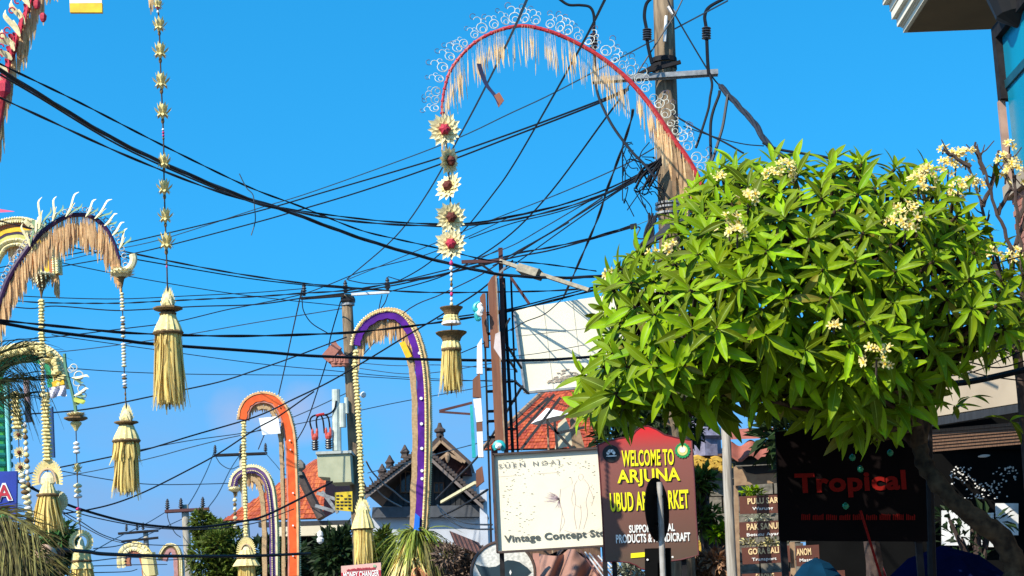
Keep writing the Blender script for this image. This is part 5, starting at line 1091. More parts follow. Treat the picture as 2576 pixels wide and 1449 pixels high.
cable('last drop cable falling from the feeder clamp', [(1831, 238), (1826, 268), (1818, 317), (1806, 358), (1795, 393), (1782, 425)], 23.2, 6.5)
cable('slack jumper drooping from the left insulator of the middle pole', [(759, 735), (760, 757), (764, 783), (784, 813), (824, 838)], 42.5, 2.2)
cable('drop wire slanting down from the left insulator of the middle pole', [(759, 730), (734, 843), (707, 966), (690, 1030), (650, 1130)], (42.5, 60), 2.4)
cable('drop wire slanting down beside the shaft of the middle pole', [(857, 758), (831, 850), (824, 900), (804, 966), (771, 1063), (744, 1113)], (42.3, 50), 2.4)
cable('twin short jumper below the right crossarm of the middle pole', [(976, 740), (968, 762), (954, 782), (950, 800)], 42.6, 2.2)
cable('short straight jumper below the right crossarm of the middle pole', [(961, 742), (955, 768), (950, 800)], 42.6, 2.0)
cable('left wire falling from the slim far pole to the dark crossarm', [(540, 1133), (522, 1180), (495, 1235), (468, 1280)], (98, 83), 2.0, THIN)
cable('right wire falling from the slim far pole to the dark crossarm', [(606, 1140), (580, 1180), (550, 1240), (523, 1278)], (98, 83), 2.0, THIN)
cable('slack loop below the crossarm of the slim far pole', [(541, 1146), (556, 1168), (580, 1180), (602, 1172)], 99, 1.8, THIN)
cable('wire from the slim far pole passing behind the orange arch', [(668, 1140), (690, 1165), (720, 1195), (790, 1215)], (98, 70), 1.8, THIN)
cable('left drooping loop below the dark far crossarm', [(420, 1286), (424, 1310), (440, 1340), (455, 1352)], 82, 1.8, THIN)
cable('right drooping loop below the dark far crossarm', [(512, 1284), (510, 1310), (490, 1340), (472, 1350)], 82, 1.8, THIN)
for i, (lb, pts) in enumerate((('wire slanting behind the wreath ornament to the small arches', [(150, 1283), (200, 1310), (260, 1346), (333, 1366), (420, 1372), (560, 1372)]),
        ('wire climbing from the wreath to the dark far crossarm', [(220, 1395), (300, 1350), (370, 1316), (420, 1286)]), ('thin wire from the wreath to the pale double crossarm', [(235, 1380), (300, 1372), (360, 1350), (460, 1305)]),
        ('low wire right of the wreath straw tassel', [(215, 1441), (320, 1438), (345, 1432)]), ('fan wire from the fan skirt down to the wreath', [(80, 1222), (130, 1268), (185, 1310), (270, 1355), (340, 1372)]),
        ('thin wire rising right from the small arches', [(225, 1412), (330, 1402), (440, 1408), (560, 1385)]), ('thin level wire below the thickest black cable', [(225, 1424), (330, 1421), (420, 1420)]))):
    cable(lb, pts, (60, 85), 1.9, CABLE if i in (3, 0) else THIN)
cable('heavy black cable slanting from the tower across the dark gable', [(1314, 972), (1307, 983), (1260, 1060), (1207, 1143), (1150, 1202), (1097, 1256)], (25.5, 40), 4.6)
cable('black cable slanting below the cream rod beside the dark gable', [(1226, 1232), (1180, 1262), (1137, 1286), (1105, 1300)], (25.5, 40), 4.0)
cable('upper sagging cable over the white wall', [(1100, 1270), (1125, 1295), (1164, 1313), (1200, 1319), (1238, 1320)], (40, 26), 3.0)
cable('lower sagging cable over the white wall', [(1100, 1272), (1120, 1300), (1160, 1325), (1200, 1331), (1240, 1331)], (40, 26), 3.0)
cable('upper grey service cable crossing the dark gable', [(921, 1160), (935, 1185), (961, 1213), (990, 1235), (1027, 1263), (1080, 1275)], (44, 50), 3.2, mat('mid_grey_cable', (0.12, 0.13, 0.15), 0.5))
cable('lower grey service cable crossing the dark gable', [(930, 1200), (955, 1240), (985, 1262), (1010, 1275)], (44, 50), 2.8, mat('mid_grey_cable', (0.12, 0.13, 0.15), 0.5))
cable('thin wire over the billboard to its upper corner', [(1285, 832), (1320, 810), (1370, 790), (1411, 756)], (29, 30), 2.2)
cable('thin wire slanting over the lower part of the billboard', [(1285, 897), (1360, 888), (1470, 868)], (29, 30), 1.5, THIN)
cable('thin wire from the tower foot to the straw tassel', [(1160, 888), (1225, 860), (1290, 826)], (30, 28), 2.2)
mb = MB(); mb.beam(P(1197, 1214, 26), P(1111, 1263, 31), .045, .045); one(mb, 'bamboo_rod', 'cream bamboo rod slanting from the tower foot across the gable', 'rod', CREAM2)
cable('slack wire dipping from the middle pole top towards the street lamp', [(877, 705), (920, 713), (964, 713), (1024, 703), (1150, 673), (1262, 648)], (42, 28), 2.6)
cable('slack wire dipping from the right insulator of the middle pole', [(977, 696), (1017, 706), (1077, 701), (1137, 686), (1230, 664), (1290, 640), (1430, 560)], (42, 27), 2.4)
cable('faint upper wire spanning from the purple arch to the tower', [(904, 913), (1000, 920), (1104, 918), (1240, 926), (1300, 930)], (48, 40), 1.7, THIN)
cable('faint lower wire spanning from the purple arch to the tower', [(900, 926), (1010, 940), (1104, 936), (1230, 915), (1290, 905)], (48, 40), 1.7, THIN)
cable('wire slanting up from the dark gable to the tower panels', [(925, 1190), (1010, 1168), (1100, 1142), (1230, 1108)], (50, 40), 1.9, THIN)
cable('wire slanting from the orange arch across the far sky to the bead column', [(125, 1205), (260, 1180), (390, 1150), (470, 1128), (560, 1105), (640, 1086), (760, 1040), (880, 985)], (60, 55), 1.9, THIN)
cable('thin twin wire running close above the near level pair', [(-20, 740), (120, 748), (300, 752), (480, 744), (640, 736), (765, 726)], (38, 42), 2.0, THIN)
cable('thin wire from the yellow arch sagging to the middle pole shaft', [(-20, 620), (160, 662), (350, 700), (560, 735), (720, 755), (868, 770)], (34, 42), 2.0, THIN)
cable('faint wire behind the tassels rising to the middle pole', [(-20, 900), (200, 880), (420, 850), (640, 812), (868, 775)], (50, 44), 1.9, THIN)
cable('thin wire crossing from the daisies to the concrete pole clamp', [(873, 704), (960, 668), (1060, 626), (1220, 560), (1400, 490), (1560, 420), (1650, 370)], (40, 24), 2.2, THIN)
# dangling end, connector, tangle at the concrete pole
cable('stray wire end hanging off the thick twisted bundle', [(602, 437), (612, 458), (622, 475), (636, 490), (640, 520), (642, 556), (632, 592)], 21, 2.2, THIN)
cable('splice drop squiggling below the cable connector', [(1604, 570), (1610, 574), (1605, 585), (1601, 597), (1612, 601), (1625, 599)], 25, 3.0)
mb = MB(); mb.beam(P(1586, 571, 25), P(1602, 568, 25), .07, .07); one(mb, 'cable_connector', 'small grey clamp connector on the twisted cable near the crown', 'connector', GCABLE)
cable('pale stay wire from connector to pole', [(1600, 567), (1630, 555), (1680, 540)], (25, 24), 2.0, mat('teal_stay', (0.08, 0.22, 0.26), 0.5))
rt = random.Random(4); mb = MB()
for i in range(17):
    u, v = rt.uniform(1570, 1665), rt.uniform(350, 480); pts = [(u, v)]
    for j in range(5): u += rt.uniform(-34, 34); v += rt.uniform(-12, 56); pts.append((min(1672, max(1566, u)), min(600, max(360, v))))
    mb.tube(cat(PL(pts, 24 + rt.uniform(-.3, -.15)), 5), .007, 4)
for i in range(6):
    a = (rt.uniform(1590, 1640), rt.uniform(440, 480)); mb.tube(cat(PL([a, (a[0] + 20, a[1] - 35), (1665, rt.uniform(390, 420))], 23.7), 4), .018, 4)
one(mb, 'cable_tangle', 'tangle of loose black wires beside the concrete pole', 'cable tangle', CABLE, kind='stuff')
mb = MB()
for i in range(9): mb.tube(cat(PL([(1735, 520 + i * 3), (1705, 545 + i * 2.5), (1670, 575 + i * 2), (1635 - i * 3, 610 + i * 2), (1600 - i * 4, 660)], 23.6 - i * .01), 4), .026, 5)
for i in range(14):
    mb.tube(cat(PL([(1640 + rt.uniform(-8, 14), 545 + rt.uniform(-10, 10)), (1632 + rt.uniform(-14, 14), 585), (1615 + rt.uniform(-14, 20), 625), (1590 + rt.uniform(-10, 30), 655)], 23.6), 4), .015, 4)
one(mb, 'cable_bundle', 'thick dark cable bundle sweeping from the concrete pole into the crown', 'cable bundle', GCABLE)
# cables at the right, over the beige parapet
for i, (lb, pts, px) in enumerate((('upper thick cable crossing the right end of the crown', [(2340, 836), (2465, 800), (2520, 782), (2590, 755)], 7),
        ('lower thick cable bundle over the beige parapet', [(2330, 968), (2400, 965), (2465, 956), (2590, 928)], 13), ('thin cable sagging over the top of the parapet', [(2335, 862), (2400, 872), (2480, 868), (2590, 840)], 6),
        ('fine wire slanting down over the parapet', [(2340, 890), (2420, 925), (2480, 945), (2590, 960)], 2.6), ('fine wire rising over the parapet', [(2345, 955), (2440, 905), (2520, 880), (2590, 850)], 2.6),
        ('wire through the right end of the crown near the brick pier', [(2380, 700), (2470, 672), (2590, 640)], 3), ('second wire through the right end of the crown', [(2370, 722), (2480, 715), (2590, 722)], 2.4),
        ('wire skimming the middle of the right twigs', [(2340, 770), (2450, 748), (2590, 690)], 3), ('drooping wire loop below the right twigs', [(2345, 925), (2380, 945), (2450, 935), (2520, 905), (2580, 880)], 2.6),
        ('dark wire along the parapet foot', [(2350, 905), (2430, 910), (2510, 925), (2590, 905)], 3))):
    cable(lb, pts, (16.6, 15.5), px)

# ---------------------------------------------------------------- signs
def vgrad(name, c0, c1, z0, z1):
    """printed board: colour runs from c0 at height z0 to c1 at z1 of the board itself"""
    m = mat(name, c1, .5); n = m.node_tree; b = n.nodes['Principled BSDF']
    tcn = n.nodes.new('ShaderNodeTexCoord'); sx = n.nodes.new('ShaderNodeSeparateXYZ'); mr = n.nodes.new('ShaderNodeMapRange'); rp = n.nodes.new('ShaderNodeValToRGB')
    mr.inputs[1].default_value = z0; mr.inputs[2].default_value = z1; rp.color_ramp.elements[0].color = (*c0, 1); rp.color_ramp.elements[1].color = (*c1, 1)
    e = rp.color_ramp.elements.new(.80); e.color = (0.24, 0.075, 0.058, 1)
    n.links.new(tcn.outputs['Object'], sx.inputs[0]); n.links.new(sx.outputs['Z'], mr.inputs[0]); n.links.new(mr.outputs[0], rp.inputs[0]); n.links.new(rp.outputs[0], b.inputs['Base Color']); return m
# the red and brown market sign
D = 22; k = S(D)
base = P(1630, 1600, D); base = Vector((base.x, base.y, 0)); zb_, zt_ = P(1600, 1425, D).z, P(1620, 1075, D).z
t = thing('market_sign', 'red and brown welcome sign with yellow lettering and a peaked top', 'sign', base)
poly = [(1504, 1120), (1527, 1110), (1560, 1103), (1590, 1098), (1600, 1084), (1614, 1074), (1630, 1072), (1650, 1080), (1672, 1094), (1700, 1101), (1725, 1106), (1740, 1109), (1746, 1200), (1751, 1300), (1757, 1396), (1740, 1401), (1712, 1408), (1690, 1411), (1668, 1415), (1648, 1428), (1630, 1434), (1612, 1430), (1600, 1422), (1582, 1415), (1552, 1412), (1521, 1413), (1516, 1300), (1510, 1200)]
mb = MB(); mb.prism(PL(poly, D), .05); part(mb, 'board', vgrad('printed_red_to_brown', (0.088, 0.058, 0.036), (0.62, 0.010, 0.014), zb_, zt_), t)
mb = MB(); mb.tube(PL(poly + poly[:1], D + .005), .011, 5); part(mb, 'edge_trim', mat('dark_red_edge', (0.12, 0.02, 0.02), 0.5), t)
mb = MB(); text(mb, 'WELCOME TO', (1565, 1174), (1696, 1170), 40, D - .013, .022); sh = MB(); text(sh, 'WELCOME TO', (1567, 1176), (1698, 1172), 40, D - .006, .034); part(mb, 'lettering', TEXTY, t); part(sh, 'lettering_shadow', INK, t)
mb = MB(); text(mb, 'ARJUNA', (1554, 1226), (1712, 1219), 42, D - .013, .022); sh = MB(); text(sh, 'ARJUNA', (1557, 1228), (1714, 1221), 42, D - .006, .034); part(mb, 'lettering', TEXTY, t); part(sh, 'lettering_shadow', INK, t)
mb = MB(); text(mb, 'UBUD ART MARKET', (1536, 1288), (1734, 1279), 46, D - .013, .024); sh = MB(); text(sh, 'UBUD ART MARKET', (1539, 1290), (1736, 1281), 46, D - .006, .036); part(mb, 'lettering', TEXTY, t); part(sh, 'lettering_shadow', INK, t)
mb = MB(); text(mb, 'SUPPORT LOCAL', (1583, 1341), (1698, 1336), 19, D - .013, .03); part(mb, 'lettering', TEXTW, t); mb = MB(); text(mb, 'PRODUCTS & HANDICRAFT', (1550, 1367), (1737, 1361), 21, D - .013, .03); part(mb, 'lettering', TEXTW, t)
mb = MB(); mb.prism(PL([(1587, 1404), (1587, 1392), (1622, 1389), (1622, 1401)], D - .01), .008); part(mb, 'yellow_bar', TEXTY, t)
mb = MB(); disc(mb, 1537, 1141, 21, D - .012, 28, 0); disc(mb, 1538, 1147, 13, D - .017, 20, 1, ry=1.6, depth=.004)
for a in range(7): th = a * .4 + .35; disc(mb, 1537 - math.cos(th) * 8, 1143 - math.sin(th) * 9, 4, D - .017 - a * .0004, 8, 1 if a % 2 == 0 else 2, depth=.003)
part(mb, 'round_badge', [INK, TEXTW, mat('badge_grey', (0.4, 0.38, 0.36), 0.6)], t)
mb = MB()
disc(mb, 1717, 1133, 17.5, D - .012, 28, 0); disc(mb, 1717, 1133, 12.5, D - .016, 24, 1, depth=.004); disc(mb, 1717, 1131, 7.5, D - .019, 16, 2, depth=.003)
for a in range(16): disc(mb, 1717 + math.cos(a * .3927) * 17.5, 1133 + math.sin(a * .3927) * 17.5, 2.6, D - .0125 - a * .0001, 6, 0)
part(mb, 'round_badge', [mat('badge_green', (0.02, 0.30, 0.09), 0.5), mat('badge_gold', (0.75, 0.66, 0.22), 0.5), TEXTW], t)
for u in (1545, 1720):
    mb = MB(); a = P(u, 1408, D + .08); mb.beam(Vector((a.x, a.y, 0)), a, .06, .06); part(mb, 'leg', DSTEEL, t)
# the cream fashion sign behind it
D = 22.6
t = thing('boutique_sign', 'square cream boutique sign with faint sketched figures, tucked behind the red sign', 'sign', Vector((P(1380, 1400, D).x, D, 0)))
mb = MB(); mb.prism(PL([(1253, 1386), (1243, 1146), (1512, 1130), (1526, 1372)], D), .05); part(mb, 'panel', mat('cream_printed_panel', (0.80, 0.74, 0.56), 0.6, (0.76, 0.69, 0.51), 3), t)
mb = MB()
for a, b in (((1251, 1391), (1240, 1143)), ((1239, 1144), (1513, 1127)), ((1512, 1127), (1527, 1375)), ((1251, 1390), (1528, 1373))): mb.beam(P(*a, D - .01), P(*b, D - .01), .09, .026)
part(mb, 'frame', mat('dark_brown_frame', (0.07, 0.045, 0.035), 0.6), t)
mb = MB(); sn = MB(); text(sn, 'S U E N   N O A J', (1255, 1182), (1408, 1170), 14, D - .012, .004); part(sn, 'lettering', mat('faint_grey_lettering', (0.24, 0.23, 0.21), 0.6), t); text(mb, 'Vintage Concept Store', (1269, 1370), (1551, 1352), 22, D - .012, .028); part(mb, 'lettering', TEXTDK, t)
mb = MB(); rs = random.Random(9)
for i in range(230):
    u, v = rs.uniform(1262, 1500), rs.uniform(1152, 1345); l = rs.uniform(1.5, 6); a = rs.uniform(-.4, .4)
    if 1345 < u < 1480 and 1200 < v: continue
    mb.prism(PL([(u, v), (u + l, v - a), (u + l, v - a + 1.0), (u, v + 1.0)], D - .006), .004)
part(mb, 'speckle_print', mat('grey_speckle', (0.60, 0.55, 0.43), 0.7), t, kind='stuff')
SK1, SK2 = mat('pinkish_sketch', (0.58, 0.42, 0.44), 0.7), mat('tan_sketch', (0.58, 0.44, 0.38), 0.7)
mb = MB(); kk = S(D)
def stroke(pts, wpx, m): mb.ribbon(cat(PL(pts, D - .0025), 4), wpx * kk * .75, Vector((.86, 0, .5)), m)
for i in range(54):
    a = rs.uniform(1.5, 4.2); r = rs.uniform(10, 42); c = (1408, 1256); stroke([c, (c[0] + math.cos(a) * r * .5, c[1] + math.sin(a) * r * .4), (c[0] + math.cos(a) * r, c[1] + math.sin(a) * r * .62 + rs.uniform(-3, 3))], 1.4, 0)
for pts, wd in ((((1410, 1230), (1408, 1262), (1414, 1290), (1408, 1340)), 2.2), (((1414, 1290), (1420, 1312), (1410, 1335)), 1.6), (((1410, 1232), (1438, 1218), (1436, 1200)), 1.4), (((1452, 1208), (1444, 1226), (1448, 1260), (1444, 1290), (1450, 1330)), 2.0), (((1470, 1206), (1482, 1226), (1474, 1262), (1478, 1292), (1468, 1330)), 2.0), (((1482, 1226), (1492, 1252), (1488, 1272)), 1.6), (((1444, 1228), (1438, 1254), (1442, 1272)), 1.6), (((1460, 1270), (1462, 1300), (1456, 1332)), 1.6), (((1446, 1268), (1460, 1276), (1476, 1268)), 1.4)): stroke(list(pts), wd, 1)
stroke([(1461 + math.cos(a) * 6, 1200 + math.sin(a) * 8) for a in [i * .7 for i in range(10)]], 1.8, 1)
for pts in (((1400, 1352), (1440, 1340), (1500, 1345)), ((1420, 1334), (1460, 1344), (1510, 1330)), ((1350, 1192), (1408, 1188)), ((1250, 1200), (1300, 1196))): stroke(list(pts), 1.6, 1)
part(mb, 'figure_sketch', [SK1, SK2], t)
mb = MB(); a = P(1520, 1375, D + .08); mb.beam(Vector((a.x, a.y, 0)), a, .06, .06); part(mb, 'leg', DSTEEL, t)
mb = MB(); a = P(1262, 1388, D + .08); mb.beam(Vector((a.x, a.y, 0)), a, .06, .06); part(mb, 'leg', DSTEEL, t)
# round sign
D = 23.4
t = thing('round_sign', 'round white sign with a dark island silhouette below the cream boutique sign', 'sign', Vector((P(1266, 1442, D).x, D, 0)))
mb = MB(); disc(mb, 1266, 1442, 78, D, 48, depth=.05); part(mb, 'disc', mat('mottled_white_print', (0.76, 0.73, 0.66), 0.7, (0.42, 0.42, 0.38), 26), t)
mb = MB(); mb.tube([P(1266 + math.cos(i * .1309) * 80, 1442 + math.sin(i * .1309) * 80, D) for i in range(49)], .02, 6); part(mb, 'rim', mat('brown_rim', (0.10, 0.06, 0.045), 0.5), t)
mb = MB(); mb.prism(PL([(1194, 1418), (1208, 1423), (1230, 1427), (1248, 1425), (1262, 1416), (1277, 1409), (1292, 1410), (1307, 1414), (1327, 1428), (1336, 1438), (1327, 1446), (1312, 1462), (1286, 1480), (1262, 1478), (1240, 1460), (1212, 1452), (1203, 1436)], D - .012), .01, 0); mb.prism(PL([(1281, 1440), (1284, 1433), (1287, 1440), (1284, 1447)], D - .016), .003, 1); part(mb, 'island_print', [mat('dark_teal_print', (0.012, 0.035, 0.05), 0.6), TEXTW], t)
mb = MB(); a = P(1268, 1524, D + .08); mb.beam(Vector((a.x, a.y, 0)), a, .07, .07); part(mb, 'leg', DSTEEL, t)
# money changer
D = 30
t = thing('money_changer_sign', 'pink and red money changer board below the bundled straw tassel', 'sign', Vector((P(908, 1460, D).x, D, 0)))
mb = MB(); mb.prism(PL([(860, 1520), (858, 1424), (958, 1415), (960, 1512)], D), .06); part(mb, 'panel', mat('pale_pink_board', (0.70, 0.42, 0.36), 0.6, (0.64, 0.36, 0.30), 4), t)
mb = MB(); mb.prism(PL([(860, 1519), (858.5, 1441), (958, 1434), (959.5, 1511)], D - .01), .008); part(mb, 'red_field', mat('red_field', (0.50, 0.03, 0.05), 0.6), t)
mb = MB(); text(mb, 'MONEY CHANGER', (864, 1456), (954, 1449), 15, D - .016, .03); part(mb, 'lettering', TEXTW, t)
mb = MB()
for i in range(26): u = 872 + i * 2.8; mb.prism(PL([(u, 1437 - i * .2), (u, 1437 - i * .2 - rs.uniform(3, 7)), (u + 1.8, 1436.5 - i * .2 - rs.uniform(3, 7)), (u + 1.8, 1437 - i * .2)], D - .012), .006)
part(mb, 'red_scribble', mat('red_field', (0.5, 0.03, 0.05), 0.6), t)
mb = MB(); disc(mb, 942, 1424, 4, D - .012, 12); part(mb, 'green_dot', mat('pale_green_dot', (0.35, 0.5, 0.3), 0.6), t)
mb = MB(); a = P(908, 1515, D + .1); mb.beam(Vector((a.x, a.y, 0)), a, .08, .08); part(mb, 'leg', DSTEEL, t)
# traffic sign seen from behind
D = 19
a, b = P(1659, 1213, D), P(1668, 1449, D); base = ground_of(a, b)
t = thing('traffic_sign', 'back of an oval black traffic sign on a grey post before the red sign', 'traffic sign', base)
mb = MB(); mb.tube([base, b, a], .032, 12); part(mb, 'post', mat('grey_post_paint', (0.40, 0.38, 0.35), 0.5, (0.30, 0.28, 0.25), 12), t)
bkm = mat('black_sign_back', (0.006, 0.006, 0.006), 0.8, (0.004, 0.004, 0.004), 3, spec=0.05)
c = P(1654, 1282, D + .06); mb = MB(); n = 36; rr = 78 * S(D); rx = 34 * S(D); ang = math.acos(rx / rr)
ex = Vector((math.cos(ang), math.sin(ang), 0)); nn = Vector((math.sin(ang), -math.cos(ang), 0))
fr = [c + ex * math.cos(6.2832 * i / n) * rr + Vector((0, 0, math.sin(6.2832 * i / n) * rr)) for i in range(n)]
mb.add(fr + [p - nn * .01 for p in fr], [tuple(range(n)), tuple(range(2 * n - 1, n - 1, -1))] + [(i, (i + 1) % n, n + (i + 1) % n, n + i) for i in range(n)]); part(mb, 'disc', bkm, t)
for v in (1250, 1318):
    mb = MB(); mb.beam(P(1634, v, D + .03), P(1668, v - 1, D - .01), .03, .025); part(mb, 'bracket', bkm, t)
mb = MB(); mb.prism(PL([(1624, 1560), (1622, 1380), (1688, 1378), (1692, 1560)], D + .05), .02); part(mb, 'lower_plate', bkm, t)
mb = MB(); mb.prism(PL([(1626, 1560), (1625, 1411), (1654, 1410), (1656, 1560)], D + .005), .02); part(mb, 'lower_plate', bkm, t)
for u, v in ((1629, 1408), (1692, 1401)): mb = MB(); disc(mb, u, v, 2.5, D - .01, 8, depth=.03); part(mb, 'bolt', TEXTW, t)
# grey timber pole
D = 20.5
a, b = P(1824, 1059, D), P(1841, 1449, D); mb = MB(); bs = ground_of(a, b); mb.tube([bs] + [b.lerp(a, i / 6) + Vector((R.uniform(-.008, .008), 0, 0)) for i in range(7)], [.062, .060, .059, .057, .056, .055, .054, .05], 14); one(mb, 'wooden_pole', 'bare pale grey wooden pole between the red sign and the brown boards', 'pole', mat('pale_grey_wood', (0.42, 0.38, 0.32), 0.85, (0.24, 0.21, 0.17), 9, 0.4, stretch=(5, 5, .35)), smooth=True)
# directional boards with a tiled roof
D = 21
t = thing('direction_board', 'brown shop direction boards with gold lettering under a little red tiled roof', 'sign', Vector((P(1920, 1449, D).x, D, 0)))
mb = MB(); mb.prism(PL([(1858, 1760), (1847, 1220), (1857, 1220), (1869, 1760)], D + .06), .07); part(mb, 'post', PWOOD, t)
mb = MB(); mb.prism(PL([(2001, 1760), (1987, 1364), (1999, 1363), (2014, 1760)], D + .06), .07); part(mb, 'post', PWOOD, t)
mb = MB(); mb.prism(PL([(1848, 1222), (1846, 1174), (1962, 1168), (1964, 1214)], D), .04); part(mb, 'top_board', PWOOD, t)
mb = MB(); mb.prism(PL([(1878, 1188), (1866, 1174), (1960, 1168), (1960, 1188), (1900, 1193)], D - .01), .008); part(mb, 'dark_plaque', INK, t)
for q, l1, l2, (a1, b1, h1), l2b in ((((1862, 1293), (1860, 1249), (1962, 1244), (1964, 1290)), 'PULU SARI', 'Warung', ((1881, 1269), (1962, 1265), 15), ((1893, 1286), (1945, 1284), 10)),
        (((1862, 1353), (1860, 1314), (1962, 1309), (1964, 1348)), 'PAK SANUR', 'Betutu Ayam', ((1879, 1334), (1968, 1330), 16), ((1879, 1352), (1966, 1348), 10)),
        (((1869, 1420), (1866, 1378), (1986, 1372), (1989, 1414)), 'GORA BALI', 'Transport', ((1883, 1396), (1960, 1391), 15), ((1892, 1414), (1954, 1411), 10)),
        (((1870, 1490), (1867, 1444), (1988, 1438), (1990, 1486)), 'SARONG', 'Butik', ((1902, 1458), (1948, 1456), 14), ((1905, 1476), (1945, 1474), 10)),
        (((2005, 1425), (2002, 1373), (2060, 1370), (2062, 1422)), 'ANOM', 'Massage', ((2004, 1398), (2041, 1396), 17), ((2012, 1416), (2060, 1413), 10)),
        (((2006, 1490), (2003, 1441), (2125, 1434), (2128, 1484)), 'WARAPA', None, ((2032, 1460), (2082, 1457), 14), None)):
    mb = MB(); mb.prism(PL(q, D), .035); bd = part(mb, 'name_board', BRNBOARD, t)
    mb = MB(); text(mb, l1, a1, b1, h1, D - .008, .03); l_ = part(mb, 'lettering', TEXTO, bd)
    if l2: mb = MB(); text(mb, l2, *l2b, D - .008, .02); part(mb, 'lettering', TEXTW, bd)
tl = MB(); w_ = 12
def tf(s, tt): return P(1834 + s * 130 + tt * 10 * (1 - s * 2) * 0, 1150 - s * 6 - tt * 34, D - .25 + tt * .25) + Vector((0, 0, .035 * math.cos(s * 2 * math.pi * 2.4)))
tl.patch(tf, 30, 3); tl.patch(lambda s, tt: P(1836 + s * 126, 1112 - s * 5 - tt * 26, D - .05 + tt * .25) + Vector((0, 0, .03)), 6, 2)
tl.patch(lambda s, tt: tf(s, 0) - Vector((0, 0, tt * .03)), 30, 1)
part(tl, 'tile_roof', mat('faded_red_tile', (0.36, 0.11, 0.075), 0.8, (0.22, 0.07, 0.05), 6, 0.3), t)
mb = MB(); mb.prism(PL([(1840, 1156), (1838, 1148), (1962, 1142), (1964, 1150)], D - .1), .3); part(mb, 'roof_batten', DSTEEL, t)
mb = MB(); mb.prism(PL([(1850, 1170), (1850, 1152), (1960, 1148), (1960, 1166)], D + .03), .05); part(mb, 'shadow_board', mat('dark_roof_shade', (0.03, 0.05, 0.05), 0.7), t)  # dark strip put in as the shade under the tiled roof
# dark panel with red lettering
D = 16.5
t = thing('shop_sign', 'black shop panel with large red lettering in the shade of the tree', 'sign', Vector((P(2140, 1449, D).x, D, 0)))
mb = MB(); mb.prism(PL([(1962, 1360), (1951, 1086), (2324, 1060), (2334, 1362)], D), .06); part(mb, 'panel', mat('black_panel', (0.008, 0.005, 0.005), 0.95, (0.005, 0.004, 0.004), 3, spec=0.02), t)
mb = MB(); text(mb, 'Tropical', (2002, 1256), (2282, 1246), 62, D - .014, .035); part(mb, 'lettering', TEXTR, t)
mb = MB()
for i in range(60):
    u = 2016 + i * 4.8
    if i % 7 != 5: mb.prism(PL([(u, 1308), (u, 1294 + rs.uniform(-2, 4)), (u + 2.8, 1294 + rs.uniform(-2, 4)), (u + 2.8, 1308)], D - .012), .006)
part(mb, 'small_red_print', TEXTR, t)
for u in (1970, 2310): mb = MB(); a = P(u, 1360, D + .1); mb.beam(Vector((a.x, a.y, 0)), a, .06, .06); part(mb, 'leg', DSTEEL, t)
mb = MB(); mb.tube([P(2165, 1285, 16.3), P(2215, 1449, 16.2), P(2250, 1560, 16.1)], .012, 8); one(mb, 'red_rod', 'thin dark red rod leaning before the black shop panel', 'rod', TEXTR)
for u, v, r in ((2145, 1150, 10), (2165, 1180, 9), (2128, 1272, 10), (2240, 1140, 8)):  # green spots of reflected light, modelled as small coloured balls
    mb = MB(); mb.lathe(P(u, v + r, 16.0), [(0, .005), (.01, .022), (.03, .032), (.05, .026), (.065, .006)], 10); 
    one(mb, 'green_light_spot', {2145: 'upper green spot of reflected light before the black shop panel', 2165: 'green spot of reflected light just above the red lettering', 2128: 'green spot of reflected light just under the red lettering', 2240: 'faint green spot of reflected light near the trunk fork'}[u], 'light spot', mat('green_reflection_paint', (0.008, 0.20, 0.09), 0.2, (0.006, 0.12, 0.06)), 'green spots of reflected light', smooth=True)
# parasols by the shop
for lb, cu, cv, r, hgt, m_ in (('dark blue awning canopy low behind the trunk', 2370, 1372, 165, 110, mat('navy_canvas', (0.003, 0.006, 0.032), 0.95, spec=0.0)), ('teal blue parasol top beside the hanging boards', 2052, 1402, 64, 60, mat('petrol_canvas', (0.003, 0.030, 0.065), 0.9, spec=0.05))):
    D = 20; t = thing('street_parasol', lb, 'parasol', Vector((P(cu, cv, D).x, D, 0))); c = P(cu, cv, D); k = S(D); mb = MB(); rim = [c + Vector((math.cos(i * .7854 + .2) * r * k, math.sin(i * .7854 + .2) * r * k, -hgt * k * .8)) for i in range(8)]; mid = [c + Vector((math.cos(i * .7854 + .2) * r * k * .55, math.sin(i * .7854 + .2) * r * k * .55, -hgt * k * .26)) for i in range(8)]
    for i in range(8): j = (i + 1) % 8; mb.add([c, mid[i], mid[j], rim[j], rim[i]], [(0, 1, 2), (1, 4, 3, 2)])
    part(mb, 'canopy', m_, t); mb = MB(); mb.tube([Vector((c.x, c.y, 0)), c], .025, 8); part(mb, 'pole', DSTEEL, t)
# blue letter sign at the left edge
D = 28
t = thing('blue_letter_sign', 'blue sign with a red white-edged letter cut off at the left edge', 'sign', Vector((P(10, 1449, D).x, D, 0)))
mb = MB(); mb.prism(PL([(-90, 1280), (-92, 1188), (42, 1185), (41, 1272), (40, 1302), (22, 1304), (20, 1278)], D), .08); part(mb, 'panel', mat('royal_blue_board', (0.012, 0.04, 0.32), 0.5, (0.01, 0.03, 0.25), 3), t)
mb = MB(); text(mb, 'A', (-12, 1262), (33, 1259), 44, D - .02, .07); part(mb, 'letter_outline', TEXTW, t)
mb = MB(); text(mb, 'A', (-8, 1259), (29, 1256), 37, D - .03, .02); part(mb, 'letter', mat('letter_red', (0.50, 0.02, 0.04), 0.5), t)
mb = MB(); mb.beam(P(8, 1300, D + .1).xy.to_3d(), P(6, 1302, D + .1), .1, .1); part(mb, 'leg', DSTEEL, t)
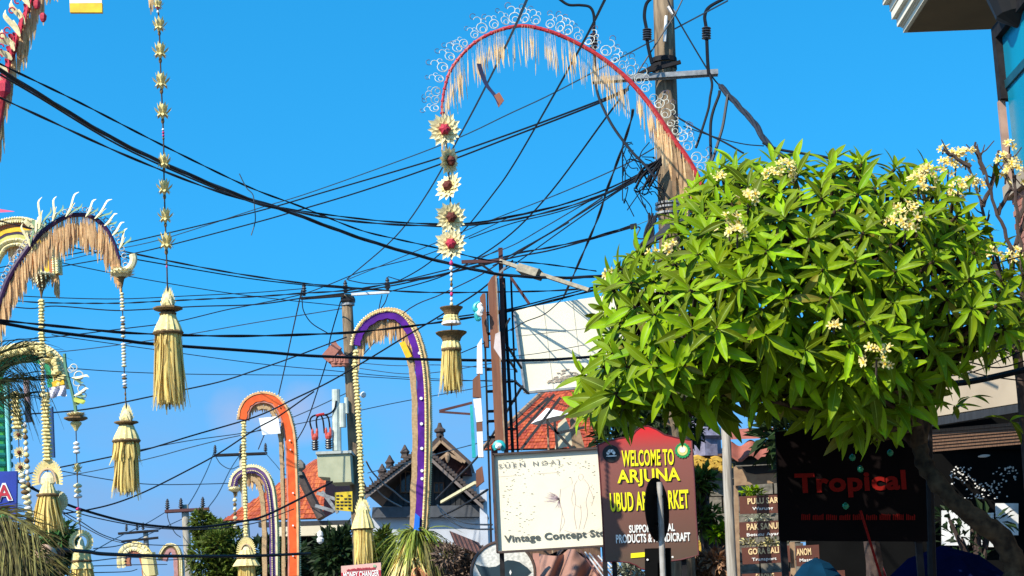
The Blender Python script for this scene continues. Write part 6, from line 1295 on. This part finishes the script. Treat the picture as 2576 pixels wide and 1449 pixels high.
# green column, daisy garland and mauve post at the left edge
D = 29
t = thing('green_column', 'bright green banded column with a pale teal tube at the left edge', 'column', Vector((P(8, 1449, D).x, D, 0)))
mb = MB(); a, b = P(-6, 955, D), P(0, 1300, D); mb.tube([ground_of(a, b), b, a], .20, 14); part(mb, 'shaft', mat('leafy_green_wrap', (0.08, 0.42, 0.05), 0.5, (0.01, 0.30, 0.16), 7), t)
mb = MB(); mb.tube(PL([(14, 970), (24, 1186)], D - .2), .035, 8); part(mb, 'teal_tube', CYAN, t)
for i in range(9): mb = MB(); mb.lathe(P(-4 + i * .6, 1000 + i * 22, D), [(0, .205), (.04, .215), (.08, .205)], 14); part(mb, 'band', mat('dark_teal_band', (0.01, 0.2, 0.16), 0.5), t)
ornament('garland of dark eyed daisies and cream clutter beside the green column', D - .3, [(38, 985), (46, 1090), (52, 1180), (75, 1300), (80, 1380)],
         [('flower', 1094, 15, 'maroon', .2, 0), ('flower', 1138, 16, 'maroon', -.1, .1), ('flower', 1176, 16, 'maroon', .1, 0), ('scallops', 985, 1080, 9, 26), ('beads', 1190, 1380, 14, 22, ['cream', 'white', 'straw', 'dark', 'cream'])])
mb = MB(); mb.tube(PL([(66, 955), (72, 1062)], D + .5), .055, 10); one(mb, 'mauve_pole', 'short dull mauve pole hanging behind the daisy garland', 'pole', mat('dull_mauve', (0.30, 0.20, 0.20), 0.7))
ornament('dangling twist of pale shells beside the fan mask', D, [(62, 1060), (66, 1130), (72, 1240), (80, 1330)], [('beads', 1062, 1330, 18, 14, ['white', 'straw', 'dark', 'cream'])])

# ---------------------------------------------------------------- lower middle: gate wall, tarpaulin, shrine, gilded beams
D = 27
t = thing('stone_gate_wall', 'weathered dark stone wall with gilded carvings behind the wooden pole', 'wall', Vector((P(1800, 1449, D).x, D, 0)))
mb = MB(); a, b = P(1700, 1150, D), P(2000, 1150, D); mb.box(a.x, b.x, D + .05, D + .6, 0, a.z); part(mb, 'core', mat('dark_mortar', (0.04, 0.037, 0.032), 0.9), t)
z = P(1760, 1449, D).z - .3; row = 0; sm = MB(); sm.box(-.5, .5, 0, .09, 0, .9); smm = sm.mesh('stone', STONE)
while z < a.z - .1:
    x = a.x + (.25 if row % 2 else 0)
    while x < b.x: w_ = R.uniform(.3, .5); inst(smm, 'stone', t, Matrix.Translation((x + w_ / 2, D - R.uniform(0, .03), z)) @ Matrix.Diagonal((w_ * .94, 1, .26, 1))); x += w_
    z += .25; row += 1
for v0, us in ((1166, (1745, 1820)), (1380, (1758, 1831))):
    mb = MB(); mb.prism(PL([(us[0] - 20, v0 - 16), (us[0] - 20, v0 - 22), (us[1] + 10, v0 - 25), (us[1] + 10, v0 - 19)], D - .3), .3); part(mb, 'lintel', WOOD, t)
    mb = MB()
    for j in range(4):
        cu = us[0] + 8 + j * (us[1] - us[0]) / 3.4; cv = v0 + (4 if j % 2 else -4) + j * 1.5
        mb.tube(cat([P(cu + math.cos(a_) * (11 - a_ * 1.3), cv + math.sin(a_) * (10 - a_ * 1.2), D - .32) for a_ in [i * .55 for i in range(14)]], 3), .05, 6)
        mb.tube(cat(PL([(cu - 8, cv - 8), (cu + 4, cv - 11), (cu + 16, cv - 5), (cu + 20, cv + 4)], D - .33), 4), .045, 6)
    part(mb, 'gilded_scroll', GILT, t)
mb = MB(); mb.lathe(P(1770, 1150, D - .1), [(0, .28), (.25, .28), (.3, .35), (.42, .30), (.55, .2), (.6, .26), (.75, .14), (1.0, .03)], 8); one(mb, 'shrine_finial', 'lavender grey stone finial above the gilded carving', 'finial', mat('lavender_stone', (0.26, 0.25, 0.34), 0.8, (0.15, 0.14, 0.20), 14, 0.4))
D = 25
mb = MB()
def tarp(s, tt):
    u = 1340 + s * 180; v = 1392 + tt * 90 + 10 * math.sin(s * 9) * tt + s * 22 * (1 - tt) + 26 * math.exp(-((s - .55) / .12) ** 2) * (1 - tt) * -1
    return P(u, v, D + .5 - tt * .7 + .16 * math.sin(s * 17 + tt * 3) + .08 * math.sin(s * 31 + tt * 7))
mb.patch(tarp, 50, 14); one(mb, 'brown_tarpaulin', 'crumpled salmon brown tarpaulin below the cream boutique sign', 'tarpaulin', mat('salmon_brown_tarp', (0.38, 0.20, 0.14), 0.75, (0.28, 0.14, 0.10), 3, 0.2), smooth=True)
mb = MB(); mb.patch(lambda s, tt: P(1362 + s * 120, 1388 + tt * 44 + 8 * math.sin(s * 7 + 1) , D + .9 + .2 * math.sin(s * 23 + tt * 9)), 40, 8); one(mb, 'dark_netting', 'dark gathered netting above the salmon brown tarpaulin', 'netting', mat('dark_net', (0.06, 0.04, 0.035), 0.9, (0.02, 0.015, 0.014), 26, 0.6))
for i in range(8):
    mb = MB(); mb.beam(P(1462 + i * 11, 1388 + i * 3, D + .3), P(1520 + i * 12, 1470, D - .3), .05, .02); one(mb, 'metal_slat', 'slanting metal slat under the red sign, %s' % ('nearest the tarpaulin', 'second from the tarpaulin', 'third from the tarpaulin', 'fourth from the tarpaulin', 'fifth from the tarpaulin', 'third from the traffic sign', 'second from the traffic sign', 'nearest the traffic sign')[i], 'slat', [mat('pale_metal', (0.45, 0.46, 0.47), 0.4), RUST][i % 3 == 0], 'slanting metal slats under the red sign')
mb = MB(); mb.prism(PL([(1348, 1520), (1340, 1392), (1356, 1391), (1362, 1520)], D - .1), .12); one(mb, 'salmon_post', 'salmon coloured post beside the round white sign', 'post', mat('salmon_paint', (0.50, 0.24, 0.18), 0.7))
D = 33
mb = MB(); mb.patch(lambda s, tt: P(1130 + s * 75 + tt * 14, 1335 + s * 30 + tt * 34, D - tt * .8 + .05 * math.sin(s * 40)), 20, 5); one(mb, 'low_roof', 'low rusty brown roof edge right of the palm skirt', 'roof', mat('rusty_thatch', (0.14, 0.06, 0.045), 0.9, (0.06, 0.03, 0.025), 18, 0.6))
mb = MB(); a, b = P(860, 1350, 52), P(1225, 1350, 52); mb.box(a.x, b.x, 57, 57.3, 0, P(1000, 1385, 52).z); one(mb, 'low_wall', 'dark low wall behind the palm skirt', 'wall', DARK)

# ---------------------------------------------------------------- vegetation
def leaf_mesh(name, bend, fold, mats, wid=.130, seg=7, ob=.85):
    mb = MB(); cs = []
    for i in range(seg + 1):
        t = i / seg; w_ = wid * max(0, math.sin(math.pi * min(1, max(0, (t - .08) / .92)) ** ob)) ** .75 if t > .08 else .008
        if i == seg: w_ = .004
        cs.append((t, max(w_, .006), -bend * t * t))
    vs = []
    for t, w_, z in cs: vs += [(-w_, t, z + w_ * fold), (-w_ * .5, t, z + w_ * fold * .42), (0, t, z), (w_ * .5, t, z + w_ * fold * .42), (w_, t, z + w_ * fold)]
    mb.add(vs, [(i * 5 + j, i * 5 + j + 1, i * 5 + j + 6, i * 5 + j + 5) for i in range(seg) for j in range(4)], 0)
    vs = []
    for t, w_, z in cs: vs += [(-.011 * (1.15 - t), t, z + .006), (.011 * (1.15 - t), t, z + .006)]
    mb.add(vs, [(2 * i, 2 * i + 1, 2 * i + 3, 2 * i + 2) for i in range(seg)], 1)
    return mb, mb.mesh(name, mats, smooth=True)
LV = [leaf_mesh('leaf', b, f, [LEAF, RIB]) for b, f in ((.10, .45), (.22, .35), (.36, .5), (.5, .3))]
OLDV = leaf_mesh('leaf', .4, .4, [OLDLEAF, RIB])
def inside(u, v, poly):
    c = False; n = len(poly); j = n - 1
    for i in range(n):
        (x1, y1), (x2, y2) = poly[i], poly[j]
        if (y1 > v) != (y2 > v) and u < (x2 - x1) * (v - y1) / (y2 - y1) + x1: c = not c
        j = i
    return c
def edge_d(u, v, poly):
    best = 1e9; n = len(poly)
    for i in range(n):
        (x1, y1), (x2, y2) = poly[i], poly[(i + 1) % n]; dx, dy = x2 - x1, y2 - y1; t = max(0, min(1, ((u - x1) * dx + (v - y1) * dy) / (dx * dx + dy * dy)))
        best = min(best, math.hypot(u - x1 - t * dx, v - y1 - t * dy))
    return best
def flower_cluster(c, n, r, axis, seed):
    rr = random.Random(seed); mb = MB()
    for i in range(n):
        d = Vector((rr.gauss(0, 1), rr.gauss(0, 1), rr.gauss(0, 1))).normalized(); d = (d + axis * .7).normalized(); p = c + d * r * rr.uniform(.55, 1.0)
        z = (d + Vector((rr.uniform(-.5, .5), -.5, rr.uniform(-.3, .5)))).normalized(); x = z.orthogonal().normalized(); y = z.cross(x); s = rr.uniform(.030, .042)
        if i % 5 == 4:   # bud
            mb.tube([p, p + z * s * 1.2], [.009, .004], 5, 0); continue
        for k in range(5):
            a = k * 1.2566 + i; e = x * math.cos(a) + y * math.sin(a); f = x * math.cos(a + 1.2) + y * math.sin(a + 1.2)
            p1 = p + e * s * .45 + z * .002; p2 = p + e * s * .92 + z * .010 + f * s * .30; p3 = p + e * s * .55 + f * s * .80 + z * .012
            mb.add([p, p1, p2, p3, p + f * s * .3], [(0, 1, 2, 3, 4)], 0)
            mb.add([p + z * .004, p + e * s * .42 + z * .008, p + f * s * .36 + z * .008], [(0, 1, 2)], 1)
    mb.tube([c - axis * r * 1.2, c], .008, 5, 2); return mb
D0 = 15.0
CROWN = [(1512, 700), (1545, 660), (1610, 635), (1668, 606), (1700, 560), (1712, 515), (1745, 478), (1790, 430), (1830, 398), (1900, 405), (1970, 400), (2040, 410), (2085, 400), (2130, 412), (2180, 402), (2250, 420), (2330, 420), (2400, 440), (2440, 500), (2460, 580), (2520, 640), (2600, 660), (2606, 850), (2520, 880), (2440, 880), (2400, 930), (2356, 990), (2310, 1030), (2270, 1050), (2190, 1075), (2120, 1070), (2060, 1030), (2010, 1000), (1950, 1045), (1890, 1040), (1850, 1035), (1800, 1010), (1760, 1050), (1700, 1060), (1640, 1040), (1580, 1050), (1510, 1060), (1460, 1020), (1450, 975), (1480, 930), (1492, 880), (1510, 820), (1500, 760)]
tree = thing('frangipani_tree', 'large frangipani tree with broad bright green leaves and cream blossom clusters', 'tree', ground_of(P(2440, 1290, D0), P(2575, 1449, D0)))
CC = P(1990, 790, D0 + .5)
rf = random.Random(21); tips = []; tries = 0
while len(tips) < 400 and tries < 90000:
    tries += 1
    u, v = rf.uniform(1440, 2610), rf.uniform(395, 1085)
    if u > 2440 and rf.random() < .45: continue
    if not inside(u, v, CROWN): continue
    e = edge_d(u, v, CROWN); th = 1.9 * math.sqrt(1 - (1 - min(1, e / 240)) ** 2)
    lay = rf.random(); D = D0 - th * rf.uniform(.75, 1.0) if lay < .70 else D0 + th * rf.uniform(-.6, .9)
    if e < 26 and rf.random() < .6: continue
    p = P(u, v, D)
    if any((p - q).length < .185 for q, _, _ in tips): continue
    ax = ((p - CC).normalized() + Vector((rf.uniform(-.3, .3), -.15, rf.uniform(.25, .8)))).normalized()
    tips.append((p, ax, v))
tips.sort(key=lambda q: q[0].y)
leaves = []
for p, ax, v in tips:
    x = ax.orthogonal().normalized(); y = ax.cross(x); n = rf.randint(9, 15)
    for i in range(n):
        a = i * 2.39996 + rf.uniform(-.25, .25); f = i / n; tilt = math.radians(30 + 78 * f + rf.uniform(-10, 10))
        d = (ax * math.cos(tilt) + (x * math.cos(a) + y * math.sin(a)) * math.sin(tilt)).normalized()
        d = (d + Vector((0, 0, -.22 * f))).normalized(); nrm = (ax * math.sin(tilt) - (x * math.cos(a) + y * math.sin(a)) * math.cos(tilt)); nrm = (nrm + SUNV * rf.uniform(-.1, .6) + d.orthogonal() * rf.uniform(-.35, .35)).normalized()
        ln = rf.uniform(.13, .325) * (.78 + .3 * f) * (1.18 if v > 820 else 1.0); B = basis(d, nrm); k = min(3, int(f * 2.4 + rf.uniform(0, 1.6)))
        leaves.append((p.y, Matrix.Translation(p - ax * .05 * f) @ B.to_4x4() @ Matrix.Diagonal((ln * rf.uniform(.85, 1.15), ln, ln, 1)), k, f > .8 and rf.random() < .16))
# the leaves that show largest are parts of their own, the rest one part
leaves.sort(key=lambda q: q[0]); pick = leaves[:300]; rest = leaves[300:]
for _, M, k, old in pick: inst(OLDV[1] if old else LV[k][1], 'leaf', tree, M)
mb = MB()
for _, M, k, old in rest:
    s = LV[k][0]; o = len(mb.v); mb.v.extend(M @ vv for vv in s.v); mb.f.extend(tuple(i + o for i in f) for f in s.f); mb.m.extend((2 if (old and m == 0) else m) for m in s.m)
part(mb, 'foliage', [LEAF, RIB, OLDLEAF], tree, True, kind='stuff')
# trunk, limbs, twigs
tk = cat([ground_of(P(2440, 1290, D0), P(2575, 1449, D0)), P(2590, 1560, D0), P(2556, 1430, D0), P(2520, 1356, D0 - .05), P(2450, 1300, D0 - .1), P(2385, 1245, D0 - .1), P(2335, 1185, D0), P(2312, 1120, D0 + .1)], 5)
mb = MB(); N = len(tk); mb.tube([p + Vector((rf.uniform(-.012, .012), 0, rf.uniform(-.012, .012))) for p in tk], [.115 - .052 * i / N + rf.uniform(-.009, .009) for i in range(N)], 14); part(mb, 'trunk', BARK, tree, True)
FK = tk[-1]; nodes = []
limbs = [[FK, P(2250, 1060, D0 + .2), P(2150, 990, D0 + .1), P(2050, 900, D0)], [FK, P(2290, 1000, D0 - .1), P(2240, 850, D0 - .1), P(2190, 690, D0)], [FK, P(2330, 1000, D0 + .2), P(2360, 850, D0 + .2), P(2350, 680, D0 + .1)],
         [P(2150, 990, D0 + .1), P(2000, 985, D0 + .2), P(1860, 930, D0 + .1), P(1730, 890, D0)], [P(2050, 900, D0), P(1960, 800, D0), P(1900, 680, D0), P(1860, 560, D0)], [P(1730, 890, D0), P(1640, 860, D0), P(1570, 800, D0)], [P(1860, 930, D0 + .1), P(1760, 985, D0 - .2), P(1640, 980, D0 - .2), P(1520, 990, D0 - .1)],
         [P(1960, 800, D0), P(1830, 760, D0 + .2), P(1720, 690, D0 + .2)], [P(2240, 850, D0 - .1), P(2120, 740, D0 - .3), P(2050, 600, D0 - .2)]]
for i, l in enumerate(limbs):
    c = cat(l, 6); N = len(c); r0 = .070 if i < 3 else .045; mb = MB(); mb.tube([p + Vector((rf.uniform(-.01, .01),) * 3) for p in c], [r0 * (1 - .62 * j / N) for j in range(N)], 9); part(mb, 'limb', BARK, tree, True); nodes += c[3:]
mb = MB()
for p, ax, v in tips:
    q = min(nodes, key=lambda z: (z - p).length + (1.0 if z.z > p.z else 0)); c = cat([q, q.lerp(p, .55) + Vector((0, 0, -.10)), p - ax * .12, p], 3); mb.tube(c, [.022 - .009 * i / len(c) for i in range(len(c))], 6)
part(mb, 'twigs', BARK, tree, True, kind='stuff')
for i, (u, v, r, n) in enumerate(((1975, 436, .13, 22), (1945, 452, .10, 14), (1882, 503, .10, 16), (2278, 556, .17, 30), (2205, 905, .16, 26), (2330, 448, .12, 20), (2310, 470, .12, 18), (1536, 694, .09, 12), (1835, 566, .12, 14), (1855, 590, .10, 12), (2098, 822, .05, 5), (1722, 988, .06, 5), (1690, 630, .09, 10), (1645, 640, .07, 7), (1805, 450, .07, 8), (1470, 1040, .05, 4), (2410, 480, .10, 14))):
    e = edge_d(u, v, CROWN) if inside(u, v, CROWN) else 0; th = 1.9 * math.sqrt(1 - (1 - min(1, e / 240)) ** 2)
    part(flower_cluster(P(u, v, D0 - th - .06), n, r * .9, Vector((0, -.4, .8)).normalized(), i), 'flower_cluster', [PETAL, PEYE, TWIG], tree)
# sparser, twiggy frangipani at the right edge
D1 = 16.5
tw = thing('twiggy_tree', 'sparse twiggy frangipani with pale flowers before the glass wall', 'tree', Vector((P(2590, 1449, D1).x, D1, 0)))
trunk = [Vector((P(2590, 1449, D1).x, D1, 0)), P(2580, 1100, D1), P(2560, 900, D1), P(2540, 760, D1)]
mb = MB(); mb.tube(cat(trunk, 5), .05, 8); part(mb, 'trunk', TWIG, tw)
rb = random.Random(8); tips2 = []
br = [((2540, 760), (2490, 640), (2420, 560), (2375, 470)), ((2540, 760), (2500, 620), (2470, 520), (2440, 420)), ((2540, 760), (2545, 640), (2510, 540), (2480, 440), (2458, 365)), ((2560, 900), (2572, 700), (2560, 560), (2548, 440), (2540, 390)), ((2545, 640), (2580, 540), (2600, 460)), ((2510, 540), (2540, 480), (2530, 420)), ((2490, 640), (2400, 640), (2350, 600)), ((2470, 520), (2500, 450), (2510, 380)), ((2480, 440), (2462, 400), (2452, 355)), ((2440, 420), (2400, 395), (2372, 378)), ((2560, 560), (2580, 500), (2582, 430))]
for l in br:
    c = cat(PL(l, D1 + rb.uniform(-.5, .3)), 5); N = len(c); mb = MB(); mb.tube([p + Vector((rb.uniform(-.012, .012), 0, rb.uniform(-.012, .012))) for p in c], [.024 - .015 * i / N for i in range(N)], 6); part(mb, 'branch', TWIG, tw); tips2.append(c[-1])
    for _ in range(4):
        p = c[rb.randint(N // 2, N - 2)]; q = p + Vector((rb.uniform(-.16, .16), rb.uniform(-.1, .1), rb.uniform(.05, .2))); mb = MB(); mb.tube([p, p.lerp(q, .5) + Vector((0, 0, -.02)), q], [.010, .007, .005], 5); part(mb, 'twig', TWIG, tw)
twl = []
for p, n in [(P(2410, 570, D1), 6), (P(2455, 590, D1), 7), (P(2380, 610, D1), 7), (P(2500, 690, D1), 8), (P(2560, 720, D1), 8), (P(2420, 740, D1), 9), (P(2480, 780, D1), 9), (P(2540, 640, D1), 5), (P(2460, 880, D1), 7), (P(2400, 840, D1), 8), (P(2560, 830, D1), 8), (P(2540, 1060, D1 - .2), 4), (P(2400, 1020, D1 - .2), 5), (P(2500, 410, D1), 4), (P(2440, 1000, D1), 4), (P(2350, 560, D1), 6), (P(2385, 690, D1), 8), (P(2345, 650, D1), 8)] + [(P(rb.uniform(2380, 2590), rb.uniform(610, 890), D1 + rb.uniform(-.4, .8)), rb.randint(4, 9)) for _ in range(52)]:
    for i in range(n):
        a = i * 2.4 + rb.random(); d = Vector((math.cos(a), math.sin(a) - .3, rb.uniform(-.5, .6))).normalized(); ln = rb.uniform(.15, .27); twl.append((p.y, rb.randint(0, 3), Matrix.Translation(p) @ basis(d, Vector((0, -.4, 1))).to_4x4() @ Matrix.Scale(ln, 4)))
twl.sort(key=lambda q_: q_[0])
for _, k_, M in twl[:290]: inst(LV[k_][1], 'leaf', tw, M)
mb = MB()
for _, k_, M in twl[290:]:
    o = len(mb.v); mb.v.extend(M @ vv for vv in LV[k_][0].v); mb.f.extend(tuple(i + o for i in f) for f in LV[k_][0].f); mb.m.extend(LV[k_][0].m)
if mb.v: part(mb, 'foliage', [LEAF, RIB], tw, True, kind='stuff')
for i, (u, v, r, n) in enumerate(((2404, 404, .13, 26), (2385, 425, .12, 20), (2430, 396, .10, 18), (2372, 376, .04, 5), (2530, 420, .14, 22), (2555, 440, .12, 18), (2540, 368, .06, 7), (2440, 462, .09, 12), (2465, 465, .06, 7), (2552, 650, .12, 14), (2500, 640, .08, 8), (2350, 440, .10, 12))):
    part(flower_cluster(P(u, v, D1 - .35), n, r, Vector((0, -.4, .8)).normalized(), 40 + i), 'flower_cluster', [PETAL, PEYE, TWIG], tw)

def bush(label, name, cu, cv, D, ru, rv, n, size, m, seed, catg='bush', lobes=7, stem=True, rd=None):
    rr = random.Random(seed); k = S(D); c = P(cu, cv, D); t = thing(name, label, catg, Vector((c.x, c.y, 0))); mb = MB(); lb = []
    for i in range(lobes):
        a = rr.uniform(0, 6.28); q = rr.uniform(.15, .75); lb.append((Vector((math.cos(a) * ru * q * k, rr.uniform(-.5, .5) * (rd or ru) * k, math.sin(a) * rv * q * k)), rr.uniform(.3, .55)))
    for i in range(n):
        o, s = rr.choice(lb); d = Vector((rr.gauss(0, 1), rr.gauss(0, 1), rr.gauss(0, 1))).normalized(); r = rr.uniform(.55, 1.05) * s
        p = c + o + Vector((d.x * ru * k * r, d.y * ru * k * r, d.z * rv * k * r)); e = (d + Vector((rr.uniform(-.7, .7), rr.uniform(-.7, .7), rr.uniform(-.6, .5)))).normalized(); nn = (Vector((rr.uniform(-.6, .6), rr.uniform(-.8, .3), 1))).normalized()
        sd = e.cross(nn).normalized(); ln = size * rr.uniform(.6, 1.3); up_ = sd.cross(e) * ln * .12
        mb.add([p, p + e * ln * .5 + sd * ln * .2 + up_, p + e * ln, p + e * ln * .5 - sd * ln * .2 + up_, p + e * ln * .5], [(0, 4, 1), (1, 4, 2), (0, 3, 4), (3, 2, 4)])
    part(mb, 'foliage', m, t, kind='stuff')
    if stem:
        sb = MB(); b = Vector((c.x, c.y, 0)); sb.tube([b, b.lerp(c, .6) + Vector((.1, 0, 0)), c], [.12, .09, .05], 7)
        for o, s in lb: sb.tube([b.lerp(c, .75), c + o], [.05, .015], 5)
        part(sb, 'trunk', TWIG, t)
    return t
bush('broad leaved green bush below the slim far pole beside the mauve arch', 'leafy_bush', 545, 1410, 66, 80, 90, 4200, .26, BUSH, 1, lobes=14)
bush('sunlit treetop with scattered white blooms behind the dark far crossarm', 'leafy_tree', 530, 1330, 76, 48, 44, 1700, .32, BUSH, 2, 'tree')
bush('dark green shrubbery between the bundled tassel and the palm skirt', 'shrub', 965, 1400, 46, 52, 70, 2600, .20, BUSH, 3)
bush('dark leaf fill for a shop interior behind the bead column and orange arch', 'dark_fill_bush', 690, 1420, 60, 110, 60, 1800, .38, DARKLEAF, 4)  # dark leaves stand in for a dark shop interior, here and below
bush('dark leaf fill for a shop interior behind the transformer pole foot', 'dark_fill_bush', 850, 1380, 54, 60, 80, 1300, .34, DARKLEAF, 5)
bush('brown dry thicket right of the palm skirt', 'thicket', 1160, 1420, 34, 70, 50, 2600, .12, mat('dry_brown_leaf', (0.19, 0.125, 0.08), 0.8, (0.06, 0.04, 0.03), 8, island=.5), 6)
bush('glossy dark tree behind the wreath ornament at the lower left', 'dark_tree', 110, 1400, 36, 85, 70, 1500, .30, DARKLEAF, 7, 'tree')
bush('small bright green sprig below the flared straw skirt', 'leafy_sprig', 148, 1350, 34, 40, 24, 240, .24, mat('mid_green_leaf', (0.05, 0.14, 0.03), 0.5, (0.025, 0.08, 0.02), 5, trans=.2, island=.5), 8)
bush('leafy climber hanging beside the upper gilded carving', 'climber', 1768, 1215, 25.5, 34, 40, 300, .16, BUSH, 9)
bush('leafy climber on the stone wall near the middle of the wooden pole', 'climber', 1770, 1292, 25.5, 30, 46, 300, .16, BUSH, 10)
bush('bright small climber above the lower gilded carving', 'climber', 1812, 1340, 25.3, 26, 16, 160, .15, LEAF, 11)
bush('dry pinkish shrub heads at the foot of the red sign', 'dry_shrub', 1785, 1425, 24.5, 45, 36, 700, .14, mat('dry_pink_leaf', (0.34, 0.20, 0.11), 0.8, (0.2, 0.11, 0.06), 9, island=.5), 12)
bush('pale shrub heads under the scalloped foot of the red sign', 'pale_shrub', 1580, 1440, 24.2, 60, 20, 260, .13, mat('grey_green_leaf', (0.34, 0.35, 0.26), 0.7, (0.16, 0.18, 0.12), 9, island=.5), 13)
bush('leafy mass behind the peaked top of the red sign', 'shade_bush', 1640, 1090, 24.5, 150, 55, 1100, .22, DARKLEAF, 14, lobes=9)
bush('small yellow green fern tufts between the hanging name boards', 'fern_tuft', 1890, 1236, 21.6, 34, 12, 120, .09, LEAF, 15, stem=False)
bush('pale flower tufts between the second and third name boards', 'fern_tuft', 1910, 1302, 21.6, 46, 9, 110, .08, mat('grey_green_leaf', (0.3, 0.3, 0.22)), 16, stem=False)
bush('yellow flower tufts above the third name board', 'fern_tuft', 1930, 1364, 21.6, 60, 8, 130, .08, mat('yellow_tuft', (0.55, 0.48, 0.2), 0.7, (0.25, 0.22, 0.1), 9, island=.5), 17, stem=False)
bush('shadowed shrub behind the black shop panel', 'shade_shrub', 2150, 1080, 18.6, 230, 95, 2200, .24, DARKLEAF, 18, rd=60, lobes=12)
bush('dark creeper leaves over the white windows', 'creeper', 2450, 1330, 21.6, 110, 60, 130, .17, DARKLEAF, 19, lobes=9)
# palm fronds at the left edge
def frond(label, root, tip, D, n, ln, wid, m, seed, sag=.2, name='palm_frond'):
    """drooping rachis with two rows of narrow leaflets"""
    rr = random.Random(seed); a, b = P(*root, D), P(*tip, D - .4); t = thing(name, label, 'palm', Vector((a.x, a.y, 0))); L_ = (b - a).length
    c = cat([a, a.lerp(b, .5) + Vector((0, 0, L_ * sag)), b], 8); mb = MB(); mb.tube(c, [.03 - .024 * i / len(c) for i in range(len(c))], 6); part(mb, 'rachis', m, t)
    mb = MB()
    for p, tg in even(c, n)[2:]:
        for s in (-1, 1):
            sd = tg.cross(Vector((0, -1, .3))).normalized() * s; d = (tg * .9 + sd * rr.uniform(.4, .8) + Vector((0, rr.uniform(-.4, .4), rr.uniform(-.3, .1)))).normalized(); l_ = ln * rr.uniform(.6, 1.1)
            pts = [p + d * l_ * q_ + Vector((0, 0, -.45 * l_ * q_ * q_)) for q_ in (0, .3, .6, .85, 1)]; mb.ribbon(pts, [wid * .5, wid, wid * .9, wid * .5, .004], d.cross(Vector((rr.uniform(-.5, .5), 1, .4))).normalized())
    part(mb, 'leaflets', m, t, kind='stuff'); return t
for i, (r_, tp, m_, lb) in enumerate((((-60, 985), (95, 905), PALMDK, 'upper dark palm frond reaching in at the left edge'), ((-70, 1010), (110, 955), PALMDK, 'second dark palm frond reaching in at the left edge'), ((-80, 960), (70, 870), PALMDK, 'highest wispy palm frond at the left edge'), ((-60, 1050), (60, 1000), PALMDK, 'lowest dark palm frond above the green column'), ((-80, 1000), (40, 960), PALMDK, 'short dense dark palm frond at the left edge'),
        ((-70, 1310), (130, 1420), PALMDRY, 'long olive palm frond sagging at the lower left corner'), ((-60, 1290), (95, 1345), PALMDRY, 'olive palm frond just under the blue letter sign'), ((-80, 1350), (80, 1460), PALMDRY, 'olive palm frond filling the lower left corner'), ((-60, 1330), (60, 1400), PALMDRY, 'short olive palm frond at the lower left edge'), ((-90, 1400), (60, 1480), PALMDRY, 'lowest olive palm frond at the bottom left'))):
    frond(lb, r_, tp, 21 if i < 5 else 22, 34 if i < 5 else 44, .5 if i < 5 else .6, .010 if i < 5 else .016, m_, 60 + i, .12)
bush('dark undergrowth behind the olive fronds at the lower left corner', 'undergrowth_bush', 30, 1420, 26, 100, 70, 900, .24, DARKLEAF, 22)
mb = MB(); mb.lathe(P(112, 1418, 24), [(0, .03), (.05, .12), (.13, .15), (.2, .12), (.26, .03)], 9, pleat=.12); one(mb, 'pale_blossom', 'large peach blossom among the dark lower left leaves', 'flower', mat('peach_petal', (0.62, 0.40, 0.26), 0.7, (0.5, 0.3, 0.18), 14), smooth=True)
